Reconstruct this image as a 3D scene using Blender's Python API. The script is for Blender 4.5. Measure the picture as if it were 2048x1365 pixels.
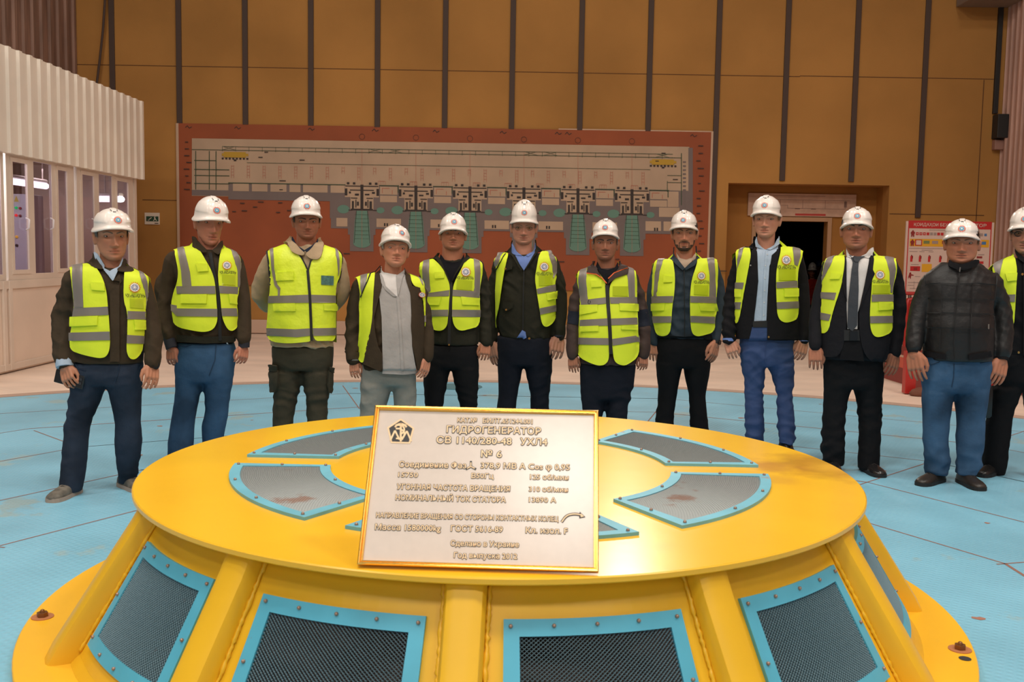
import bpy, bmesh, math, random
import numpy as np
from mathutils import Vector, Matrix
from mathutils.bvhtree import BVHTree
from mathutils.geometry import delaunay_2d_cdt

for _o in list(bpy.data.objects): bpy.data.objects.remove(_o)
SC = bpy.context.scene
COL = SC.collection
rad = math.radians

# ------------------------------------------------------------------ camera, world, lights, exposure
FPX, PITCH, ROLL, CH = 2004.0, 0.0874, 0.01686, 1.5
cam_d = bpy.data.cameras.new('camera'); cam = bpy.data.objects.new('camera', cam_d); COL.objects.link(cam)
cam_d.sensor_width = 36.0; cam_d.lens = FPX/2048*36; cam_d.clip_start = .05; cam_d.clip_end = 200
cam.matrix_world = Matrix.Translation((0, 0, CH)) @ Matrix.Rotation(math.pi/2-PITCH, 4, 'X') @ Matrix.Rotation(ROLL, 4, 'Z')
cam_d.dof.use_dof = True; cam_d.dof.focus_distance = 7.2; cam_d.dof.aperture_fstop = 7.0
SC.camera = cam
SC.view_settings.view_transform = 'Standard'; SC.view_settings.look = 'None'
SC.view_settings.gamma = 1.0; SC.view_settings.use_curve_mapping = False
SC.view_settings.exposure = -0.8

world = bpy.data.worlds.new('hall_air'); SC.world = world; world.use_nodes = True
_bg = world.node_tree.nodes['Background']; _bg.inputs[0].default_value = (1.0, .93, .86, 1); _bg.inputs[1].default_value = .15

def area(name, loc, size, watts, col, target=None, shape='SQUARE', sy=None):
    l = bpy.data.lights.new(name, 'AREA'); l.energy = watts; l.size = size; l.color = col; l.shape = shape
    if sy: l.shape = 'RECTANGLE'; l.size_y = sy
    o = bpy.data.objects.new(name, l); COL.objects.link(o); o.location = loc
    d = (Vector(target) if target else Vector((loc[0], loc[1], loc[2]-1)))-Vector(loc)
    o.rotation_euler = d.to_track_quat('-Z', 'Y').to_euler()
    return o
WARM = (1.0, .93, .83)
for _x in (-6, 0, 6):
    for _y, _w in ((-5, 600), (2, 640), (8, 320)):
        area('hall_lamp', (_x, _y, 11.5), 1.6, _w, WARM)
area('front_floodlight', (-2.0, -7.5, 5.5), 2.0, 230, (1, .93, .84), (0, 7, .8))
area('wall_floodlight', (1.9, 16.0, 5.8), .4, 220, (1, .92, .8), (0.4, 3.0, 0))

# ------------------------------------------------------------------ picture geometry helpers
def _rot():
    fw = np.array([0, math.cos(PITCH), -math.sin(PITCH)]); rt = np.array([1., 0, 0]); up = np.array([0, math.sin(PITCH), math.cos(PITCH)])
    c, s = math.cos(ROLL), math.sin(ROLL)
    return np.array([rt*c+up*s, -rt*s+up*c, fw])
RM = _rot(); EYE = np.array([0, 0, CH])
def ray(x, y): return np.array([(x-1024)/FPX, -(y-682.5)/FPX, 1.0]) @ RM
def on_y(x, y, Y): d = ray(x, y); return EYE+d*(Y/d[1])
def on_x(x, y, X): d = ray(x, y); return EYE+d*(X/d[0])
def on_z(x, y, Z): d = ray(x, y); return EYE+d*((Z-CH)/d[2])

# ------------------------------------------------------------------ materials
def lin(c):
    c = c/255.0
    return c/12.92 if c <= .04045 else ((c+.055)/1.055)**2.4
def L3(rgb): return (lin(rgb[0]), lin(rgb[1]), lin(rgb[2]), 1)
MATS = {}
def mat(name, rgb, rough=.6, metal=0.0, bump=None, var=None, spec=.5, attr=None, emit=0, alpha=None, stretch=None, wear=None, coat=0):
    """plain painted surface: rgb in sRGB; bump=(scale,strength,dist); var=(scale,amount); wear=(scale,threshold,rgb)"""
    if name in MATS: return MATS[name]
    m = bpy.data.materials.new(name); m.use_nodes = True; nt = m.node_tree; N = nt.nodes; K = nt.links
    b = N['Principled BSDF']; b.inputs['Base Color'].default_value = L3(rgb); b.inputs['Roughness'].default_value = rough
    b.inputs['Metallic'].default_value = metal; b.inputs['Specular IOR Level'].default_value = spec
    b.inputs['Coat Weight'].default_value = coat
    if emit: b.inputs['Emission Color'].default_value = L3(rgb); b.inputs['Emission Strength'].default_value = emit
    if alpha is not None: b.inputs['Alpha'].default_value = alpha
    col = None
    if bump or var or wear:
        tc = N.new('ShaderNodeTexCoord'); mp = N.new('ShaderNodeMapping'); K.new(tc.outputs['Object'], mp.inputs[0])
        if stretch: mp.inputs['Scale'].default_value = stretch
    if var:
        n = N.new('ShaderNodeTexNoise'); n.inputs['Scale'].default_value = var[0]; n.inputs['Detail'].default_value = 5
        K.new(mp.outputs[0], n.inputs['Vector'])
        r = N.new('ShaderNodeMapRange'); r.inputs['From Min'].default_value = .36; r.inputs['From Max'].default_value = .64
        r.inputs['To Min'].default_value = 1-var[1]; r.inputs['To Max'].default_value = 1+var[1]*.6
        K.new(n.outputs['Fac'], r.inputs['Value'])
        x = N.new('ShaderNodeVectorMath'); x.operation = 'SCALE'; x.inputs[0].default_value = L3(rgb)[:3]
        K.new(r.outputs[0], x.inputs['Scale']); col = x.outputs[0]
    if wear:
        n = N.new('ShaderNodeTexNoise'); n.inputs['Scale'].default_value = wear[0]; n.inputs['Detail'].default_value = 8; n.inputs['Roughness'].default_value = .65
        K.new(mp.outputs[0], n.inputs['Vector'])
        r = N.new('ShaderNodeMapRange'); r.inputs['From Min'].default_value = wear[1]; r.inputs['From Max'].default_value = wear[1]+.05
        K.new(n.outputs['Fac'], r.inputs['Value'])
        mx = N.new('ShaderNodeMixRGB'); mx.inputs[1].default_value = L3(rgb); mx.inputs[2].default_value = L3(wear[2])
        if col: K.new(col, mx.inputs[1])
        K.new(r.outputs[0], mx.inputs[0]); col = mx.outputs[0]
    if attr:
        a = N.new('ShaderNodeAttribute'); a.attribute_name = attr
        x = N.new('ShaderNodeVectorMath'); x.operation = 'MULTIPLY'; x.inputs[0].default_value = L3(rgb)[:3]
        if col: K.new(col, x.inputs[0])
        K.new(a.outputs['Color'], x.inputs[1]); col = x.outputs[0]
    if col: K.new(col, b.inputs['Base Color'])
    if bump:
        n = N.new('ShaderNodeTexNoise'); n.inputs['Scale'].default_value = bump[0]; n.inputs['Detail'].default_value = 4
        K.new(mp.outputs[0], n.inputs['Vector'])
        bp = N.new('ShaderNodeBump'); bp.inputs['Strength'].default_value = bump[1]; bp.inputs['Distance'].default_value = bump[2]
        K.new(n.outputs['Fac'], bp.inputs['Height']); K.new(bp.outputs[0], b.inputs['Normal'])
    MATS[name] = m
    return m

def glass_mat(name, rgb, rough=.02, mixf=.12):
    if name in MATS: return MATS[name]
    m = bpy.data.materials.new(name); m.use_nodes = True; nt = m.node_tree; N = nt.nodes; K = nt.links
    N.remove(N['Principled BSDF']); out = N['Material Output']
    t = N.new('ShaderNodeBsdfTransparent'); t.inputs[0].default_value = L3(rgb)
    g = N.new('ShaderNodeBsdfGlossy'); g.inputs['Roughness'].default_value = rough
    lw = N.new('ShaderNodeLayerWeight'); lw.inputs[0].default_value = .5; pw = N.new('ShaderNodeMath'); pw.operation = 'POWER'; K.new(lw.outputs['Facing'], pw.inputs[0]); pw.inputs[1].default_value = 4.0
    fr = N.new('ShaderNodeMath'); fr.operation = 'MULTIPLY_ADD'; K.new(pw.outputs[0], fr.inputs[0]); fr.inputs[1].default_value = .5; fr.inputs[2].default_value = .02
    mx = N.new('ShaderNodeMixShader'); K.new(fr.outputs[0], mx.inputs[0]); K.new(t.outputs[0], mx.inputs[1]); K.new(g.outputs[0], mx.inputs[2])
    K.new(mx.outputs[0], out.inputs[0]); MATS[name] = m
    return m

# ------------------------------------------------------------------ object helpers
def empty(name, loc=(0, 0, 0), label=None, cat=None, group=None):
    o = bpy.data.objects.new(name, None); COL.objects.link(o); o.location = loc; o.empty_display_size = .2
    return tag(o, label, cat, group)
def tag(o, label=None, cat=None, group=None, kind=None):
    if label: o['label'] = label
    if cat: o['category'] = cat
    if group: o['group'] = group
    if kind: o['kind'] = kind
    return o
def mk(name, V, F, mats, parent=None, mi=None, smooth=True, label=None):
    me = bpy.data.meshes.new(name)
    me.from_pydata([tuple(map(float, v)) for v in V], [], [tuple(int(i) for i in f) for f in F])
    for m in (mats if isinstance(mats, (list, tuple)) else [mats]): me.materials.append(m)
    if mi is not None: me.polygons.foreach_set('material_index', np.array(mi, dtype=np.int32))
    if smooth is True: me.polygons.foreach_set('use_smooth', np.ones(len(me.polygons), dtype=bool))
    elif smooth: me.shade_smooth(); me.set_sharp_from_angle(angle=rad(smooth))
    me.update()
    o = bpy.data.objects.new(name, me); COL.objects.link(o)
    if parent: o.parent = parent
    if label: o['label'] = label
    return o
def struct(name, V, F, mats, mi=None, smooth=False):
    return tag(mk(name, V, F, mats, None, mi, smooth), kind='structure')

class MB:
    """collects pieces of ONE mesh"""
    def __init__(s): s.V = []; s.F = []; s.M = []
    def add(s, V, F, m=0):
        b = len(s.V); s.V += [tuple(map(float, v)) for v in V]; s.F += [tuple(int(i)+b for i in f) for f in F]; s.M += [m]*len(F)
        return s
    def box(s, lo, hi, m=0, M=None):
        x0, y0, z0 = lo; x1, y1, z1 = hi
        V = [(x0, y0, z0), (x1, y0, z0), (x1, y1, z0), (x0, y1, z0), (x0, y0, z1), (x1, y0, z1), (x1, y1, z1), (x0, y1, z1)]
        if M is not None: V = [M @ Vector(v) for v in V]
        return s.add(V, [(0, 3, 2, 1), (4, 5, 6, 7), (0, 1, 5, 4), (1, 2, 6, 5), (2, 3, 7, 6), (3, 0, 4, 7)], m)
    def poly(s, P, m=0): return s.add(P, [tuple(range(len(P)))], m)
    def tube(s, P, R, n=10, m=0, cap=True): return s.add(*tube(P, R, n, cap), m)
    def build(s, name, mats, parent=None, smooth=False, bevel=0, label=None):
        o = mk(name, s.V, s.F, mats, parent, s.M, smooth, label)
        if bevel:
            b = o.modifiers.new('bevel', 'BEVEL'); b.width = bevel; b.segments = 2; b.limit_method = 'ANGLE'
        return o

def tube(P, R, n=12, cap=True, flat=None):
    """round tube through points P, radii R, rounded ends; flat=(dir, factor) squashes along a direction"""
    P = [np.array(p, float) for p in P]; R = list(R) if hasattr(R, '__len__') else [R]*len(P)
    if cap:
        d0 = P[0]-P[1]; d0 /= np.linalg.norm(d0)+1e-9; d1 = P[-1]-P[-2]; d1 /= np.linalg.norm(d1)+1e-9
        pre = [P[0]+d0*R[0]*k for k in (.95, .65)]; post = [P[-1]+d1*R[-1]*k for k in (.65, .95)]
        P = pre+P+post; R = [R[0]*.35, R[0]*.78]+R+[R[-1]*.78, R[-1]*.35]
    P = np.array(P); T = np.gradient(P, axis=0); T /= np.linalg.norm(T, axis=1)[:, None]+1e-9
    ref = np.array([0, 1., 0]) if abs(T[0][1]) < .9 else np.array([1., 0, 0])
    u = np.cross(T[0], ref); u /= np.linalg.norm(u); V = []
    an = np.linspace(0, 2*math.pi, n, endpoint=False)
    for i in range(len(P)):
        u = u-T[i]*np.dot(u, T[i]); u /= np.linalg.norm(u)+1e-9; w = np.cross(T[i], u)
        ring = (np.cos(an)[:, None]*u+np.sin(an)[:, None]*w)*R[i]
        if flat is not None:
            fd = np.array(flat[0], float); fd /= np.linalg.norm(fd); ring = ring-np.outer(ring @ fd, fd)*(1-flat[1])
        V.append(P[i]+ring)
    k = len(P); V = np.concatenate(V); F = []
    for i in range(k-1):
        for j in range(n):
            a = i*n+j; b = i*n+(j+1) % n; F.append((a, b, b+n, a+n))
    F.append(tuple(range(n-1, -1, -1))); F.append(tuple((k-1)*n+j for j in range(n)))
    return V, F
def rings(Rg):
    """closed solid through equal rings"""
    n = len(Rg[0]); V = np.concatenate([np.array(r, float) for r in Rg]); F = []
    for i in range(len(Rg)-1):
        for j in range(n):
            a = i*n+j; b = i*n+(j+1) % n; F.append((a, b, b+n, a+n))
    F.append(tuple(range(n-1, -1, -1))); F.append(tuple((len(Rg)-1)*n+j for j in range(n)))
    return V, F
def interp(x, X, Y): return np.interp(x, X, Y)
def resample(P, step, closed=False):
    P = [np.array(p, float) for p in P]; out = []
    Q = P+[P[0]] if closed else P
    for a, b in zip(Q[:-1], Q[1:]):
        k = max(1, int(np.linalg.norm(b-a)/step+.5))
        for i in range(k): out.append(a+(b-a)*i/k)
    if not closed: out.append(Q[-1])
    return out
def chaikin(P, it=2, closed=True):
    P = [np.array(p, float) for p in P]
    for _ in range(it):
        Q = []; n = len(P)
        if not closed: Q.append(P[0])
        for i in range(n if closed else n-1):
            a, b = P[i], P[(i+1) % n]; Q += [a*.75+b*.25, a*.25+b*.75]
        if not closed: Q.append(P[-1])
        P = Q
    return P
def strip(P, w):
    """polygon of width w along a 2D polyline"""
    P = np.array(P, float); T = np.gradient(P, axis=0); T /= np.linalg.norm(T, axis=1)[:, None]+1e-9
    Nn = np.stack([-T[:, 1], T[:, 0]], 1)*w/2
    return list(P+Nn)+list((P-Nn)[::-1])
def cdt(poly, step):
    B = resample(poly, step, True); n = len(B); A = np.array(B); lo = A.min(0); hi = A.max(0)
    pts = [Vector(p) for p in B]
    for x in np.arange(lo[0]+step*.5, hi[0], step):
        for y in np.arange(lo[1]+step*.5, hi[1], step):
            if np.min((A[:, 0]-x)**2+(A[:, 1]-y)**2) > (.5*step)**2: pts.append(Vector((x, y)))
    r = delaunay_2d_cdt(pts, [(i, (i+1) % n) for i in range(n)], [], 1, 1e-5)
    Vv, F = r[0], [f for f in r[2]]
    used = sorted({i for f in F for i in f}); mp = {o: i for i, o in enumerate(used)}
    return [np.array(Vv[i]) for i in used], [tuple(mp[i] for i in f) for f in F]

_tcache = {}
def text2d(s, bold=0.0, extrude=0.0, res=3):
    """letters as a flat (or thick) mesh: vertices (x, y, z) at size 1, faces, and the box (x0, x1, y0, y1)"""
    k = (s, bold, extrude, res)
    if k in _tcache: return _tcache[k]
    c = bpy.data.curves.new('lettering', 'FONT'); c.body = s; c.size = 1; c.offset = bold; c.extrude = extrude; c.resolution_u = res
    c.fill_mode = 'BOTH' if extrude else 'FRONT'
    o = bpy.data.objects.new('lettering', c); COL.objects.link(o); bpy.context.view_layer.update()
    me = o.evaluated_get(bpy.context.evaluated_depsgraph_get()).to_mesh()
    V = np.array([v.co[:] for v in me.vertices]).reshape(-1, 3); F = [tuple(p.vertices) for p in me.polygons]
    o.to_mesh_clear(); bpy.data.objects.remove(o); bpy.data.curves.remove(c)
    _tcache[k] = (V, F, (V[:, 0].min(), V[:, 0].max(), V[:, 1].min(), V[:, 1].max()))
    return _tcache[k]
# ------------------------------------------------------------------ setting
WY = 17.9
XL = on_y(150, 60, WY)[0]; XR = on_y(2003, 300, WY)[0]
OCHRE = mat('ochre_plaster', (176, 126, 68), .85, bump=(9, .12, .02), var=(.45, .16), spec=.2)
OCHRE2 = mat('ochre_plaster_niche', (170, 116, 58), .85, bump=(9, .12, .02), var=(.6, .16), spec=.2)
BROWN = mat('dark_brown_batten', (74, 56, 47), .7)
SEAM = mat('wall_joint', (96, 60, 32), .9)
TOPZ = 12.2
n0 = on_y(1457, 366, WY); n1 = on_y(1779, 369, WY); NX0, NX1, NZ = n0[0], n1[0], n0[2]
ND = .6
b = MB()
b.box((XL-.3, WY, -.02), (NX0, WY+.3, TOPZ)); b.box((NX1, WY, -.02), (XR+.8, WY+.3, TOPZ)); b.box((NX0, WY, NZ), (NX1, WY+.3, TOPZ))
def wline(x0, y0, x1, y1, w, m=1):
    a = on_y(x0, y0, WY); c = on_y(x1, y1, WY); lo = np.minimum(a, c); hi = np.maximum(a, c)
    if abs(x1-x0) > abs(y1-y0): b.box((lo[0], WY-.004, a[2]-w/2), (hi[0], WY, a[2]+w/2), m)
    else: b.box((a[0]-w/2, WY-.004, lo[2]), (a[0]+w/2, WY, hi[2]), m)
wline(152, 129, 1600, 155, .012); wline(1600, 152, 1990, 160, .012); wline(285, 400, 358, 402, .012); wline(1779, 428, 1968, 432, .014); wline(1968, 160, 1962, 470, .014)
b.build('wall_back', [OCHRE, SEAM]); bpy.data.objects['wall_back']['kind'] = 'structure'
b = MB()
b.box((NX0-.3, WY+.3, -.02), (NX0, WY+ND, NZ)); b.box((NX1, WY+.3, -.02), (NX1+.3, WY+ND, NZ)); b.box((NX0-.3, WY+.3, NZ), (NX1+.3, WY+ND+.2, NZ+.3))
d0 = on_y(1512, 443, WY+ND); d1 = on_y(1655, 444, WY+ND); DX0, DX1, DZ = d0[0], d1[0], d1[2]
b.box((NX0-.3, WY+ND, -.02), (DX0, WY+ND+.2, NZ)); b.box((DX1, WY+ND, -.02), (NX1+.3, WY+ND+.2, NZ)); b.box((DX0, WY+ND, DZ), (DX1, WY+ND+.2, NZ))
b.build('wall_niche', [OCHRE2]); bpy.data.objects['wall_niche']['kind'] = 'structure'
JAMB = mat('pale_door_jamb', (176, 134, 98), .7)
b = MB(); jw = .075
b.box((DX1, WY+ND-.03, 0), (DX1+jw, WY+ND, DZ+jw)); b.box((DX0-jw, WY+ND-.03, 0), (DX0, WY+ND, DZ+jw)); b.box((DX0, WY+ND-.03, DZ), (DX1, WY+ND, DZ+jw))
b.build('door_1', [JAMB], bevel=.006); bpy.data.objects['door_1']['kind'] = 'structure'
DARK = mat('dark_corridor', (26, 22, 20), .9)  # the unlit corridor's darkness is put into the wall colour
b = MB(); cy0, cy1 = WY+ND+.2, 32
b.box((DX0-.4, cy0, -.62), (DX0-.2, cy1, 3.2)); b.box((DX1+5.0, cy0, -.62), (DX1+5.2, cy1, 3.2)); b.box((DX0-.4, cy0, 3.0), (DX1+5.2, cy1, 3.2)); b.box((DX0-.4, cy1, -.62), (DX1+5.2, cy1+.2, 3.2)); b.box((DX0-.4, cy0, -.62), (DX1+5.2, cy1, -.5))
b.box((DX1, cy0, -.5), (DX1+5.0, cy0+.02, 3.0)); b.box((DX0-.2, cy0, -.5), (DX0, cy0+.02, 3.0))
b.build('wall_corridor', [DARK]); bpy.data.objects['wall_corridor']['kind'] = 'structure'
# vertical battens
for k, (x, yb) in enumerate([(223, 195), (357, 247), (490, 250), (622, 252), (756, 255), (892, 257), (1027, 259), (1165, 261), (1303, 263), (1440, 620), (1578, 362), (1718, 364), (1857, 436)]):
    t = on_y(x, 0, WY); z0 = on_y(x-9, yb, WY)[2]; b = MB()
    b.box((t[0]-.047, WY-.035, z0), (t[0]+.047, WY, TOPZ)); o = b.build('trim_%d' % (k+1), [BROWN], bevel=.006); o['kind'] = 'structure'
# plinth
b = MB(); b.box((XL, WY-.06, 0), (NX0, WY, .24)); b.build('baseboard_back', [mat('pale_plinth', (196, 164, 142), .6)], bevel=.01)['kind'] = 'structure'
b = MB(); b.box((NX1, WY-.06, 0), (XR, WY, .24)); b.build('baseboard_right', [MATS['pale_plinth']], bevel=.01)['kind'] = 'structure'
# ribbed side walls
def ribbed(name, x, y0, y1, z0, z1, pitch, depth, face, m, back=.06):
    """trapezoid-ribbed cladding along Y, closed at the back; face=+1 looks to +x"""
    prof = []; y = y0
    while y < y1:
        for fy, d in ((0, 0), (.55, 0), (.64, 1), (.90, 1), (.99, 0)):
            if y+fy*pitch <= y1: prof.append((y+fy*pitch, d))
        y += pitch
    prof.append((y1, 0)); n = len(prof); V = []; F = []
    for (yy, d) in prof:
        xx = x+face*d*depth; V += [(xx, yy, z0), (xx, yy, z1), (x-face*back, yy, z0), (x-face*back, yy, z1)]
    for i in range(n-1):
        a = i*4; c = a+4
        F += [(a, c, c+1, a+1), (a+2, a+3, c+3, c+2), (a, a+2, c+2, c), (a+1, c+1, c+3, a+3)]
    F += [(0, 1, 3, 2), ((n-1)*4, (n-1)*4+2, (n-1)*4+3, (n-1)*4+1)]
    return V, F
CLAD = mat('grey_pink_cladding', (140, 110, 96), .75, var=(2.2, .3), stretch=(1, 4, .35))
struct('wall_left', *ribbed('', XL, -4, WY, -.02, TOPZ, .30, .035, 1, CLAD), [CLAD])
CLAD2 = mat('pale_pink_cladding', (190, 150, 134), .75, var=(2.6, .18), stretch=(1, 4, .35))
struct('wall_right', *ribbed('', XR, -4, WY-.02, -.02, TOPZ, .17, .04, -1, CLAD2), [CLAD2])
b = MB(); b.box((XL-.3, -9, TOPZ), (XR+.8, WY+.3, TOPZ+.2)); b.build('ceiling', [mat('ceiling_grey', (150, 140, 130), .9)])['kind'] = 'structure'

# floor: pale marble tiles with a round opening's worth of blue deck on top
FM = mat('marble_tiles', (232, 208, 190), .42, var=(.9, .12), stretch=(1, 2.2, 1), spec=.4)
nt = FM.node_tree; N = nt.nodes; K = nt.links; bs = N['Principled BSDF']
br = N.new('ShaderNodeTexBrick'); br.inputs['Scale'].default_value = 1.0; br.inputs['Mortar Size'].default_value = .006; br.inputs['Brick Width'].default_value = .6; br.inputs['Row Height'].default_value = .6; br.offset = 0
tc = N.new('ShaderNodeTexCoord'); mp = N.new('ShaderNodeMapping'); mp.inputs['Rotation'].default_value = (0, 0, .62); K.new(tc.outputs['Object'], mp.inputs[0]); K.new(mp.outputs[0], br.inputs['Vector'])
old = bs.inputs['Base Color'].links[0].from_socket
mm = N.new('ShaderNodeMixRGB'); K.new(br.outputs['Fac'], mm.inputs[0]); K.new(old, mm.inputs[1]); mm.inputs[2].default_value = L3((232, 214, 200)); K.new(mm.outputs[0], bs.inputs['Base Color'])
br.inputs['Color1'].default_value = br.inputs['Color2'].default_value = (0, 0, 0, 1)
b = MB(); b.box((XL-.3, -9, -.15), (XR+.8, WY+ND+.2, -.012)); b.build('floor', [FM])['kind'] = 'structure'

# blue chequer-plate deck
DC = np.array([-.038, 4.204]); DR = 7.42; DKC = np.array([-.2, 4.12])
BLUE = mat('blue_deck_paint', (128, 188, 214), .45, var=(1.1, .13), wear=(1.5, .60, (146, 178, 186)), spec=.5)
nt = BLUE.node_tree; N = nt.nodes; K = nt.links; bs = N['Principled BSDF']; tc = N.new('ShaderNodeTexCoord'); wv = []
for a, sc in ((.5, 26), (-.9, 26)):
    mp = N.new('ShaderNodeMapping'); mp.inputs['Rotation'].default_value = (0, 0, a); K.new(tc.outputs['Object'], mp.inputs[0])
    w = N.new('ShaderNodeTexWave'); w.inputs['Scale'].default_value = sc/6.283*2.2; K.new(mp.outputs[0], w.inputs['Vector']); wv.append(w)
mu = N.new('ShaderNodeMath'); mu.operation = 'MULTIPLY'; K.new(wv[0].outputs['Fac'], mu.inputs[0]); K.new(wv[1].outputs['Fac'], mu.inputs[1])
bp = N.new('ShaderNodeBump'); bp.inputs['Strength'].default_value = .5; bp.inputs['Distance'].default_value = .004; K.new(mu.outputs[0], bp.inputs['Height']); K.new(bp.outputs[0], bs.inputs['Normal'])
RUST = mat('rust_seam', (142, 104, 92), .9); BLK = mat('black_gap', (52, 50, 50), .9); RUST2 = mat('rust_blotch', (158, 112, 96), .9)
b = MB(); an = np.linspace(0, 2*math.pi, 160, endpoint=False)
top = [(DKC[0]+DR*math.cos(a), DKC[1]+DR*math.sin(a), 0) for a in an]; bot = [(x, y, -.012) for x, y, z in top]
b.poly(top, 0)
i0 = len(b.V); b.V += top+bot
for i in range(160): j = (i+1) % 160; b.F.append((i0+i, i0+160+i, i0+160+j, i0+j)); b.M.append(0)
def seam(p, q, w, m):
    p = np.array(p); q = np.array(q); d = (q-p)/np.linalg.norm(q-p); nn = np.array([-d[1], d[0]])*w/2
    b.poly([(*(p-nn), .0012), (*(q-nn), .0012), (*(q+nn), .0012), (*(p+nn), .0012)], m)
rng = random.Random(4); RR = [2.55, 3.4, 4.42, 5.42, 6.35]
for ri, r in enumerate(RR):
    for k in range(12):
        a0, a1 = [rad(15+30*(k+t)) for t in (0, 1)]; rr = r/math.cos(rad(15))*.985
        P = [DC+rr*np.array([math.cos(a), math.sin(a)]) for a in (a0, a1)]
        seam(P[0], P[1], .011 if rng.random() < .6 else .018, 1 if rng.random() < .7 else 2)
        ro = (RR+[7.4])[ri+1]
        if (k+ri) % 2 == 0 or rng.random() < .3:
            seam(DC+r*np.array([math.cos(a0), math.sin(a0)]), DC+min(ro, 7.1)*np.array([math.cos(a0), math.sin(a0)]), .011, 1)
for _ in range(95):
    r = rng.uniform(2.0, 6.9); a = rng.uniform(0, 2*math.pi); c = DC+r*np.array([math.cos(a), math.sin(a)]); s = rng.uniform(.012, .04)
    b.poly([(c[0]+s*rng.uniform(.5, 1.2)*math.cos(t), c[1]+.8*s*rng.uniform(.5, 1.2)*math.sin(t), .0014) for t in np.linspace(0, 6.28, 9)[:-1]], 3)
b.build('floor', [BLUE, RUST, BLK, RUST2])['kind'] = 'structure'
V = []; F = []
for i, a in enumerate(an):
    for r, z in ((DR, -.012), (DR, .006), (DR+.17, .006), (DR+.17, -.012)): V.append((DKC[0]+r*math.cos(a), DKC[1]+r*math.sin(a), z))
for i in range(160):
    j = (i+1) % 160
    for k in range(3): F.append((i*4+k, i*4+k+1, j*4+k+1, j*4+k))
struct('trim_14', V, F, [mat('beige_kerb', (178, 150, 134), .7)])
# two darker floor hatches far back on the deck
for px, py, lab in ((918, 774, 'small dark teal hatch in the blue deck behind the man in black trousers'),):
    c = on_z(px, py, .002); b = MB(); ts = np.linspace(0, 2*math.pi, 24, endpoint=False)
    b.add(*rings([[(c[0]+.26*k*math.cos(t), c[1]+.26*k*math.sin(t), z) for t in ts] for k, z in ((1, .0005), (1, .006), (.9, .008))]))
    tag(b.build('deck_hatch', [mat('teal_hatch', (74, 124, 136), .5)]), lab, 'hatch')

# ------------------------------------------------------------------ site office booth on the left
BX = -5.87
CREAM = mat('cream_cladding', (236, 222, 206), .6, var=(1.4, .07)); FRAME = mat('beige_window_frame', (222, 204, 188), .5, var=(2, .06))
PANEL = mat('cream_lower_panel', (228, 206, 188), .6, var=(1.2, .06))
booth = empty('site_office', (BX-1, 12, 0), 'cream metal site office with ribbed fascia and a row of windows beside the wall', 'office')
OFF = np.array([BX-1, 12, 0])
def loc(V): return [tuple(np.array(v)-OFF) for v in V]
BY0, BY1 = 8.2, 16.0
V, F = ribbed('', BX, BY0, BY1, 2.56, 3.775, .26, .03, 1, CREAM); mk('fascia', loc(V), F, [CREAM], booth, smooth=False)
b = MB(); b.box((BX-2.25, BY0, 3.70), (BX-.06, BY1-.02, 3.76)); b.V = loc(b.V); b.build('roof', [CREAM], booth)
WX = BX-.07
def bz(x, y): q = on_x(x, y, WX); return q[1], q[2]
ZS = bz(40, 560)[1]; ZT = 2.60
BWE = bz(271, 400)[0]
b = MB(); b.box((WX-.05, BY0, 0), (WX, BWE, ZS)); b.box((WX-2.1, BWE-.05, 0), (WX, BWE, 3.72)); b.box((WX-2.15, BY0, 0), (WX-2.1, BWE, 3.72))
b.box((WX-2.1, BY0, -.005), (WX-.05, BWE, .01), 1); b.box((WX-2.1, BY0, 2.75), (WX-.02, BWE, 2.8))
b.V = loc(b.V); b.build('wall_panel', [PANEL, mat('office_floor', (110, 96, 90), .6)], booth)
# lower panel frames
b = MB()
ys = [BY0, bz(6, 600)[0], bz(18, 600)[0], bz(153, 600)[0], BWE]
for z0, z1 in ((.02, .10), (ZS-.10, ZS)): b.box((WX, BY0, z0), (WX+.025, BWE, z1))
for y in ys: b.box((WX, y-.04, .02), (WX+.03, y+.04, ZS))
b.V = loc(b.V); b.build('panel_rail', [FRAME], booth, bevel=.006)
GL = glass_mat('window_glass', (214, 206, 212))
def window(xs, yl, yr):
    """xs: list of (x0, x1, opening?) in the picture; the frame runs from yl to yr along the wall"""
    wb = MB(); zb, zt = ZS+.001, ZT; f0, f1 = WX-.03, WX+.008
    wb.box((f0, yl, zb), (f1, yr, zb+.07)); wb.box((f0, yl, zt-.07), (f1, yr, zt))
    cuts = [(bz(a, 440)[0], bz(c, 440)[0], s) for a, c, s in xs]; edge = yl
    for a, c, s in cuts: wb.box((f0, edge, zb+.07), (f1, a, zt-.07)); edge = c
    wb.box((f0, edge, zb+.07), (f1, yr, zt-.07)); wb.V = loc(wb.V); w = wb.build('window', [FRAME], booth)
    for a, c, s in cuts:
        z0, z1 = zb+.07, zt-.07
        if s:
            sb = MB(); t = .05
            for lo, hi in (((a, z0), (a+t, z1)), ((c-t, z0), (c, z1)), ((a+t, z0), (c-t, z0+t)), ((a+t, z1-t), (c-t, z1))): sb.box((WX-.012, lo[0], lo[1]), (WX+.018, hi[0], hi[1]))
            sb.V = loc(sb.V); sb.build('sash', [FRAME], w)
        pb = MB(); pb.box((WX-.004, a+.001, z0+.001), (WX, c-.001, z1-.001)); pb.V = loc(pb.V); pb.build('pane', [GL], w)
    return w
W2 = window([(161, 190, 1), (198, 224, 0), (231, 258, 1)], bz(154, 440)[0], bz(266, 440)[0])
W1 = window([(21, 58, 1), (68, 104, 0), (112, 137, 1)], bz(13, 440)[0], bz(148, 440)[0])
W0 = window([(-75, -40, 1), (-34, 2, 0)], BY0+.1, bz(8, 440)[0])
PLA = mat('white_plastic', (226, 216, 210), .35)
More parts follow.
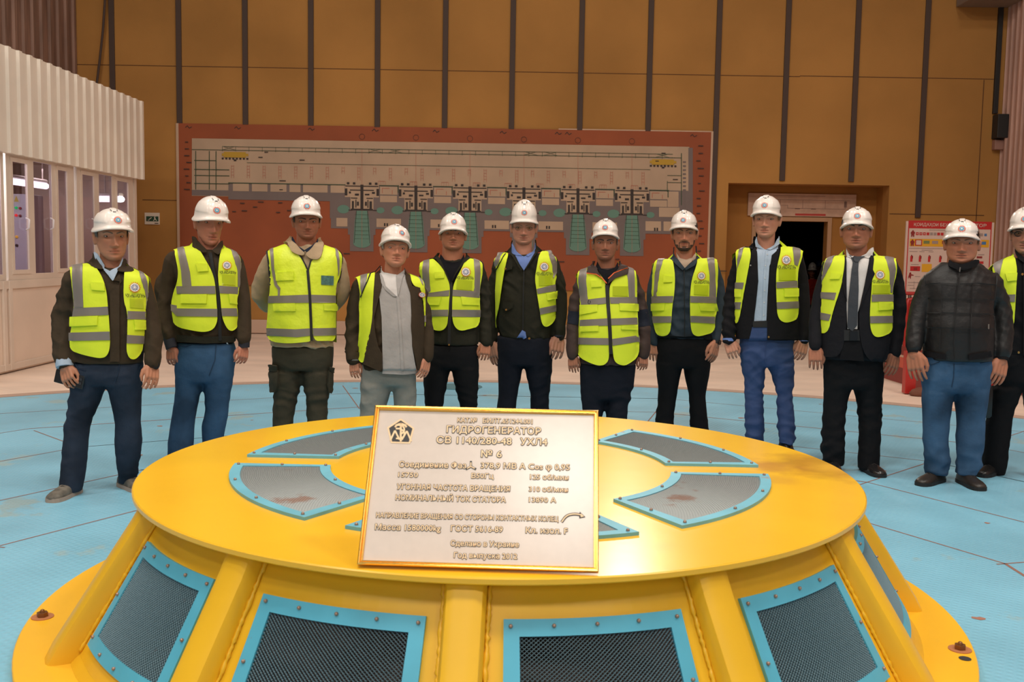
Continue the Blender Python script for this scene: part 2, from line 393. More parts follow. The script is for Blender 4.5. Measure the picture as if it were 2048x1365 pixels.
for w, x in ((W1, 50), (W1, 99), (W2, 182)):
    y, z = bz(x, 448); b = MB(); b.tube([(WX+.018, y, z-.07), (WX+.055, y-.01, z-.05), (WX+.06, y-.01, z+.05), (WX+.018, y, z+.07)], .012, 8); b.V = loc(b.V); b.build('handle', [PLA], w, smooth=True)
b = MB(); b.box((WX-.05, BWE-.09, 0), (WX+.02, BWE, 3.6)); b.V = loc(b.V); b.build('corner_post', [FRAME], booth)
TUBE = mat('lit_tube', (244, 244, 255), .4, emit=7)
for a, c, lab in ((on_x(14, 360, BX-.95), on_x(92, 374, BX-.95), 'lit fluorescent lamp glowing behind the left booth windows'), (on_y(197, 394, 15.2), on_y(243, 403, 15.2), 'lit tube added as a lamp reflection in the end booth glass above the grey-haired man')):  # second tube is added to stand for a reflection in the glass
    z0 = (a+c)/2; o = empty('fluorescent_lamp', z0, lab, 'lamp'); aa = a-z0; cc = c-z0; cc[2] = aa[2] = 0; b = MB()
    b.tube([aa, cc], .045, 12); b.build('lamp_tube', [TUBE], o, smooth=True); u = cc-aa; u /= np.linalg.norm(u)
    b = MB(); b.tube([aa+[0, 0, .065], cc+[0, 0, .065]], .03, 8); b.build('lamp_housing', [PLA], o, smooth=True)
    for e in (aa+u*.1, cc-u*.1): MB().tube([e+[0, 0, .07], e+[0, 0, 2.77-z0[2]]], .01, 6).build('hanger_rod', [PLA], o, smooth=True)
area('booth_fill', (BX-.8, 11.4, 2.6), 1.2, 90, (.93, .93, 1), (BX-.9, 12.6, 1.0)); area('booth_fill', (BX-1.2, 14.6, 2.6), .8, 22, (1, .93, .88))  # fill lights added inside the booth to strengthen the lit tubes
# control cabinet
CY = 13.2; cl0, cl1 = on_y(56, 450, CY)[0]-.72, on_y(56, 450, CY)[0]; cz1 = on_y(36, 388, CY)[2]
cab = empty('control_cabinet', ((cl0+cl1)/2, CY, .01), 'grey control cabinet with indicator lights behind the booth glass', 'cabinet'); co = np.array([(cl0+cl1)/2, CY, .01])
b = MB(); b.box((cl0-co[0], 0, 0), (cl1-co[0], .45, cz1-.01)); b.build('cabinet_body', [mat('cabinet_grey', (216, 210, 218), .4)], cab, bevel=.01)
for (x, y, nm, c) in ((24, 415, 'dark', (90, 88, 92)), (33, 416, 'green', (40, 210, 110)), (41, 417, 'red', (200, 60, 70)), (24, 430, 'dark', (90, 88, 92)), (33, 431, 'red', (255, 50, 60)), (41, 432, 'dark', (150, 60, 70)), (34, 474, 'amber', (220, 170, 60)), (34, 491, 'dark', (70, 66, 68))):
    q = on_y(x, y, CY)-co; b = MB(); b.tube([(q[0], 0, q[2]), (q[0], -.015, q[2])], .018, 10)
    b.build('indicator_light', [mat('indicator_%d_%d' % (x, y), c, .4, emit=1.5 if nm in ('green', 'red', 'amber') and c[0] != 200 else 0)], cab, smooth=True, label=nm+' indicator light')
b = MB(); q0 = on_y(26, 406, CY)-co; q1 = on_y(40, 389, CY)-co; b.box((q0[0], -.004, q0[2]), (q1[0], 0, q1[2])); ym = (q0[0]+q1[0])/2
b.poly([(q0[0]+.015, -.006, q0[2]+.015), (q1[0]-.015, -.006, q0[2]+.015), (ym, -.006, q1[2]-.015)], 1)
b.build('warning_label', [mat('label_white', (225, 220, 215), .5), mat('label_yellow', (226, 196, 80), .5)], cab)
# notice sheet inside
q = on_x(128, 470, WX-2.1); tag(MB().box((WX-2.1, 14.0, q[2]-.18), (WX-2.09, 14.3, q[2]+.18)).build('notice_sheet', [MATS['label_white']]), 'pale notice sheet hanging inside the booth behind the right sash', 'notice')
bpy.data.objects['notice_sheet'].location = (0, 0, 0)

# ------------------------------------------------------------------ things on the back wall
def wallquad(b, pts, d, m=0):
    """flat printed shape on the wall: polygon given where it shows, d in front of the wall"""
    b.poly([tuple(on_y(x, y, WY)*np.array([1, 0, 1])+np.array([0, WY-d, 0])-b.off) for x, y in pts], m)
# mural of the power house section
mo = on_y(890, 440, WY); mo[1] = WY-.03
mural = empty('wall_mural', mo, 'long orange and grey section drawing of a power house hung on the ochre wall', 'mural')
ORN = mat('mural_orange', (152, 77, 42), .75, var=(1.2, .10)); PAP = mat('mural_paper', (186, 158, 132), .75, var=(1.5, .08)); GRY = mat('mural_grey', (118, 104, 100), .75, var=(2, .06))
GRN = mat('mural_green', (100, 136, 120), .75); DGN = mat('mural_dark_green', (62, 78, 56), .75); INK = mat('mural_ink', (58, 48, 44), .75); YEL = mat('mural_yellow', (186, 146, 46), .75); RED = mat('mural_red_line', (184, 104, 84), .75); FRM = mat('mural_pale_edge', (196, 164, 138), .7)
b = MB(); c = [on_y(*p, WY) for p in ((358, 247), (1422, 265), (1416, 588), (362, 566))]
x0, x1, z0, z1 = c[0][0], c[1][0], (c[2][2]+c[3][2])/2, (c[0][2]+c[1][2])/2
b.box((x0-mo[0], 0, z0-mo[2]), (x1-mo[0], .028, z1-mo[2])); b.build('board', [ORN], mural)
for lo, hi in (((x0-.045, -.004, z0), (x0, .03, z1)), ((x1, -.004, z0), (x1+.06, .03, z1+.015)), (((x0+x1)/2+2.0, -.002, z1), (x1, .03, z1+.02))):
    MB().box((lo[0]-mo[0], lo[1], lo[2]-mo[2]), (hi[0]-mo[0], hi[1], hi[2]-mo[2])).build('edge_strip', [FRM], mural)
b = MB(); b.off = mo-np.array([0, 0, 0])
SL = .0172
def Y(x, y): return y+SL*(x-724.6)     # drawing rows run level on the wall, the picture is tilted
D = [.034, .038, .042, .046, .050]
PGN = [0, 0, 0, 0, 0]
def pg(pts, lay, m): PGN[lay] += 1; wallquad(b, pts, D[lay]+PGN[lay]*7e-6, m)
def bx(xa, ya, xb, yb, lay, m): pg([(xa, Y(xa, yb)), (xb, Y(xb, yb)), (xb, Y(xb, ya)), (xa, Y(xa, ya))], lay, m)
def ln(xa, ya, xb, yb, w, lay, m):
    p = np.array([xa, Y(xa, ya)]); q = np.array([xb, Y(xb, yb)]); d = (q-p)/np.linalg.norm(q-p); n = np.array([-d[1], d[0]])*w/2
    pg([tuple(p-n), tuple(q-n), tuple(q+n), tuple(p+n)], lay, m)
def el(cx, cy, rx, ry, lay, m): pg([(cx+rx*math.cos(t), Y(cx, cy)+ry*math.sin(t)) for t in np.linspace(0, -2*math.pi, 28)[:-1]], lay, m)
P_, G_, T_, DG, I_, YL, RD = 0, 1, 2, 3, 4, 5, 6
bx(385, 283, 1378, 398, 0, P_)                                   # hall
bx(1376, 285, 1385, 440, 0, G_); bx(1362, 388, 1376, 432, 0, P_)
# rock-side concrete
bx(389, 386, 460, 396, 1, G_); bx(458, 371, 692, 404, 1, G_); bx(385, 386, 692, 397, 1, G_)
U = 107.75
for k in range(6):
    cx = 724.6+k*U
    bx(cx-64, 371, cx+44+(65 if k == 5 else 0), 438, 1, G_); bx(cx-62, 436, cx+46+(60 if k == 5 else 0), 458, 1, G_); bx(cx-28, 456, cx+27, 470, 1, G_); bx(cx-24, 469, cx+23, 503, 1, G_)
bx(1310, 430, 1375, 452, 1, G_); bx(1360, 371, 1376, 440, 1, G_)
for xa, xb in ((467, 499), (505, 536), (542, 574), (580, 602), (607, 656), (662, 690)): bx(xa, 372, xb, 387, 2, P_)
for k in range(6):
    cx = 724.6+k*U
    bx(cx-34, 370, cx+34, 395, 2, P_); bx(cx-23, 394, cx+23, 421, 2, P_)
    bx(cx+36, 373, cx+71, 389, 2, P_); bx(cx+36, 391, cx+70, 404, 2, P_)
    xe = cx+78
    if k < 5: bx(cx+29, 437, xe, 454, 2, P_)
    else: bx(cx+27, 433, cx+58, 452, 2, P_); bx(cx+63, 433, cx+92, 452, 2, P_); bx(cx+54, 405, cx+95, 424, 2, P_); bx(cx+71, 373, cx+93, 404, 2, P_)
    if k == 0: bx(cx-51, 437, cx-29, 454, 2, P_)
    pg([(cx-17.5, Y(cx, 487)), (cx+17.5, Y(cx, 487)), (cx+14, Y(cx, 440)), (cx+11, Y(cx, 422)), (cx-11, Y(cx, 422)), (cx-14, Y(cx, 440))], 2, T_)
    el(cx, 486, 17.5, 10, 3, T_); el(cx-37, 419.5, 12, 8.5, 2, T_); el(cx+37, 420.5, 8, 6, 2, T_); ln(cx-27, 421, cx-19, 421, 1.6, 3, I_); ln(cx+22, 421, cx+30, 421, 1.6, 3, I_)
    for yy in np.arange(430, 484, 8.0): ln(cx-14, yy, cx+14, yy, .5, 3, DG)
    ln(cx-15.5, 487, cx-11, 422, .9, 3, I_); ln(cx+15.5, 487, cx+11, 422, .9, 3, I_); ln(cx, 300, cx, 500, .45, 3, RD)
    for (a, c2, e, g) in ((-33, 372, 33, 374), (-24, 380, 24, 382), (-14, 388, -6, 392), (-3, 370, 3, 420), (6, 388, 15, 391), (-34, 378, -29, 392), (29, 378, 34, 392), (-22, 396, -9, 398), (9, 396, 22, 398), (-20, 403, -16, 419), (15, 403, 20, 419), (-10, 404, -6, 412), (6, 404, 10, 412), (-22, 418, 22, 421), (-26, 384, -22, 388), (20, 384, 26, 388), (-13, 400, -11, 416), (11, 400, 13, 416)): bx(cx+a, c2, cx+e, g, 3, I_)
    for a in (-30, -18, 14, 26): bx(cx+a, 365.5, cx+a+5, 370, 3, I_)
    ln(cx+34, 371, cx+74, 371, 1.6, 3, DG); ln(cx+72, 371, cx+72, 385, 1.6, 3, DG); bx(cx+40, 376, cx+55, 377, 3, RD); bx(cx+40, 376, cx+41, 386, 3, RD); bx(cx+60, 380, cx+61, 388, 3, RD)
    for a in (44, 49): bx(cx+a, 446, cx+a+3, 452, 3, I_)
ln(458, 371, 692, 371, 1.8, 3, DG)
# upper hall lines, columns, crane rails
ln(448, 298.5, 1345, 298.5, .9, 2, DG); ln(385, 305.5, 1362, 305.5, 1.1, 2, DG); ln(495, 330, 1300, 330, .8, 2, DG)
for k in range(34): x = 446+k*26.6; ln(x, 298, x, 308, .7, 2, DG)
for x in (446, 738, 778, 1048, 1088, 1311): ln(x, 298, x+26, 305, .6, 2, DG); ln(x, 305, x+26, 298, .6, 2, DG)
for x in (393, 420, 433.5): ln(x, 308, x, 385, 1.6, 2, DG)
for y in (327, 345, 357, 373): ln(390, y, 434 if y < 340 else 460, y, 1.5, 2, DG)
ln(1362, 296, 1362, 400, 1.5, 2, DG); ln(1334, 352, 1334, 374, 1, 2, DG); ln(1334, 341, 1362, 341, 1, 2, DG); ln(1334, 355, 1362, 355, 1, 2, DG)
for y in np.arange(312, 425, 8.0): bx(1365, y, 1371, y+3.2, 2, G_)
for k in range(27):
    x = 464+k*31.5; h = 26 if k % 2 == 0 or k < 6 else 14
    for dx in (0, 5): ln(x+dx, 335, x+dx, 335+h, .5, 2, RD)
    for yy in np.arange(337, 335+h, 6.0): ln(x, yy, x+5, yy, .5, 2, RD)
    if k > 7 and k % 2: bx(x+10, 362, x+24, 362.6, 2, RD); [ln(x+10+i*4.6, 362, x+10+i*4.6, 370, .4, 2, RD) for i in range(4)]
for x0_, sg in ((443, 1), (1297, 1)):
    bx(x0_+6, 309, x0_+50, 320, 2, YL); bx(x0_+2, 312, x0_+55, 317, 2, YL)
    for i in range(8): bx(x0_+2+i*7, 320.5, x0_+6+i*7, 324, 2, I_)
    bx(x0_+26, 324, x0_+31, 327, 2, I_)
rg = random.Random(9)
for x, y in [(369+rg.uniform(0, 6), 290+i*13.5) for i in range(8)]+[(1391+rg.uniform(0, 8), 280+i*15) for i in range(16)]+[(rg.uniform(420, 650), rg.uniform(405, 430)) for i in range(12)]+[(690+i*105+rg.uniform(-10, 30), rg.uniform(507, 530)) for i in range(14)]+[(530, 307.5), (518, 318), (600, 322), (560, 364), (1322, 296), (1310, 312), (1345, 348), (560, 382)]:
    bx(x, y, x+rg.uniform(6, 13), y+1.7, 3, I_)
for x in (372, 470, 617, 745, 866, 1000, 1110, 1130, 1380):   # rock marks along the top band
    ln(x, 262, x+4, 258, 1.2, 1, I_); ln(x+4, 258, x+8, 263, 1.2, 1, I_); ln(x+8, 263, x+13, 260, 1.2, 1, I_)
for k in range(6): cx = 724.6+k*U; [ln(cx+5.5*math.cos(t), 274+5.5*math.sin(t), cx+5.5*math.cos(t+.5), 274+5.5*math.sin(t+.5), .6, 1, I_) for t in np.arange(0, 6.3, .5)]
b.build('printed_section', [PAP, GRY, GRN, DGN, INK, YEL, RED], mural)

# green exit sign
def board(name, lab, cat, px, Yd, m, th=.02):
    """rectangular board: px = (x0, y0, x1, y1) where it shows at depth Yd; returns its empty and a pixel->local function"""
    x0, y0, x1, y1 = px; a = on_y(x0, y0, Yd); c = on_y(x1, y1, Yd); cen = (a+c)/2; o = empty(name, cen, lab, cat)
    MB().box((a[0]-cen[0], 0, c[2]-cen[2]), (c[0]-cen[0], th, a[2]-cen[2])).build('board', [m], o, bevel=.003)
    sl = (on_y(x1, y0, Yd)-a)[2]/(x1-x0); sx = (on_y(x0, y1, Yd)-a)[0]/(y1-y0)
    def f(x, y, d=.003):
        q = on_y(x, y, Yd)-cen
        q[2] -= sl*(x-(x0+x1)/2); q[0] -= sx*(y-(y0+y1)/2)
        q[1] = -d; return tuple(q)
    return o, f
def rect(b, f, x0, y0, x1, y1, m, d=.003): b.poly([f(x0, y1, d), f(x1, y1, d), f(x1, y0, d), f(x0, y0, d)], m)
WHT = mat('sign_white', (224, 208, 190), .6); SGR = mat('sign_green', (34, 70, 48), .6)
o, f = board('exit_sign', 'small white and green exit sign with running figure on the ochre wall', 'sign', (289, 425.5, 319, 449.5), WY-.02, WHT)
b = MB(); rect(b, f, 292.5, 433, 317, 443, 0); 
for q in ([(296, 440), (303, 435), (304, 436), (297, 441)], [(295, 441), (299, 442), (298, 438)], [(308, 435), (310, 434), (312, 439), (314, 441), (313, 442), (310, 439), (308, 442), (306, 442), (309, 438)]): b.poly([f(x, y, .006) for x, y in q[::-1]], 1)
rect(b, f, 309.4, 432.6, 311, 434.2, 1, .006); rect(b, f, 309, 446.2, 317, 447.6, 2)
b.build('pictogram', [SGR, WHT, INK], o)
# board over the door
o, f = board('door_sign', 'wide pale board with outline drawing and red bar above the dark doorway', 'sign', (1497, 386, 1711, 435), WY+ND-.04, mat('door_sign_white', (196, 158, 134), .6, var=(5, .12)), .03)
b = MB(); rect(b, f, 1591, 427.5, 1652, 431.5, 0)
for (xa, ya, xb, yb) in ((1520, 400, 1700, 400.7), (1520, 411, 1575, 411.7), (1575, 411, 1575.8, 417), (1575, 417, 1690, 417.7), (1520, 400, 1520.8, 412), (1560, 400, 1560.8, 411), (1605, 400, 1605.8, 417), (1650, 400, 1650.8, 417), (1690, 400, 1690.8, 417), (1545, 392, 1650, 392.7), (1688, 402, 1694, 414), (1590, 417, 1600, 419), (1622, 417, 1632, 419)): rect(b, f, xa, ya, xb, yb, 1)
b.build('printing', [mat('sign_red', (176, 54, 44), .6), mat('sign_grey', (142, 110, 96), .6)], o)
# fire safety poster
PWH = mat('poster_white', (214, 186, 172), .55); PRD = mat('poster_red', (190, 38, 38), .55); PYL = mat('poster_yellow', (226, 166, 36), .55); PGR = mat('poster_grey', (160, 138, 130), .6); PDR = mat('poster_dark_red', (140, 40, 36), .6); PBL = mat('poster_blue', (70, 120, 170), .6); PGN = mat('poster_green', (120, 130, 80), .6)
PY = 16.3
o, f = board('safety_poster', 'red and white fire safety poster with extinguishers behind the man in the black quilted jacket', 'poster', (1813, 442.5, 1980, 600), PY, PWH, .03)
b = MB(); rect(b, f, 1813, 442.5, 1980, 458, 1); rect(b, f, 1813, 458, 1815, 600, 1); rect(b, f, 1978, 458, 1980, 600, 1)
rect(b, f, 1817.5, 479, 1976, 494, 2); rect(b, f, 1828, 480.5, 1842, 492.5, 1, .006); rect(b, f, 1830, 482, 1840, 491, 0, .008)
for i, m in enumerate((1, 1, 1, 1, 3, 3, 1, 1)): rect(b, f, 1829+i*7.1, 466, 1834.6+i*7.1, 471.6, m)
for i in (0, 1, 2): rect(b, f, 1830.5+i*7.1, 468, 1833+i*7.1, 469.6, 0, .006)
rect(b, f, 1957, 466, 1963, 472, 3); rect(b, f, 1966, 466.5, 1971, 471.5, 5)
for x, y in ((1822.5, 462), (1822.5, 480.5)):           # firefighters
    b.poly([f(*q, .009) for q in ((x-3, y+13), (x-1, y+13), (x, y+9), (x+1, y+13), (x+3, y+13), (x+3, y+8), (x+4.5, y+5), (x+3, y+3), (x+1.6, y+2), (x+1.2, y), (x-1.2, y), (x-1.6, y+2), (x-3, y+3), (x-4.5, y+5), (x-3, y+8))], 4)
b.poly([f(*q) for q in ((1818, 560), (1820, 556), (1823, 560), (1824, 553), (1829, 553), (1828, 551), (1824, 550), (1823, 546), (1820, 547), (1819, 552), (1818, 555))], 4)
for x, m in ((1845, 6), (1862, 3), (1882, 4), (1958, 5)): rect(b, f, x, 482.5, x+12, 488.5, m, .006)
for i, x in enumerate((1822.5, 1839.5, 1858, 1880)):    # extinguishers
    rect(b, f, x-2.3, 514, x+2.3, 525, 1); rect(b, f, x-1.2, 511.5, x+1.2, 514, 4); rect(b, f, x+1.5, 513, x+3, 519, 4)
rect(b, f, 1821, 534, 1841, 543.5, 1); rect(b, f, 1828, 536.5, 1835, 541.5, 4, .006); rect(b, f, 1844, 529, 1864, 545, 2)
for (xa, ya, xb) in ((1855, 460.5, 1895), (1817, 497.5, 1890), (1842, 501, 1864), (1818, 504, 1834), (1838, 504, 1848), (1856, 504, 1866), (1822, 530, 1838), (1831, 554, 1842), (1818, 566, 1844), (1818, 585, 1840)): rect(b, f, xa, ya, xb, ya+1.1, 3)
rect(b, f, 1955, 508, 1968, 509.5, 3); rect(b, f, 1953, 512, 1964, 516, 4); rect(b, f, 1957, 522, 1967, 527, 1)
for q in ((1818, 572, 1830, 572.8), (1830, 564, 1830.8, 580), (1822, 578, 1836, 578.8), (1838, 566, 1838.8, 580)): rect(b, f, *q, 3)
for s, xa, xb in (('ҚОИДАҲОИ БЕХАТ', 1824, 1903), ('ТОР', 1947, 1969)):
    TV, TF, bb = text2d(s, .012); k = (xb-xa)/(bb[1]-bb[0])
    b.add([f(xa+(v[0]-bb[0])*k, 453.3-(v[1]-0)*6.2/.72, .007) for v in TV], TF, 0)
b.build('printing', [PWH, PRD, PYL, PGR, PDR, PBL, PGN], o)
for sx_ in (-.62, .62): MB().tube([(sx_*.9, .04, .5), (sx_*.9, .04, -o.location.z)], .02, 8).build('post', [PRD], o, smooth=True)
# red tubular stand in front of the poster
RP = mat('red_gloss_paint', (176, 40, 36), .35, var=(3, .08)); RP2 = mat('red_dark_paint', (122, 30, 28), .45)
sy = 15.9; a = on_y(1806, 587, sy); c = on_y(1992, 592, sy); zt = a[2]
o = empty('fire_stand', ((a[0]+c[0])/2, sy, 0), 'red tubular fire stand in front of the safety poster', 'stand')
cx = (a[0]+c[0])/2; w = (c[0]-a[0])/2
MB().tube([(-w, 0, zt), (w, 0, zt)], .028, 10).build('rail', [RP], o, smooth=True)
for s in (-1, 1):
    xx = on_y(1816, 620, sy)[0]-cx; MB().tube([(s*abs(xx)-s*.09, 0, zt-.09), (s*abs(xx), 0, zt-.10), (s*abs(xx)+s*.02, 0, zt-.2), (s*abs(xx)+s*.02, 0, .01)], .035, 10).build('leg', [RP], o, smooth=True)
for k in (-.98, -.94): MB().tube([(k*w+.08, 0, zt-.02), (k*w+.08, 0, zt-.10)], .012, 8).build('hook', [INK], o, smooth=True)
# low red steel barrier
pts = [on_z(1768, 757, 0), on_z(1850, 782, 0), on_z(2060, 790, 0), on_z(2200, 792, 0)]
bar = empty('low_barrier', pts[1], 'low red steel barrier with salmon panels on the marble floor behind the right-hand men', 'barrier'); ob = pts[1]
zt = on_y(1810, 705, 11.3)[2]
def wall(name, z0, z1, th, m, dy=0):
    P = [np.array([p[0], p[1]+dy])-ob[:2] for p in pts]; V = []; F = []
    for p in P: V += [(p[0], p[1]-th/2, z0), (p[0], p[1]+th/2, z0), (p[0], p[1]+th/2, z1), (p[0], p[1]-th/2, z1)]
    for i in range(len(P)-1):
        for k in range(4): F.append((i*4+k, i*4+(k+1) % 4, i*4+4+(k+1) % 4, i*4+4+k))
    F += [(0, 3, 2, 1), tuple(len(V)-4+k for k in range(4))]; mk(name, V, F, [m], bar, smooth=False)
wall('skirt', 0, zt*.42, .05, RP2); wall('panel', zt*.42, zt*.70, .03, mat('salmon_paint', (196, 84, 66), .5, var=(3, .1)), .03); wall('pale_strip', zt*.70, zt*.76, .05, MATS['pale_plinth']); wall('top_rail', zt*.76, zt, .07, RP2)
for p in (on_z(1812, 785, 0), on_z(1990, 788, 0)):
    q = p-ob; q[1] -= .07; MB().box((q[0]-.06, q[1]-.05, 0), (q[0]+.06, q[1]+.05, zt+.02)).build('post', [RP], bar, bevel=.006)
q = on_z(1834, 788, 0); q[1] -= .10; b = MB(); b.add(*rings([[(q[0]+r*1.6*math.cos(t), q[1]+r*math.sin(t), z) for t in np.linspace(0, 2*math.pi, 16, endpoint=False)] for r, z in ((.07, -.012), (.08, .02), (.06, .06), (.02, .085))]))
tag(b.build('rubble_lump', [mat('brown_lump', (112, 70, 54), .9, bump=(20, .5, .02))], smooth=True), 'small brown lump lying at the foot of the red barrier post', 'lump')
# conduit, junction box, beam end and cable
def pipe(name, pts, r, m, lab, cat, Yd):
    P = [on_y(x, y, Yd) for x, y in pts]; b = MB(); b.tube(P, r, 8); return tag(b.build(name, [m], smooth=True), lab, cat)
pipe('hanging_cable', [(211, -60), (210, 0), (206, 60), (199, 125), (193, 172), (190, 200)], .022, BROWN, 'dark cable hanging beside the corner batten above the booth', 'cable', WY-.12)
BKP = mat('black_paint', (34, 31, 30), .6)
b = MB(); p = on_y(2005, 4, WY); q = on_y(1987, 228, WY); b.box((q[0]-.03, WY-.06, q[2]), (q[0]+.05, WY, p[2]+2)); tag(b.build('cable_duct', [BKP], bevel=.005), 'black vertical cable duct in the right corner of the ochre wall', 'duct')
def wbox(name, x0, y0, x1, y1, th, m, lab, cat):
    a = on_y(x0, y0, WY); c = on_y(x1, y1, WY); tag(MB().box((a[0], WY-th, c[2]), (c[0], WY, a[2])).build(name, [m], bevel=.01), lab, cat)
wbox('junction_box', 1985, 231, 2004, 279, .22, BKP, 'black box mounted under the cable duct in the right corner', 'box')
wbox('socket_box', 1984, 281, 2003, 301, .12, mat('socket_pink', (150, 110, 96), .6), 'small pinkish box below the black box in the right corner', 'box')
a = on_y(1932, 3, WY-.4); tag(MB().box((a[0], WY-.6, a[2]), (XR-.06, WY-.02, a[2]+.4)).build('crane_beam', [mat('beam_grey', (128, 112, 100), .7)], bevel=.01), 'grey beam end jutting from the wall in the top right corner', 'beam')
# ------------------------------------------------------------------ yellow generator housing
HC = np.array([-.038, 4.204, 0.0]); ZT_ = .5934; R_T = 1.471; R_B = 1.878
YELLOW = mat('yellow_enamel', (244, 186, 44), .34, var=(1.6, .05), spec=.5, bump=(5, .05, .01))
YELD = mat('yellow_enamel_side', (238, 184, 36), .38, var=(2.2, .06), spec=.5, bump=(6, .06, .01))
STAIN = mat('yellow_top', (244, 188, 44), .26, var=(1.6, .05), spec=.5, bump=(5, .05, .01))
def stain(m, spots):
    nt = m.node_tree; N = nt.nodes; K = nt.links; bs = N['Principled BSDF']; tc = N.new('ShaderNodeTexCoord')
    ns = N.new('ShaderNodeTexNoise'); ns.inputs['Scale'].default_value = 9; ns.inputs['Detail'].default_value = 4; K.new(tc.outputs['Object'], ns.inputs['Vector'])
    col = bs.inputs['Base Color'].links[0].from_socket
    for (x, y, rx, ry, rgb, amt) in spots:
        mp = N.new('ShaderNodeMapping'); mp.vector_type = 'TEXTURE'; mp.inputs['Location'].default_value = (x, y, 0); mp.inputs['Scale'].default_value = (rx, ry, 5); K.new(tc.outputs['Object'], mp.inputs[0])
        ln_ = N.new('ShaderNodeVectorMath'); ln_.operation = 'LENGTH'; K.new(mp.outputs[0], ln_.inputs[0])
        ad = N.new('ShaderNodeMath'); ad.operation = 'MULTIPLY_ADD'; K.new(ns.outputs['Fac'], ad.inputs[0]); ad.inputs[1].default_value = 1.1; K.new(ln_.outputs['Value'], ad.inputs[2])
        r = N.new('ShaderNodeMapRange'); r.inputs['From Min'].default_value = 1.0; r.inputs['From Max'].default_value = 1.65; r.inputs['To Min'].default_value = amt; r.inputs['To Max'].default_value = 0; K.new(ad.outputs[0], r.inputs['Value'])
        mx = N.new('ShaderNodeMixRGB'); K.new(r.outputs[0], mx.inputs[0]); K.new(col, mx.inputs[1]); mx.inputs[2].default_value = L3(rgb); col = mx.outputs[0]
    K.new(col, bs.inputs['Base Color'])
st = []
for px, py, rx, ry, c, a in ((1665, 932, .34, .30, (176, 122, 44), .75), (1672, 936, .13, .12, (236, 178, 60), .8), (1545, 935, .13, .13, (196, 132, 60), .6), (1560, 960, .1, .1, (206, 146, 60), .4)):
    q = on_z(px, py, ZT_)-HC; st.append((q[0], q[1], rx, ry, c, a))
stain(STAIN, st)
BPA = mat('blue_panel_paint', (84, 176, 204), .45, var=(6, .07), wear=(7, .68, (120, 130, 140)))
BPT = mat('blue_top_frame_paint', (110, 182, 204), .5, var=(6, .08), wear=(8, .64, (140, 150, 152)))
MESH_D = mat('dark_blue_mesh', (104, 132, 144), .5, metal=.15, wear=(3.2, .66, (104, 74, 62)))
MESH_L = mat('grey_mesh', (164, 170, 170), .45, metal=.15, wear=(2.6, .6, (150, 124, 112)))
BOLT = mat('bolt_steel', (164, 138, 124), .4, metal=.6)
INSIDE = mat('housing_inside', (92, 74, 66), .9, var=(3, .3))
hous = empty('generator_housing', HC, 'big yellow cone-shaped steel generator housing with blue mesh panels standing on the blue deck', 'machine housing')
A0 = 26.7                                       # a rib; ribs every 30 degrees, angle 0 = towards the camera
RT2, RB2, ZB2 = 1.37, 1.665, .075               # cone wall radii at the lid and at the foot
def cyl(r, a, z): return (r*math.sin(a), -r*math.cos(a), z)
def cone(s, a, out=0.0):
    """s: 0 at the foot .. 1 under the lid"""
    z = ZB2+(ZT_-.03-ZB2)*s; r = RB2+(RT2-RB2)*s+out; return cyl(r, a, z+out*.45)
PS0, PS1, PA = .10, .79, rad(10.6)              # opening in a bay
# cone wall with real openings
b = MB(); sg = np.array([0, PS0+.05, .3, .5, PS1-.05, .9, 1.0])
for k in range(12):
    c0 = rad(A0+15+30*k); ag = np.concatenate([np.linspace(-15, -9.3, 3), np.linspace(-9.3, 9.3, 9)[1:-1], np.linspace(9.3, 15, 3)])
    for i in range(len(sg)-1):
        for j in range(len(ag)-1):
            if 1 <= i <= 3 and ag[j] >= -9.31 and ag[j+1] <= 9.31: continue
            q = [cone(sg[i+d], c0+rad(ag[j+e])) for d, e in ((0, 0), (0, 1), (1, 1), (1, 0))]; b.add(q, [(0, 1, 2, 3)])
    # reveal inside the opening
    for (s0, a0, s1, a1) in ((PS0+.05, -9.3, PS0+.05, 9.3), (PS1-.05, -9.3, PS1-.05, 9.3), (PS0+.05, -9.3, PS1-.05, -9.3), (PS0+.05, 9.3, PS1-.05, 9.3)):
        b.add([cone(s0, c0+rad(a0)), cone(s1, c0+rad(a1)), cone(s1, c0+rad(a1), -.02), cone(s0, c0+rad(a0), -.02)], [(0, 1, 2, 3)])
# fillet down to the base ring
for k in range(120):
    a0, a1 = rad(3*k), rad(3*k+3); pr = [(RB2, ZB2), (RB2+.015, ZB2-.015), (RB2+.03, .045)]
    for (r0, z0), (r1, z1) in zip(pr[:-1], pr[1:]): b.add([cyl(r0, a0, z0), cyl(r1, a0, z1), cyl(r1, a1, z1), cyl(r0, a1, z0)], [(0, 1, 2, 3)])
o = b.build('cone_wall', [YELD], hous, smooth=30)
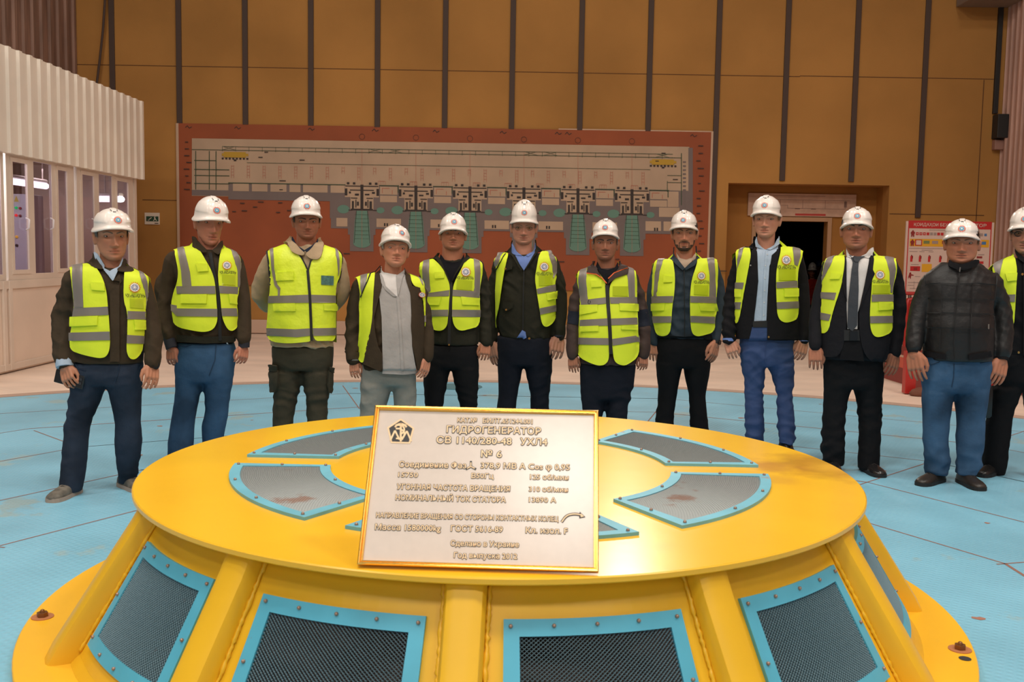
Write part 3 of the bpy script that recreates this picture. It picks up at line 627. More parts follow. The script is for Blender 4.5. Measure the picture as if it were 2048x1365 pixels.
# base ring
V = []; F = []
for k in range(144):
    a = rad(2.5*k); V += [cyl(1.60, a, .0), cyl(1.60, a, .044), cyl(R_B-.004, a, .044), cyl(R_B, a, .040), cyl(R_B, a, .0)]
for k in range(144):
    j = (k+1) % 144
    for i in range(5): F.append((k*5+i, k*5+(i+1) % 5, j*5+(i+1) % 5, j*5+i))
ring = mk('base_ring', V, F, [YELLOW], hous, smooth=30)
for px, py in ((85, 1232), (1920, 1297)):
    q = on_z(px, py, .05)-HC; b = MB(); t6 = [rad(60*k+10) for k in range(6)]
    b.add(*rings([[(q[0]+.021*math.cos(t), q[1]+.021*math.sin(t), z) for t in t6] for z in (.040, .064)])); b.tube([(q[0], q[1], .06), (q[0], q[1], .066)], .010, 8)
    b.add(*rings([[(q[0]+r*math.cos(t), q[1]+r*math.sin(t), z) for t in np.linspace(0, 2*math.pi, 20, endpoint=False)] for r, z in ((.042, .041), (.042, .047))]), 1)
    b.build('anchor_bolt', [mat('rusty_bolt', (136, 92, 58), .45, metal=.7), mat('rust_washer', (176, 112, 70), .7)], hous)
q = on_z(1930, 1318, .045)-HC; b = MB(); b.poly([(q[0]+.022*math.cos(t), q[1]+.022*math.sin(t), .0455) for t in np.linspace(0, 2*math.pi, 20, endpoint=False)]); b.build('bolt_hole', [BLK], ring)
# lid with six real openings between parallel webs
S0 = 29.0; RI, RO, GAP = .745, 1.085, .112
def sect(r, u, k, g=GAP):
    """u 0..1 across sector k at radius r, edges parallel to the webs at distance g"""
    h = math.asin(min(.99, g/r)); a0 = rad(S0+60*k)+h; a1 = rad(S0+60*k+60)-h; return a0+(a1-a0)*u
b = MB(); NU = 20; zt, zb = ZT_, ZT_-.022
for z, fl in ((zt, 0), (zb, 1)):
    def qd(p): b.add(p if not fl else p[::-1], [(0, 1, 2, 3)])
    for k in range(6):
        for i in range(NU):
            u0, u1 = i/NU, (i+1)/NU
            for (r0, r1) in ((1e-3, .25), (.25, .5), (.5, RI), (RO, 1.2), (1.2, 1.34), (1.34, R_T-.004)):
                e0 = lambda r, u: rad(S0+60*k)+(rad(60))*u if r in (1e-3, .25, .5) or r >= 1.2 else sect(r, u, k)
                qd([cyl(r0, e0(r0, u0), z), cyl(r1, e0(r1, u0), z), cyl(r1, e0(r1, u1), z), cyl(r0, e0(r0, u1), z)])
        # webs beside each sector edge
        for j, (r0, r1) in enumerate(((.5, RI), (RI, .9), (.9, RO), (RO, 1.2))):
            def ed(r, s):
                if r in (.5, 1.2): return rad(S0+60*k)
                return rad(S0+60*k)+s*math.asin(GAP/r)
            if r0 == .5: b.add([cyl(.5, ed(.5, 0), z), cyl(r1, ed(r1, -1), z), cyl(r1, ed(r1, 1), z)][::-1 if fl else 1], [(0, 1, 2)])
            elif r1 == 1.2: b.add([cyl(r0, ed(r0, -1), z), cyl(1.2, ed(1.2, 0), z), cyl(r0, ed(r0, 1), z)][::-1 if fl else 1], [(0, 1, 2)])
            else: qd([cyl(r0, ed(r0, -1), z), cyl(r1, ed(r1, -1), z), cyl(r1, ed(r1, 1), z), cyl(r0, ed(r0, 1), z)])
for k in range(180):
    a0, a1 = rad(2*k), rad(2*k+2)
    for (r0, z0, r1, z1) in ((R_T-.004, zt, R_T, zt-.004), (R_T, zt-.004, R_T, zb+.004), (R_T, zb+.004, R_T-.004, zb)):
        b.add([cyl(r0, a0, z0), cyl(r1, a0, z1), cyl(r1, a1, z1), cyl(r0, a1, z0)], [(0, 1, 2, 3)])
b.build('lid', [STAIN], hous, smooth=False)
b = MB(); b.add(*rings([[cyl(.36, t, z) for t in np.linspace(0, 2*math.pi, 40, endpoint=False)] for z in (.01, ZT_-.05)])); b.build('inner_drum', [INSIDE], hous, smooth=30)
b = MB(); b.poly([cyl(1.6, t, .012) for t in np.linspace(0, 2*math.pi, 60, endpoint=False)]); b.build('inner_floor', [INSIDE], hous)

def frame_and_screen(name, S, u0, u1, v0, v1, fu, fv, cu, cv, mf, mm, bolts, nu, nv, lift=.012):
    """bolted frame (strip fu x fv) with expanded metal inside, on the surface S(u, v, out)"""
    def grid(ua, ub, va, vb, n, m):
        us = np.linspace(ua, ub, n+1); vs = np.linspace(va, vb, m+1)
        for i in range(n):
            for j in range(m):
                t = [S(us[i], vs[j], lift), S(us[i+1], vs[j], lift), S(us[i+1], vs[j+1], lift), S(us[i], vs[j+1], lift)]; b.add(t, [(0, 1, 2, 3)])
    b = MB(); ui, uj, vi, vj = u0+fu, u1-fu, v0+fv, v1-fv
    grid(u0, ui, v0, v1, 1, nv); grid(uj, u1, v0, v1, 1, nv); grid(ui, uj, v0, vi, nu, 1); grid(ui, uj, vj, v1, nu, 1)
    def side(fa, n):
        for i in range(n):
            p, q = fa(i/n), fa((i+1)/n); b.add([S(*p, lift), S(*q, lift), S(*q, 0), S(*p, 0)], [(0, 1, 2, 3)])
    for (ua, ub, va, vb) in ((u0, u1, v0, v1), (ui, uj, vi, vj)):
        side(lambda t: (ua+(ub-ua)*t, va), nu); side(lambda t: (ua+(ub-ua)*t, vb), nu); side(lambda t: (ua, va+(vb-va)*t), nv); side(lambda t: (ub, va+(vb-va)*t), nv)
    fr = b.build(name, [mf], hous, smooth=False)
    # expanded metal: diamonds of thin strands
    b = MB(); du = (uj-ui+.0)/cu; dv = (vj-vi)/cv; h1, h2 = lift*.75, lift*.35
    for j in range(cv):
        for i in range(cu+1):
            off = .5 if j % 2 else 0
            x = ui+(i+off)*du
            for sx in (-1, 1):
                xa, xb = x, x+sx*du*.5
                if min(xa, xb) < ui-1e-9 or max(xa, xb) > uj+1e-9: continue
                ya, yb = vi+j*dv, vi+(j+1)*dv; w = dv*(.23 if cu < 50 else .29)
                p = [S(xa, ya-w, h1), S(xb, yb-w, h1), S(xb, yb+w, h2), S(xa, ya+w, h2)]
                p2 = [S(xa, ya-w, h1-.002), S(xb, yb-w, h1-.002), S(xb, yb+w, h2-.002), S(xa, ya+w, h2-.002)]
                b.add(p+p2, [(0, 1, 2, 3), (7, 6, 5, 4), (0, 4, 5, 1), (3, 2, 6, 7)])
    b.build('mesh_screen', [mm], fr, smooth=False)
    for (u, v) in bolts:
        p = np.array(S(u, v, lift)); q = np.array(S(u, v, lift+.007)); d = (q-p)/np.linalg.norm(q-p); b = MB(); b.tube([p, p+d*.003], .0062, 8); b.build('bolt', [BOLT], fr, smooth=True)
    return fr
for k in range(12):
    ca = A0+15+30*k; near = ((ca+180) % 360)-180
    if abs(near) > 125: continue
    c0 = rad(ca); S = lambda u, v, o, c0=c0: cone(v, c0+u, o)
    vis = abs(near) < 85
    bl = [(t*(PA-.012), PS1-.035) for t in (-.99, -.5, 0, .5, .99)]+[(s*(PA-.012), v) for s in (-1, 1) for v in (.44, .16)]
    if k % 3 == 0: bl += [(t*(PA-.012), PS0+.035) for t in (-.5, 0, .5)]
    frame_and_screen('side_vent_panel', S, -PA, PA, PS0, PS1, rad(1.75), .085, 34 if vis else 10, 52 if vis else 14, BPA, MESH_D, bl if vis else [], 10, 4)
for k in range(6):
    def S(u, v, o, k=k): r = .715+(1.115-.715)*v; return cyl(r, sect(r, u, k, .088), ZT_+o)
    bl = [(.03, .05), (.03, .5), (.03, .95), (.97, .05), (.97, .5), (.97, .95), (.5, .05), (.33, .95), (.66, .95)]
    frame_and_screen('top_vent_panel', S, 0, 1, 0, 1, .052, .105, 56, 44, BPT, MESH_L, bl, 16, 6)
# ribs: rounded channel posts with weld beads
for k in range(12):
    a = rad(A0+30*k); rt = np.array([math.cos(a), math.sin(a), 0]); od = np.array([math.sin(a), -math.cos(a), 0]); up = np.array([0, 0, 1.])
    R_ = []; w = .060
    for z, ro in ((.042, 1.775), (.10, 1.745), (.30, 1.615), (.50, 1.484), (ZT_-.021, 1.442)):
        ri = RB2+(RT2-RB2)*(z-ZB2)/(ZT_-.03-ZB2)-.02; c = .03; pr = [(-w, ri), (-w, ro-c), (-w+c*.3, ro-c*.3), (-w+c, ro), (w-c, ro), (w-c*.3, ro-c*.3), (w, ro-c), (w, ri)]
        R_.append([rt*x+od*r+up*z for x, r in pr])
    V, F = rings(R_); rb = mk('rib', V, F, [YELD], hous, smooth=35)
    if abs(((A0+30*k+180) % 360)-180) < 115:
        for s in (-1, 1):
            rg = random.Random(k*2+s); P = []; Rr = []
            for t in np.linspace(.03, .97, 60):
                q = np.array(cone(t, a, .004)); P.append(q+rt*s*(w+.006+rg.uniform(-.002, .002))); Rr.append(.0065+rg.uniform(-.0022, .0028))
            b = MB(); b.tube(P, Rr, 6); b.build('weld_bead', [YELD], rb, smooth=True)
# ------------------------------------------------------------------ nameplate
PB0 = on_z(715, 1131, ZT_+.008); PB1 = on_z(1197, 1146, ZT_+.008); PW = np.linalg.norm(PB1-PB0); PH = .50
ex = (PB1-PB0)/PW; hz = np.cross([0, 0, 1.], ex); ta = rad(33); ey = math.cos(ta)*np.array([0, 0, 1.])+math.sin(ta)*hz; ez = np.cross(ex, ey)
PM = Matrix(((ex[0], ey[0], ez[0], PB0[0]), (ex[1], ey[1], ez[1], PB0[1]), (ex[2], ey[2], ez[2], PB0[2]), (0, 0, 0, 1)))
plate = empty('nameplate', (0, 0, 0), 'brass-framed white nameplate with raised gold Cyrillic lettering leaning back on the yellow housing', 'nameplate')
plate.matrix_world = PM
def puv(px, py):
    """point of the plate seen at crop pixel (700+px/3.792, 800+py/3.792)"""
    d = ray(700+px/3.792, 800+py/3.792); n = ez; t = np.dot(PB0-EYE, n)/np.dot(d, n); q = EYE+d*t-PB0; return np.array([np.dot(q, ex), np.dot(q, ey)])
PWHT = mat('plate_white', (222, 206, 194), .22, spec=.45, var=(30, .02)); GOLD = mat('polished_brass', (240, 190, 96), .2, metal=1); GOLD2 = mat('letter_gold', (250, 214, 168), .35, metal=.0); PBLK = mat('letter_black', (38, 36, 40), .4)
MB().box((.006, .006, -.008), (PW-.006, PH-.006, .0)).build('plate_face', [PWHT], plate)
b = MB(); prof = [(0, -.008), (0, .007), (.0025, .010), (.006, .009), (.0075, .005), (.009, .005), (.0105, .0075), (.013, .007), (.0145, .001), (.0145, -.008)]
for e in range(4):
    cs = [(0, 0, 1, 1), (PW, 0, -1, 1), (PW, PH, -1, -1), (0, PH, 1, -1)]; (xa, ya, sa, ta_), (xb, yb, sb, tb) = cs[e], cs[(e+1) % 4]
    for (i0, z0), (i1, z1) in zip(prof[:-1], prof[1:]): b.add([(xa+sa*i0, ya+ta_*i0, z0), (xb+sb*i0, yb+tb*i0, z0), (xb+sb*i1, yb+tb*i1, z1), (xa+sa*i1, ya+ta_*i1, z1)], [(0, 1, 2, 3)])
b.build('plate_frame', [GOLD], plate)
b = MB(); b.box((PW*.5-.03, PH*.70, -.020), (PW*.5+.03, PH*.74, -.008))
tp = PM @ Vector((PW*.5, PH*.72, -.02)); ft = Vector((tp.x, tp.y+.09, ZT_+.002)); iv = PM.inverted()
b.tube([iv @ tp, iv @ ft], .008, 8); b.build('rear_strut', [BLK], plate)
LINES = [('КАТ.№', 815, 960, 175), ('БИЛТ.651244.001', 1008, 1382, 181), ('ГИДРОГЕНЕРАТОР', 733, 1446, 258), ('СВ 1140/280-48', 657, 1225, 336), ('УХЛ4', 1292, 1495, 346), ('№ 6', 995, 1150, 438), ('Соединение Фаз', 372, 880, 517), ('378,9 МВ А Cos φ 0,95', 992, 1665, 528), ('15750', 366, 514, 588), ('В50Гц', 921, 1088, 598), ('125 об/мин', 1366, 1656, 608), ('УГОННАЯ ЧАСТОТА ВРАЩЕНИЯ', 355, 1212, 690), ('310 об/мин', 1357, 1652, 700), ('НОМИНАЛЬНЫЙ ТОК СТАТОРА', 346, 1180, 772), ('13890 А', 1357, 1562, 780), ('НАПРАВЛЕНИЕ ВРАЩЕНИЯ СО СТОРОНЫ КОНТАКТНЫХ КОЛЕЦ', 198, 1580, 910), ('Масса 1580000kg', 190, 686, 993), ('ГОСТ 5616-89', 765, 1157, 1003), ('Кл. изол. F', 1333, 1649, 1016), ('Сделано в Украине', 763, 1280, 1115), ('Год выпуска 2012', 788, 1267, 1205)]
HGT = {0: 36, 1: 36, 2: 52, 3: 52, 4: 52, 5: 52, 6: 44, 7: 44, 8: 36, 9: 38, 10: 38, 11: 42, 12: 38, 13: 42, 14: 38, 15: 38, 16: 45, 17: 45, 18: 45, 19: 42, 20: 42}
for i, (s, xa, xb, yb) in enumerate(LINES):
    sl = .0225; w_ = xb-xa
    p = puv(xa, yb-w_*sl*.5); q = puv(xb, yb+w_*sl*.5); d = (q-p); Ln = np.linalg.norm(d); d /= Ln; nrm = np.array([-d[1], d[0]])
    hh = np.linalg.norm(puv((xa+xb)/2, yb)-puv((xa+xb)/2, yb-HGT[i]))
    b = MB()
    TV, TF, bb = text2d(s, 0.0, 0.0, 2); kx = Ln/(bb[1]-bb[0]); ky = hh/.73
    for shifts, z, m in (([(.072*math.cos(t), .072*math.sin(t)) for t in np.linspace(0, 2*math.pi, 12, endpoint=False)], .0012, 1), ([(0, 0), (.013, 0), (-.013, 0), (0, .012), (0, -.012)], .0022, 0)):
        for k_, (sx, sy_) in enumerate(shifts):
            b.add([(*(p+d*((v[0]-bb[0])*kx+sx*ky)+nrm*(v[1]+sy_)*ky), z+k_*4e-6) for v in TV], TF, m)
    b.build('lettering', [GOLD2, PBLK], plate, smooth=False)
def pl(b, pts, z, m): b.poly([(*puv(x, y), z) for x, y in pts[::-1]], m)
b = MB(); cx, cy_ = 386, 246
pent = lambda k: [(cx+dx*k, cy_+dy*k) for dx, dy in ((0, -102), (102, -30), (70, 88), (-76, 84), (-104, -34))]
pl(b, pent(1), .001, 0); pl(b, pent(.86), .0016, 1)
def arc(x, y, r, a0, a1, w, z=.0024, m=0):
    ts = np.linspace(rad(a0), rad(a1), 18); pl(b, [(x+(r+w/2)*math.cos(t), y+(r+w/2)*math.sin(t)) for t in ts]+[(x+(r-w/2)*math.cos(t), y+(r-w/2)*math.sin(t)) for t in ts[::-1]], z, m)
def bar2(xa, ya, xb, yb, w, z=.0024, m=0): pl(b, strip([(xa, ya), (xb, yb)], w), z, m)
bar2(386, 178, 386, 320, 15); arc(386, 236, 50, -150, -30, 14); arc(378, 228, 34, -60, 90, 13, .0026); arc(380, 262, 34, -90, 80, 13, .0028); bar2(348, 222, 392, 222, 12, .003); bar2(350, 296, 380, 298, 12, .003)
bar2(306, 312, 342, 236, 13, .0022); bar2(342, 236, 376, 306, 13, .0026); bar2(394, 306, 432, 240, 13, .0026); bar2(432, 240, 466, 318, 13, .0022); bar2(346, 196, 428, 196, 12, .0032)
b.build('emblem', [GOLD2, PBLK], plate)
b = MB()
for ang in (-90, 30, 150):
    x, y = 917+46*math.cos(rad(ang)), 508+42*math.sin(rad(ang)); bar2(917, 508, x, y, 17, .0012, 1); bar2(917, 508, 917+.72*(x-917), 508+.72*(y-508), 8, .0024, 0)
b.build('star_symbol', [GOLD2, PBLK], plate)
b = MB(); cv = chaikin([(1605, 930), (1640, 880), (1700, 866), (1752, 876)], 2, False); pl(b, strip(cv, 22), .0012, 1); pl(b, strip(cv, 9), .0024, 0)
pl(b, [(1742, 850), (1786, 892), (1738, 902)], .0012, 1); pl(b, [(1750, 864), (1776, 888), (1748, 894)], .0024, 0); b.build('rotation_arrow', [GOLD2, PBLK], plate)
# ------------------------------------------------------------------ people
def remesh(parts, vox):
    V = []; F = []
    for v, f in parts: b0 = len(V); V += [tuple(map(float, q)) for q in v]; F += [tuple(i+b0 for i in q) for q in f]
    me = bpy.data.meshes.new('tmp'); me.from_pydata(V, [], F); o = bpy.data.objects.new('tmp', me); COL.objects.link(o)
    md = o.modifiers.new('r', 'REMESH'); md.mode = 'VOXEL'; md.voxel_size = vox
    dg = bpy.context.evaluated_depsgraph_get(); e = o.evaluated_get(dg).to_mesh()
    n = len(e.vertices); A = np.empty(n*3); e.vertices.foreach_get('co', A); A = A.reshape(-1, 3)
    Q = np.array([tuple(p.vertices) if len(p.vertices) == 4 else tuple(p.vertices)+(p.vertices[2],) for p in e.polygons])
    o.evaluated_get(dg).to_mesh_clear(); bpy.data.objects.remove(o); bpy.data.meshes.remove(me)
    return A, Q
def edges_of(Q):
    E = np.concatenate([Q[:, [0, 1]], Q[:, [1, 2]], Q[:, [2, 3]], Q[:, [3, 0]]]); E = E[E[:, 0] != E[:, 1]]; return E
def smooth(A, Q, it, lam=.5, mask=None):
    E = edges_of(Q); n = len(A); deg = np.bincount(E[:, 0], minlength=n)+np.bincount(E[:, 1], minlength=n)+1e-9
    for _ in range(it):
        S = np.stack([np.bincount(E[:, 0], A[E[:, 1], k], n)+np.bincount(E[:, 1], A[E[:, 0], k], n) for k in range(3)], 1)/deg[:, None]
        d = lam*(S-A)
        if mask is not None: d *= mask[:, None]
        A = A+d
    return A
def normals(A, Q):
    fn = np.cross(A[Q[:, 2]]-A[Q[:, 0]], A[Q[:, 3]]-A[Q[:, 1]]); N = np.zeros_like(A)
    for k in range(4):
        for c in range(3): N[:, c] += np.bincount(Q[:, k], fn[:, c], len(A))
    return N/(np.linalg.norm(N, axis=1)[:, None]+1e-12)
def folds(A, Q, amp, scale, seed, kz=1.0):
    """soft cloth folds: warped ridges, mostly across the limb"""
    r = np.random.RandomState(seed); N = normals(A, Q); h = np.zeros(len(A))
    wp = sum(np.sin(A @ r.normal(0, 9, 3)+r.uniform(0, 6)) for _ in range(3))
    for _ in range(5):
        k = r.normal(0, 1, 3)*np.array([.8, .8, 1.0*kz]); k *= scale*r.uniform(.6, 1.5)/np.linalg.norm(k)
        h += 1-2*np.abs(np.sin(A @ k+r.uniform(0, 6)+wp*.8))
    msk = .55+.45*np.sin(A @ r.normal(0, 7, 3)+r.uniform(0, 6))
    return A+N*(h/5*amp*msk)[:, None]
def superring(cx, cy, z, a, bf, bb, n=2.3, m=56):
    """ring, z may vary; front is -y"""
    t = np.linspace(0, 2*math.pi, m, endpoint=False); c, s = np.cos(t), np.sin(t)
    x = np.sign(c)*np.abs(c)**(2/n)*a; y = np.sign(s)*np.abs(s)**(2/n)*np.where(s < 0, bf, bb)
    return np.stack([cx+x, cy+y, np.full(m, z)], 1)

# ---- head (unit: eye line to chin = .118; origin between the ears at eye height; the face looks to -y)
HZ = np.array([-.122, -.119, -.111, -.097, -.078, -.055, -.03, 0, .02, .05, .085, .105, .115, .118])
HW = np.array([.010, .020, .033, .047, .059, .0665, .071, .074, .0755, .076, .066, .044, .018, .004])
HF = np.array([.055, .066, .078, .085, .087, .087, .087, .088, .093, .092, .078, .054, .022, .004])
HB = np.array([-.035, -.03, -.02, .008, .040, .062, .082, .094, .098, .098, .082, .056, .022, .004])
def g2(x, z, x0, z0, sx, sz): return np.exp(-((x-x0)/sx)**2-((z-z0)/sz)**2)
def facedy(x, z):
    hh = interp(z, [-.056, -.050, -.045, -.038, -.02, 0, .016], [0, .016, .027, .030, .019, .009, 0]); sg = interp(z, [-.055, -.045, -.03, -.01, .015], [.016, .0155, .0120, .0085, .010])
    d = -hh*np.exp(-(x/sg)**2); ax = np.abs(x)
    d += -.008*g2(ax, z, .0145, -.045, .007, .0065)+.011*g2(ax, z, .032, .000, .017, .0115)-.0045*g2(ax, z, .028, .021, .025, .007)
    d += -.005*g2(ax, z, .044, -.028, .018, .016)+.003*g2(ax, z, .048, -.062, .014, .016)
    d += -.0065*g2(x, z, 0, -.0665, .021, .0048)-.006*g2(x, z, 0, -.0795, .017, .006)+.0065*g2(x, z, 0, -.0727, .024, .0023)
    d += -.006*g2(x, z, 0, -.104, .018, .011)+.0035*g2(x, z, 0, -.090, .019, .005)+.0015*g2(x, z, 0, -.058, .004, .004)
    for t in np.linspace(0, 1, 6): d = d+.0012*g2(ax, z, .019+.013*t, -.046-.028*t, .0045, .006)
    return d
def fullness(z, jowl): return 1+(jowl-1)*np.exp(-((z+.088)/.045)**2)
def headsurf(th, z, jowl=1.0, out=0.0, n=2.15):
    """th: 0 = face, pi = back"""
    w = interp(z, HZ, HW)*fullness(z, jowl)+out; f = interp(z, HZ, HF)+out; bk = interp(z, HZ, HB)+out; yc = (bk-f)/2; hf = (bk+f)/2
    n = n-.22*np.clip((-.02-z)/.06, 0, 1)
    s, c = np.sin(th), np.cos(th); x = np.sign(s)*np.abs(s)**(2/n)*w; y = yc-np.sign(c)*np.abs(c)**(2/n)*hf
    k = np.clip(-(y-yc)/(hf+1e-6), 0, 1); k = np.clip(k*1.8, 0, 1); y = y+facedy(x, z)*k
    return np.stack([x, y, z+0*th], -1)
def face_y(x, z, jowl=1.0, n=2.15):
    n = n-.22*np.clip((-.02-z)/.06, 0, 1); w = interp(z, HZ, HW)*fullness(z, jowl); f = interp(z, HZ, HF); bk = interp(z, HZ, HB); yc = (bk-f)/2; hf = (bk+f)/2
    return yc-hf*(1-np.clip(np.abs(x)/w, 0, .98)**n)**(1/n)+facedy(np.array(x), np.array(z))
def head_mesh(jowl):
    zs = np.concatenate([np.linspace(-.122, .02, 72), np.linspace(.025, .118, 20)]); n = 110; th = np.linspace(-math.pi, math.pi, n, endpoint=False)
    return rings([headsurf(th, np.full(n, z), jowl) for z in zs])

SKIN = {}
def skin(rgb):
    rgb = tuple(min(255, int(c*1.05)) for c in rgb)
    k = 'skin_%d_%d_%d' % rgb
    if k not in SKIN: SKIN[k] = mat(k, rgb, .5, attr='tone', spec=.35)
    return SKIN[k]
HELM = mat('helmet_white', (238, 228, 220), .28, spec=.5, coat=.25); HELM2 = mat('helmet_rim_translucent', (206, 214, 204), .35)
FOAM = mat('black_headband', (22, 21, 22), .8); SLOT = mat('vent_slot', (96, 92, 88), .7)
EMR = mat('emblem_orange', (224, 84, 50), .5); EMB = mat('emblem_blue', (58, 156, 190), .5); EMW = mat('emblem_white', (236, 230, 226), .5); EMN = mat('emblem_navy', (62, 84, 140), .5)
EYEW = mat('eye_white', (172, 158, 150), .35); IRIS = mat('iris_brown', (52, 36, 28), .2); PUP = mat('pupil', (14, 12, 12), .15)  # eye white dulled: shade under the brow is in its colour
HIVIS = mat('hi_vis_yellow', (222, 240, 56), .62, bump=(13, .35, .012), spec=.25)
HIVI3 = mat('hi_vis_shiny', (226, 244, 60), .42, bump=(16, .6, .014), spec=.4)
TAPE = mat('reflective_tape', (138, 130, 124), .45, metal=.25, bump=(200, .1, .001)); TRIM = mat('black_binding_and_fold', (26, 26, 28), .7); TXT = mat('vest_lettering', (52, 58, 34), .7)
IDP = mat('clear_id_pocket', (186, 202, 40), .2, coat=.5)
ZIP = mat('black_zip', (24, 24, 26), .5, bump=(220, .3, .001)); STEEL = mat('zip_steel', (190, 186, 180), .3, metal=.9)

def cloth(nm, rgb, rough=.85, **k): return mat(nm, rgb, rough, bump=k.get('bump', (20, .45, .012)), var=k.get('var', (7, .10)), spec=k.get('spec', .2))
FAB = dict(olive=cloth('olive_brown_cotton', (64, 53, 40)), dolive=cloth('dark_olive_cotton', (42, 40, 31)), beige=cloth('beige_nylon', (178, 154, 124), .7), black=cloth('black_cloth', (23, 22, 25)), suit=cloth('dark_suit', (27, 27, 32)), brown=cloth('brown_softshell', (66, 52, 48), .65), navyin=cloth('navy_panel', (34, 38, 50), .8), fleece=cloth('dark_blue_fleece', (52, 62, 72), .9), quilt=cloth('black_quilted_nylon', (29, 28, 29), .5, spec=.4, var=(4, .2)), djean=cloth('dark_denim', (44, 54, 70), var=(3.0, .5)), jean=cloth('blue_denim', (54, 84, 116), var=(3.0, .5)), jean2=cloth('washed_denim', (62, 92, 124), var=(2.6, .6)), cargo=cloth('olive_cargo', (66, 62, 50)), greyt=cloth('grey_linen_trousers', (140, 140, 134)), greys=cloth('grey_linen_shirt', (172, 168, 166)), blackt=cloth('black_trousers', (19, 19, 22)), navyt=cloth('navy_trousers', (23, 26, 36)), bluet=cloth('blue_trousers', (62, 80, 122)), ltblue=cloth('pale_blue_shirt', (172, 190, 210)), blue=cloth('blue_shirt', (112, 136, 196)), white=cloth('white_shirt', (218, 214, 212)), dshirt=cloth('dark_navy_shirt', (40, 48, 66)), btee=cloth('black_tee', (20, 20, 26)), tan=cloth('tan_tee', (178, 156, 136)), grey=cloth('grey_tie', (62, 66, 72), .6), leather=mat('black_leather', (30, 29, 29), .35, bump=(60, .15, .002)), dcuff=cloth('dark_knit_cuff', (50, 52, 60)), red=cloth('red_workwear', (196, 50, 40)), grey2=cloth('grey_workwear', (92, 84, 82)))
ORG = mat('orange_piping', (236, 104, 44), .5)

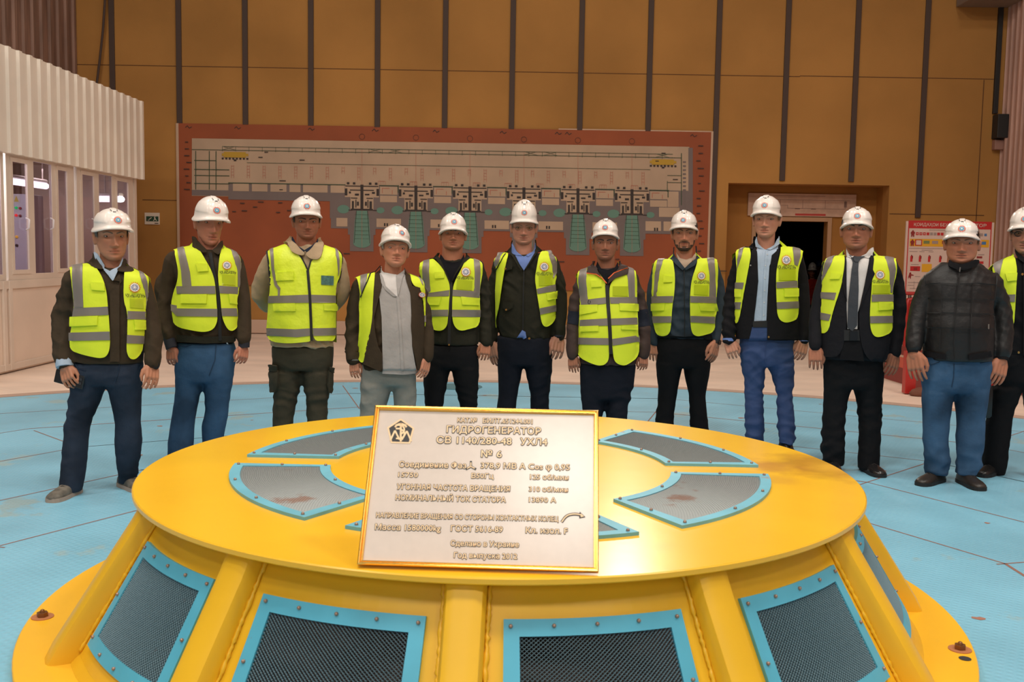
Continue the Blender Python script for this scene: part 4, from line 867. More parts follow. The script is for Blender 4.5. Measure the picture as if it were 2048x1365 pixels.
class Person: pass
def person(sp):
    P = Person(); Y0 = sp['Y']; rows = sp['torso']; sh = sp['sh']; S = sp.get('crop'); rs = np.random.RandomState(sp['seed'])
    fx = on_y(sp['legs'][0][-1][1]*.25+sp['legs'][0][-1][2]*.25+sp['legs'][1][-1][1]*.25+sp['legs'][1][-1][2]*.25, 900, Y0)[0]
    gz = sp.get('ground', 0.0); O = np.array([fx, Y0, gz]); root = empty('person', O, sp['label'], 'person'); P.root = root
    def G(x, y, dy=0.0): return on_y(x, y, Y0+dy)-O
    mpp = Y0/FPX                                   # metres per pixel at this depth
    # ---- torso envelope
    T = []                                         # z, cx, a, bf, bb, cy
    bel = sp.get('belly', 1.0); dk = sp.get('dk', .60)
    hz_ = G(rows[-1][1], rows[-1][0])[2]
    for i, (y, xl, xr) in enumerate(rows):         # hem (last) up to the armpit (first)
        l, r_ = G(xl, y), G(xr, y); a = (r_[0]-l[0])/2; T.append([l[2], (l[0]+r_[0])/2, a, a*dk*(bel if i else 1), a*dk*.95, 0])
    T = T[::-1]
    (sxl, syl), (sxr, syr) = sh; l, r_ = G(sxl, syl), G(sxr, syr); nb = G(*sp['neck']); zs = (l[2]+r_[2])/2; a_s = (r_[0]-l[0])/2; cs = (l[0]+r_[0])/2; tilt = (r_[2]-l[2])/(2*a_s)
    nw = sp.get('nw', .066)*1.05; zn = nb[2]+.02; a0 = T[-1][2]; z0 = T[-1][0]; c0 = T[-1][1]; d0 = T[-1][3]
    for t in (.35, .7): T.append([z0+(zs-.03-z0)*t, c0+(cs-c0)*t, a0+(a_s*.99-a0)*t, d0*(1-.14*t), d0*(.98-.10*t), .004*t])
    T.append([zs-.028, cs, a_s, d0*.80, d0*.84, .008]); T.append([zs-.008, cs, a_s*.965, d0*.74, d0*.78, .010]); nx_ = nb[0]
    for t, ka, kd in ((.25, .80, .68), (.5, .60, .62), (.75, .42, .56), (1.0, 0, .5)):
        a = nw+(a_s-nw)*ka if t < 1 else nw*1.1; T.append([zs+(zn-zs)*t, cs+(nx_-cs)*t, a, max(d0*kd, nw*.95), max(d0*kd*1.05, nw), .012])
    T = np.array(T); o_ = np.argsort(T[:, 0]); T = T[o_]
    zz = np.arange(T[0, 0], T[-1, 0], .014); zz = np.append(zz, T[-1, 0]); C_ = [np.interp(zz, T[:, 0], T[:, k]) for k in range(1, 6)]
    for c in C_:
        for _ in range(2): c[1:-1] = (c[:-2]+2*c[1:-1]+c[2:])/4
    def torso_rings(out=0.0, zlo=None, m=56):
        R = []
        for i, z in enumerate(zz):
            if zlo is not None and z < zlo: continue
            q = superring(C_[0][i], C_[4][i], z, C_[1][i]+out, C_[2][i]+out, C_[3][i]+out, 2.35, m)
            f = np.clip((z-(zs-.28))/.28, 0, 1); q[:, 2] += tilt*(q[:, 0]-cs)*f; R.append(q)
        return R
    # ---- neck and collar column used as a wrapping surface
    s = sp['_s'] = (sp['eye'][1]-sp['chin'][1])*-mpp/.118
    eye = G(sp['eye'][0], sp['eye'][1], -.085)
    yaw, pit, rol = [rad(v) for v in sp.get('turn', (0, 0, 0))]; yaw -= math.atan2((eye+O)[0], Y0)
    HR = np.array((Matrix.Rotation(yaw, 3, 'Z') @ Matrix.Rotation(pit, 3, 'X') @ Matrix.Rotation(rol, 3, 'Y')))
    sw = sp['face']*mpp/.148/s                      # face width factor relative to s
    hs = np.array([s*sw, s*min(1, sw*.5+.5), s])
    hc = eye-HR @ (np.array([0, -.080, 0])*hs); P.hc = hc
    def HP(p): return (np.asarray(p)*hs) @ HR.T+hc
    neck_top = HP((0, .022, -.045)); nr = sp.get('nw', .066)
    npts = [np.array([nx_, .014, nb[2]-.12]), np.array([nx_, .012, nb[2]-.03]), np.array([nx_, .012, nb[2]+.03])*.6+np.array(neck_top)*.4, neck_top]
    neck = tube([npts[0]+np.array([0, .02, 0])]+npts[1:], [nr*1.0, nr*1.0, nr*1.0, nr*.98], 24)
    # ---- jacket: torso and sleeves in one piece
    arms = []
    for A_ in sp['arms']:
        pts = [G(x, y, d) for x, y, r, d in A_]; rr = [r*mpp for x, y, r, d in A_]
        tt = np.linspace(0, len(pts)-1, 5*len(pts)); pts = np.array(pts); q = np.stack([np.interp(tt, range(len(pts)), pts[:, k]) for k in range(3)], 1); rq = np.interp(tt, range(len(pts)), rr)
        for _ in range(3): q[1:-1] = (q[:-2]+2*q[1:-1]+q[2:])/4; rq[1:-1] = (rq[:-2]+2*rq[1:-1]+rq[2:])/4
        arms.append((q, rq))
    jm = FAB[sp['jacket']]
    parts = [rings(torso_rings())]+[tube(q, rq, 20, True, ((0, 1, 0), 1.0)) for q, rq in arms]
    A, Q = remesh(parts, .0095); A = smooth(A, Q, 5)
    # cut the sleeve ends flat and keep the hem
    A = folds(A, Q, sp.get('fold', .010)*1.9, sp.get('fscale', 32), sp['seed'])
    jk = mk(sp.get('jname', 'jacket'), A, Q, [jm], root)
    # wrapping surface for everything sewn or worn on the torso
    tr = torso_rings(.004, None, 72); VW, FW = rings(tr); Vn, Fn = tube(npts, [nr*1.45, nr*1.32, nr*1.24, nr*1.18], 28); b0 = len(VW)
    wrap_n = BVHTree.FromPolygons([Vector(v) for v in list(VW)+list(Vn)], FW+[tuple(i+b0 for i in f) for f in Fn])
    wrap_j = BVHTree.FromPolygons([Vector(v) for v in A], [tuple(q) for q in Q])
    cl = np.array(EYE)-O
    def hit(px, py, surf):
        d = Vector(ray(px, py)).normalized(); best = None
        for t in surf:
            h, n, i, dist = t.ray_cast(Vector(cl), d, 60)
            if h is not None and (best is None or dist < best[1]): best = (h, dist, n)
        if best is None:
            p = Vector(G(px, py)); bb = None
            for t in surf:
                h, n, i, dist = t.find_nearest(p)
                if h is not None and (bb is None or dist < bb[1]): bb = (h, dist, n)
            best = bb
        h, _, n = best
        n = (n+Vector((0, -.7, .05))).normalized(); return np.array(h), np.array(n)
    SURF = {'t': [wrap_n], 'j': [wrap_j, wrap_n]}
    def cv(p): return (S[0]+p[0]/S[2], S[1]+p[1]/S[2])
    wv_ = [(rs.normal(0, 1, 3)*np.array([1, .2, .55])*rs.uniform(16, 42), rs.uniform(0, 6)) for _ in range(5)]; wph = rs.uniform(0, 6)
    def wave(H): return sum(np.sin(H @ k+ph+1.2*np.sin(H[..., 2]*13+wph)) for k, ph in wv_)/5
    def drape(name, poly, m, off, th, parent, surf='t', step=None, rnd=0, full=False, wav=0.0, label=None):
        pp = [p if full else cv(p) for p in poly]
        if rnd: pp = chaikin(pp, rnd)
        st = step or max(2.6, .0145/mpp*.6)
        pts, F = cdt(pp, st)
        if not F: return None
        hn = [hit(p[0], p[1], SURF[surf]) for p in pts]; Hh = np.array([h for h, n in hn]); Nn = np.array([n for h, n in hn])
        E = np.array([(f[i], f[(i+1) % len(f)]) for f in F for i in range(len(f))]); n = len(Hh); deg = np.bincount(E[:, 0], minlength=n)+np.bincount(E[:, 1], minlength=n)+1e-9
        for _ in range(3):
            Hs = np.stack([(np.bincount(E[:, 0], Hh[E[:, 1], k], n)+np.bincount(E[:, 1], Hh[E[:, 0], k], n))/deg for k in range(3)], 1); Hh[:, 1] += .5*(Hs[:, 1]-Hh[:, 1])
            Ns = np.stack([(np.bincount(E[:, 0], Nn[E[:, 1], k], n)+np.bincount(E[:, 1], Nn[E[:, 0], k], n))/deg for k in range(3)], 1); Nn = Nn+.7*(Ns-Nn)
        Nn /= np.linalg.norm(Nn, axis=1)[:, None]
        if wav:
            off = off+wav*wave(Hh)
        off = np.asarray(off)*np.ones(n); top = Hh+Nn*off[:, None]; bot = Hh+Nn*(off-th)[:, None]
        ed = {}
        for f in F:
            for i in range(len(f)):
                a, b_ = f[i], f[(i+1) % len(f)]; ed[(a, b_)] = 1
        F2 = []; 
        # orient faces towards the viewer
        a, b_, c = F[0][:3]; nn = np.cross(top[b_]-top[a], top[c]-top[a]); flip = nn[1] > 0
        for f in F: F2.append(tuple(f[::-1]) if flip else tuple(f)); F2.append(tuple(i+n for i in (f if flip else f[::-1])))
        for (a, b_) in ed:
            if (b_, a) not in ed: F2.append((b_, a, a+n, b_+n) if not flip else (a, b_, b_+n, a+n))
        return mk(name, np.concatenate([top, bot]), F2, [m], parent, smooth=50, label=label)
    P.drape, P.cv, P.G, P.mpp = drape, cv, G, mpp
    # ---- trousers
    tm = FAB[sp['trousers']]; parts = []; hip = sp['hip']; R_ = []
    for y, xl, xr, kd in hip:
        l, r_ = G(xl, y), G(xr, y); a = (r_[0]-l[0])/2; R_.append(superring((l[0]+r_[0])/2, .005, l[2], a, a*kd, a*kd*1.08, 2.4, 40))
    parts.append(rings(R_[::-1])); feet = []
    for li, Lg in enumerate(sp['legs']):
        R_ = []; dyl = sp.get('ldy', (0, 0))[li]; n_ = len(Lg)
        L2 = list(Lg)
        for i, (y, xl, xr) in enumerate(L2):
            dy = dyl*i/(n_-1); l, r_ = G(xl, y, dy), G(xr, y, dy); a = (r_[0]-l[0])/2
            R_.append([(l[0]+r_[0])/2, dy, l[2], a])
        R_ = np.array(R_); zend = sp.get('hem', .05)-.018
        if R_[-1, 2] > zend+.012: R_ = np.vstack([R_, [R_[-1, 0], R_[-1, 1], zend, R_[-1, 3]]])
        feet.append((R_[-1, 0], R_[-1, 1], R_[-1, 3])); R_ = R_[::-1]
        zq = np.arange(R_[0, 2], R_[-1, 2], .02); q = [np.interp(zq, R_[:, 2], R_[:, k]) for k in (0, 1, 3)]
        for c in q:
            for _ in range(2): c[1:-1] = (c[:-2]+2*c[1:-1]+c[2:])/4
        parts.append(rings([superring(q[0][i], q[1][i]+.01*math.sin(max(0, z-.1)*3), z, q[2][i], q[2][i]*1.08, q[2][i]*1.12, 2.1, 28) for i, z in enumerate(zq)]))
    A2, Q2 = remesh(parts, .0105); A2 = smooth(A2, Q2, 4); z_ = A2[:, 2]; A3 = folds(A2, Q2, .017, 30, sp['seed']+50, 2.4)
    wgt = np.clip(1-np.abs(z_-.46)/.24, .6, 1)+np.clip(1-z_/.30, 0, 1); A2 = A2+(A3-A2)*np.clip(wgt, 0, 1.2)[:, None]
    tro = mk('trousers', A2, Q2, [tm], root); P.tro = tro
    wrap_t = BVHTree.FromPolygons([Vector(v) for v in A2], [tuple(q) for q in Q2]); SURF['p'] = [wrap_t]
    # ---- hands, then the body as one skin
    body = [rings(torso_rings(-.048)), neck]
    for q, rq in arms: body.append(tube(q, np.maximum(rq*.62, .022), 14))
    for R_ in parts[:1]: pass
    cxh = (A2[:, 0].max()+A2[:, 0].min())/2
    for li, Lg in enumerate(sp['legs']):
        fx_, fy_, fa = feet[li]; dyl = sp.get('ldy', (0, 0))[li]; pts = [np.array([np.mean([G(Lg[0][1], Lg[0][0])[0], G(Lg[0][2], Lg[0][0])[0]]), 0, G(Lg[0][1], hip[0][0])[2]-.05])]; rr = [.06]
        for i, (y, xl, xr) in enumerate(Lg):
            dy = dyl*i/(len(Lg)-1); l, r_ = G(xl, y, dy), G(xr, y, dy)
            if l[2] > .14: pts.append(np.array([(l[0]+r_[0])/2, dy+.01, l[2]])); rr.append((r_[0]-l[0])*.5*.55)
        pts.append(np.array([fx_, fy_+.01, .085])); rr.append(.030); body.append(tube(pts, rr, 14))
    for hi, H_ in enumerate(sp['hands']):
        if not H_: continue
        (tx, ty), hd, curl, kind = H_                # tip of the knuckles/fingers in the picture
        q, rq = arms[hi]; wr = q[-1]+(q[-1]-q[-2])/np.linalg.norm(q[-1]-q[-2])*max([.004]+[c[2]-.012 for c in sp.get('cuffs', []) if c[0] == hi]); tip = G(tx, ty, hd); side = -1 if hi == 0 else 1
        ax = tip-wr; Lh = np.linalg.norm(ax); ax /= Lh; k = np.clip(Lh/.150, .85, 1.35)*sp.get('hk', 1)
        bk = np.array([side*.22, -.95, 0.0]) if kind != 'side' else np.array([side*.72, -.68, 0.0]); curl *= .72
        bk -= ax*np.dot(bk, ax); bk /= np.linalg.norm(bk); wd = np.cross(ax, bk)          # wd: across the palm
        inner = np.array([-side, 0, 0]); wd = wd if np.dot(wd, inner+np.array([0, -.3, 0])) > 0 else -wd   # towards the thumb
        pl_ = [wr-ax*.05, wr, wr+ax*.03*k, wr+ax*.075*k, wr+ax*.09*k]
        body.append(tube([wr-ax*.06, wr, wr+ax*.02*k], [.027*k, .026*k, .027*k], 14, True, (bk, .80)))
        for j, off in enumerate((-.033, -.011, .011, .033)):
            body.append(tube([wr+wd*off*k*.45, wr+wd*off*k*.9+ax*.04*k, wr+wd*off*k+ax*.088*k], [.0135*k, .0145*k, .0125*k], 10))
        for j, (off, ln_) in enumerate(((-.036, .060), (-.012, .074), (.012, .080), (.036, .072))):
            p = wr+wd*off*k+ax*.086*k; ang = curl*(.20+.05*j); pts = [p-ax*.012]; pts.append(p)
            for sgm, fr in enumerate((.44, .32, .24)):
                ang += curl*(.55 if sgm else .30); d = ax*math.cos(ang)-bk*math.sin(ang)+wd*(off*.5); p = p+d/np.linalg.norm(d)*ln_*k*fr; pts.append(p)
            body.append(tube(pts, [.0098*k, .0092*k, .0086*k, .0078*k, .0064*k], 10))
        p = wr+wd*.028*k+ax*.022*k-bk*.006; pts = [p, p+wd*.022*k+ax*.030*k-bk*.012, p+wd*.026*k+ax*.062*k-bk*.020, p+wd*.018*k+ax*.085*k-bk*.026]
        body.append(tube(pts, [.0165*k, .0135*k, .0115*k, .0085*k], 10))
    hv, hf = head_mesh(sp.get('jowl', 1.0)); hw_ = HP(hv); body.append((hw_, hf)); ears = []
    for sd in (-1, 1):
        e = []
        for z, a, b_, c in ((-.046, .004, .007, 0), (-.038, .007, .011, -.001), (-.02, .008, .015, 0), (0, .009, .018, .003), (.014, .007, .014, .004), (.020, .003, .006, .004)):
            t = np.linspace(0, 2*math.pi, 12, endpoint=False); e.append(HP(np.stack([sd*(interp(z, HZ, HW)*fullness(z, sp.get('jowl', 1))*.97+.006+a*np.cos(t)+.004), .014+c+b_*np.sin(t), z+0*t], 1)))
        body.append(rings(e))
    A, Q = remesh(body, .0040); A = smooth(A, Q, 2, .4)
    hb = BVHTree.FromPolygons([Vector(v) for v in hw_], hf)
    Lc = ((A-hc) @ HR)/hs                              # head-local coordinates of every skin point
    near = np.where((np.abs(Lc[:, 0]) < .072) & (Lc[:, 1] < .0) & (Lc[:, 1] > -.14) & (Lc[:, 2] > -.112) & (Lc[:, 2] < .05))[0]
    for i in near:
        h, n, _, dist = hb.find_nearest(Vector(A[i]))
        if h is not None and dist < .007: A[i] = h
    Lc = ((A-hc) @ HR)/hs; x, y, z = Lc.T; fr = (y < -.03) & (np.abs(z) < .14)
    tone = np.ones((len(A), 4)); ax_ = np.abs(x)
    def mixc(w, c): w = np.where(fr, w, 0)[:, None]; tone[:, :3] = tone[:, :3]*(1-w)+tone[:, :3]*np.array(c)*w
    mixc(np.clip(g2(x, z, 0, -.0675, .019, .0045)+g2(x, z, 0, -.0785, .016, .005), 0, 1)*.95, (.80, .55, .50))
    mixc(np.exp(-((z+.0727)/.0021)**2)*(ax_ < .024), (.34, .22, .20))
    mixc(np.clip(g2(ax_, z, .04, -.035, .02, .018)+g2(x, z, 0, -.04, .014, .014), 0, 1)*.7, (1.0, .84, .80))
    mixc(np.clip(g2(ax_, z, .032, .0, .018, .012), 0, 1)*.35, (.80, .72, .70))
    if sp.get('stubble'): mixc(np.clip((-.05-z)/.012, 0, 1)*(1-np.clip(g2(x, z, 0, -.073, .02, .008), 0, 1))*sp['stubble'], (.62, .60, .62))
    bd = mk('body', A, Q, [skin(sp['skin'])], root); ca = bd.data.color_attributes.new('tone', 'FLOAT_COLOR', 'POINT'); ca.data.foreach_set('color', tone.astype(np.float32).ravel())
    # ---- eyes, brows, hair
    hm = mat('hair_%d_%d_%d' % sp['hair'], sp['hair'], .75, bump=(150, .5, .004), var=(60, .25))
    for sd in (-1, 1):
        cxe, cze = sd*.0325, .0005; wx, hu, hl = .0140, .0056*sp.get('lid', 1), .0046*sp.get('lid', 1); ye = float(face_y(cxe, cze))+.001; R0 = .0145
        V = []; F = []; M_ = []; nu, nv = 22, 9
        for i in range(nu+1):
            u = -1+2*i/nu; h1, h0 = hu*(1-u*u)**.6+.0002, -hl*(1-u*u)**.7-.0002
            for j in range(nv+1):
                dx = u*wx; dz = h0+(h1-h0)*j/nv; V.append((cxe+dx, ye+R0-math.sqrt(max(1e-9, R0*R0-(dx*.85)**2-dz*dz))-.0028, cze+dz))
        gz_ = sp.get('gaze', 0)
        for i in range(nu):
            for j in range(nv):
                a = i*(nv+1)+j; F.append((a, a+nv+1, a+nv+2, a+1)); c = np.mean([V[k] for k in F[-1]], 0); rr = math.hypot(c[0]-cxe-gz_, (c[2]-cze-.0006)); M_.append(2 if rr < .0024 else 1 if rr < .0056 else 0)
        e = mk('eye', HP(V), F, [EYEW, IRIS, PUP], root, M_)
        b = MB()
        for top in (1, 0):
            us = np.linspace(-1.08, 1.08, 15); lp = []
            for u in us: uu = min(1, u*u); dz = (hu*(1-uu)**.6 if top else -hl*(1-uu)**.7); lp.append(HP((cxe+u*wx, ye+R0-math.sqrt(max(1e-9, R0*R0-(u*wx*.85)**2-dz*dz))-.0030, cze+dz+(.0012 if top else -.0008))))
            b.tube(lp, [(.0021 if top else .0014)*s]*len(lp), 6)
        o = b.build('eyelid', [mat('eyelid_%d_%d_%d' % sp['skin'], tuple(int(c*.72) for c in sp['skin']), .6)], e, smooth=True)
        b = MB(); us = np.linspace(.012, .053, 12); bp_ = []; br_ = []
        for u in us:
            t = (u-.012)/.041; zb = .0165+.0065*math.sin(t*2.2)-.005*max(0, t-.6)*2.5; bp_.append(HP((sd*u, float(face_y(u, zb))-.0008, zb))); br_.append((.0034-.0020*t)*s*sp.get('brow', 1))
        b.add(*tube(bp_, br_, 8, True, (HR @ np.array([0, 1., 0]), .45))); b.build('eyebrow', [mat('brow_%d_%d_%d' % sp.get('browc', sp['hair']), sp.get('browc', sp['hair']), .8)], root, smooth=True)
    V = []; F = []; nth, nzz = 64, 22; th = np.linspace(rad(68), rad(292), nth); idx = {}
    for i, t in enumerate(th):
        bkk = abs(math.pi-t); lo = interp(bkk, [0, 1.0, 1.45, 1.7, 2.0], [-.075, -.060, -.022, .0, .0-.012*sp.get('burn', 1)])
        for j in range(nzz):
            z = lo+(.085-lo)*j/(nzz-1); V.append(headsurf(np.array(t), np.array(z), 1.0, .0035+.0025*rs.rand()))
    for i in range(nth-1):
        for j in range(nzz-1): a = i*nzz+j; F.append((a, a+1, a+nzz+1, a+nzz))
    ho = mk('hair', HP(np.array(V).reshape(-1, 3)), F, [hm], root)
    if sp.get('beard'):
        V = []; F = []; M2 = []; th = np.linspace(rad(-82), rad(82), 70); zl = np.linspace(-.119, -.038, 44)
        grid = np.array([[headsurf(np.array(t), np.array(z), 1.0, .0) for z in zl] for t in th]); ok = np.zeros((70, 44), bool)
        for i in range(70):
            for j in range(44):
                x_, y_, z_ = grid[i, j]; a_ = abs(x_); jaw = z_ < -.096 or (a_ > .036 and z_ < -.074) or (a_ > .057 and z_ < -.045) or (a_ < .012 and z_ < -.088); mus = -.0625 < z_ < -.055 and a_ < .027
                ok[i, j] = (jaw or mus or (.026 < a_ < .033 and z_ < -.060)) and not (g2(x_, z_, 0, -.0785, .02, .007) > .5)
        pts = grid.copy(); pts[..., 1] -= .0012+.0014*rs.rand(70, 44); pts[..., 0] += np.sign(pts[..., 0])*.0015; V = pts.reshape(-1, 3)
        for i in range(69):
            for j in range(43):
                if ok[i, j] and ok[i+1, j] and ok[i, j+1] and ok[i+1, j+1]: a = i*44+j; F.append((a, a+44, a+45, a+1))
        mk('beard', HP(V), F, [hm], root)
    # ---- hard hat
    hl_, hr_, ht, hb_, hk_ = sp['helmet']           # left x, right x, top y, brim front lower edge y
    Wd = (hr_-hl_)/2*mpp*.985; up_ = HR @ np.array([0, 0, 1.]); fw_ = HR @ np.array([0, -1., 0]); rg_ = HR @ np.array([1., 0, 0])
    hxm = G((hl_+hr_)/2, (ht+hb_)/2, hc[1]-.01); hcx = hc+rg_*0; hcx = hc+np.array([hxm[0]-hc[0], 0, 0])*.85+fw_*.004
    Fl, Bl = Wd*1.36, Wd*1.16; zpk = G(sp['eye'][0], hb_, -Fl*1.0)[2]; z0 = (zpk-(hcx+fw_*Fl)[2])/up_[2]; zt = (G(sp['eye'][0], ht, hc[1])[2]-hcx[2]-.0)/up_[2]+.0; Hh = zt-z0; P.hh = Hh
    A_d, Fd, Bd = Wd*.87, Wd*1.08, Wd*1.06
    def dome(az, el, out=0.0):
        """az 0 = front, + towards +x; el 0..pi/2"""
        c = np.cos(el)**.96; zz_ = np.sin(el)**.98; sx, cx_ = np.sin(az), np.cos(az); n = 2.15
        x = np.sign(sx)*np.abs(sx)**(2/n)*A_d*c; y = np.sign(cx_)*np.abs(cx_)**(2/n)*np.where(cx_ > 0, Fd, Bd)*c; z = z0+.012+(Hh-.012)*zz_
        aa = np.abs(az); pan = 1/(1+np.exp(-(aa-.52)*60))*1/(1+np.exp((aa-1.75)*60))*1/(1+np.exp(-(el-.18)*60))*1/(1+np.exp((el-.80)*60))
        rid = 1/(1+np.exp((aa*c-.19)*80))*1/(1+np.exp(-(el-.80)*60)); o2 = out+.0042*pan+.0040*rid
        nx, ny, nz_ = x/(A_d**2), y/(Fd**2), (z-z0)/(Hh**2); ln_ = np.sqrt(nx*nx+ny*ny+nz_*nz_)+1e-9
        return hcx+np.multiply.outer(x+nx/ln_*o2, rg_)+np.multiply.outer(y+ny/ln_*o2, fw_)+np.multiply.outer(z+nz_/ln_*o2, up_)
    azs = np.linspace(-math.pi, math.pi, 96, endpoint=False); els = np.concatenate([[0.0, .04, .08], np.linspace(.12, 1.50, 40)])
    R_ = []
    def rim(k, z, fl): # flange ring: outwards, with a peak in front and ear drops
        sx, cx_ = np.sin(azs), np.cos(azs); n = 2.2; pk = np.clip(cx_, 0, 1)**2
        x = np.sign(sx)*np.abs(sx)**(2/n)*(A_d+(Wd-A_d)*k); y = np.sign(cx_)*np.abs(cx_)**(2/n)*np.where(cx_ > 0, Fd+(Fl-Fd)*k, Bd+(Bl-Bd)*k)
        zz_ = z0+z-.024*(1-pk)**1.3*fl+.006*np.clip(-cx_, 0, 1)*fl
        return hcx+np.multiply.outer(x, rg_)+np.multiply.outer(y, fw_)+np.multiply.outer(zz_, up_)
    R_ += [rim(-.25, -.004, 1), rim(.45, -.004, 1), rim(.96, -.004, 1), rim(1.0, .000, 1), rim(.97, .005, 1), rim(.5, .010, .8), rim(.08, .014, .5)]
    for e in els[2:]: R_.append(dome(azs, np.full(96, e)))
    V = np.concatenate(R_); F = []
    for i in range(len(R_)-1):
        for j in range(96): a = i*96+j; b_ = i*96+(j+1) % 96; F.append((a, b_, b_+96, a+96))
    F.append(tuple((len(R_)-1)*96+j for j in range(96)))
    ins = [rim(-.25, -.004, 1)]+[dome(azs, np.full(96, e), -.010) for e in (.05, .4, .8, 1.2, 1.5)]; i0 = len(V); V = np.concatenate([V]+ins)
    for i in range(len(ins)-1):
        for j in range(96): a = i0+i*96+j; b_ = i0+i*96+(j+1) % 96; F.append((a+96, b_+96, b_, a))
    F.append(tuple(i0+(len(ins)-1)*96+j for j in range(95, -1, -1)))
    hat = mk('hard_hat', V, F, [HELM], root, smooth=60)
    # headband inside the brim
    t = np.linspace(rad(-62), rad(62), 40); bz0 = (np.dot(hcx-hc, up_)+z0)/s; R_ = []
    for tt in t: R_.append([HP(headsurf(np.array(tt), np.array(bz0+z), 1.0, o_)) for z, o_ in ((-.005, .001), (-.005, .004), (.014, .005), (.014, .001))])
    mk('headband', *rings(R_), [FOAM], hat, smooth=False)
    # vent slots and emblem
    b = MB()
    for u in np.linspace(-.085, .085, 5): b.tube([dome(np.array(u), np.array(.86), .002), dome(np.array(u), np.array(.90), .002)], .0016, 6)
    for sd in (-1, 1): b.tube([dome(np.array(sd*.20), np.array(.93), .002), dome(np.array(sd*.27), np.array(1.02), .002), dome(np.array(sd*.36), np.array(1.10), .002)], [.0016, .0024, .0016], 6)
    b.build('vent_slots', [SLOT], hat, smooth=True)
    b = MB(); ea = sp.get('emaz', 0.0)
    emblem2d(b, lambda X, Y_: dome(np.array(ea+X*.027/Fd*1.12), np.array(.36+Y_*.027/Hh*1.05), .0018), 1)
    b.build('emblem', [EMR, EMB, EMW, EMN], hat, smooth=False)
    # ---- shoes
    for li, (fx_, fy_, fa) in enumerate(feet):
        an = rad(sp.get('toe', (-12, 12))[li]); d = np.array([math.sin(an), -math.cos(an), 0]); w_ = np.array([math.cos(an), math.sin(an), 0]); Ls = sp.get('shoe_l', .29); h0 = sp.get('shoe_h', .10)
        R_ = []; R2 = []
        for t, wd_, hh in ((0, .022, .045), (.03, .034, .075), (.12, .040, h0), (.32, .042, h0*.98), (.45, .044, .082), (.6, .049, .066), (.78, .051, .056), (.92, .042, .046), (.985, .026, .036), (1.0, .010, .028)):
            c = np.array([fx_, fy_, 0])+d*(t*Ls-Ls*.28); a = np.linspace(0, math.pi, 12); R_.append([c+w_*wd_*math.copysign(abs(math.cos(q))**.7, math.cos(q))+np.array([0, 0, .020+(hh-.020)*math.sin(q)**.8]) for q in a])
            R2.append([c+w_*(wd_+.003)*sg+np.array([0, 0, zq]) for sg, zq in ((-1, .0), (1, .0), (1, .024), (-1, .024))])
        sm = sp.get('shoe', MATS['black_leather']); shn = mk(sp.get('shoe_name', 'shoe'), *rings(R_), [sm], root, smooth=60); mk('sole', *rings(R2), [sp.get('sole', mat('black_sole', (30, 28, 28), .7))], shn, smooth=False)
        b = MB()
        for t in (.40, .48, .56): c = np.array([fx_, fy_, 0])+d*(t*Ls-Ls*.28); hh = interp(t, [.32, .45, .6], [h0*.98, .082, .066]); b.tube([c-w_*.022+np.array([0, 0, hh-.006]), c+np.array([0, 0, hh+.003]), c+w_*.022+np.array([0, 0, hh-.006])], .0028, 6)
        b.build('laces', [sp.get('lace', mat('black_lace', (40, 38, 38), .8))], shn, smooth=True)
    # ---- everything worn over the jacket
    groups = {}
    for (nm, mtl, off, th, poly, opt) in sp.get('layers', []):
        m_ = FAB.get(mtl) if isinstance(mtl, str) else mtl
        par = root if opt.get('top') else groups.get(opt.get('on'), jk if opt.get('on') == 'jacket' else tro if opt.get('on') == 'trousers' else root)
        o = drape(nm, poly, m_, off, th, par, opt.get('s', 't'), None, opt.get('r', 0), opt.get('full', False), opt.get('wav', 0), opt.get('label'))
        if o is not None and opt.get('as'): groups[opt['as']] = o
    V_ = sp.get('vest')
    if V_:
        hv_ = V_.get('mat', HIVIS); ves = None; wa = V_.get('wav', .0042); vo = V_.get('off', 0)
        for poly in V_['panels']:
            o = drape('safety_vest' if ves is None else 'vest_panel', poly, hv_, .019+vo, .004, root if ves is None else ves, 't', None, 2, False, wa); ves = ves or o
        for poly in V_.get('bands', []): drape('reflective_band', poly, TAPE, .0236+vo, .0056, ves, 't', None, 0, False, wa)
        for poly in V_.get('flaps', []): drape('pocket_flap', poly, hv_, .0300+vo, .010, ves, 't', None, 0, False, wa)
        for poly in V_.get('ids', []): drape('id_pocket', poly, V_.get('idm', IDP), .0246+vo, .0066, ves, 't', None, 0, False, wa)
        for poly in V_.get('trims', []): drape('binding_and_fold', strip(chaikin(poly[:-1], 1, False), poly[-1]), TRIM, .0252+vo, .0072, ves, 't', None, 0, False, wa)  # vest bindings, plus one dark strip for a fold's shade
        for poly in V_.get('zips', []): drape('zip', strip(chaikin(poly[:-1], 1, False), poly[-1]), ZIP, .0264+vo, .0084, ves, 't', None, 0, False, wa)
        if V_.get('emblem'):
            x, y, r = V_['emblem']; b = MB()
            def em(X, Y_):
                p = cv((x+X*r, y-Y_*r)); h, n = hit(p[0], p[1], SURF['t']); return h+n*(.0262+vo+wa*wave(h))
            emblem2d(b, em, 0); b.build('emblem', [EMR, EMB, EMW, EMN], ves, smooth=False)
        if V_.get('text'):
            x, y, w_ = V_['text'][:3]; h_ = w_*.21; TV, TF, bb = text2d('ЧСК «НБО-РОГУН»', .02, 0, 2); k = w_/(bb[1]-bb[0]); b = MB(); q = []
            for v in TV:
                p = cv((x+(v[0]-(bb[0]+bb[1])/2)*k, y+h_*.5-v[1]*h_/.73)); h, n = hit(p[0], p[1], SURF['t']); q.append(h+n*(.0262+vo+wa*wave(h)))
            b.add(q, TF); b.build('lettering', [TXT], ves, smooth=False)
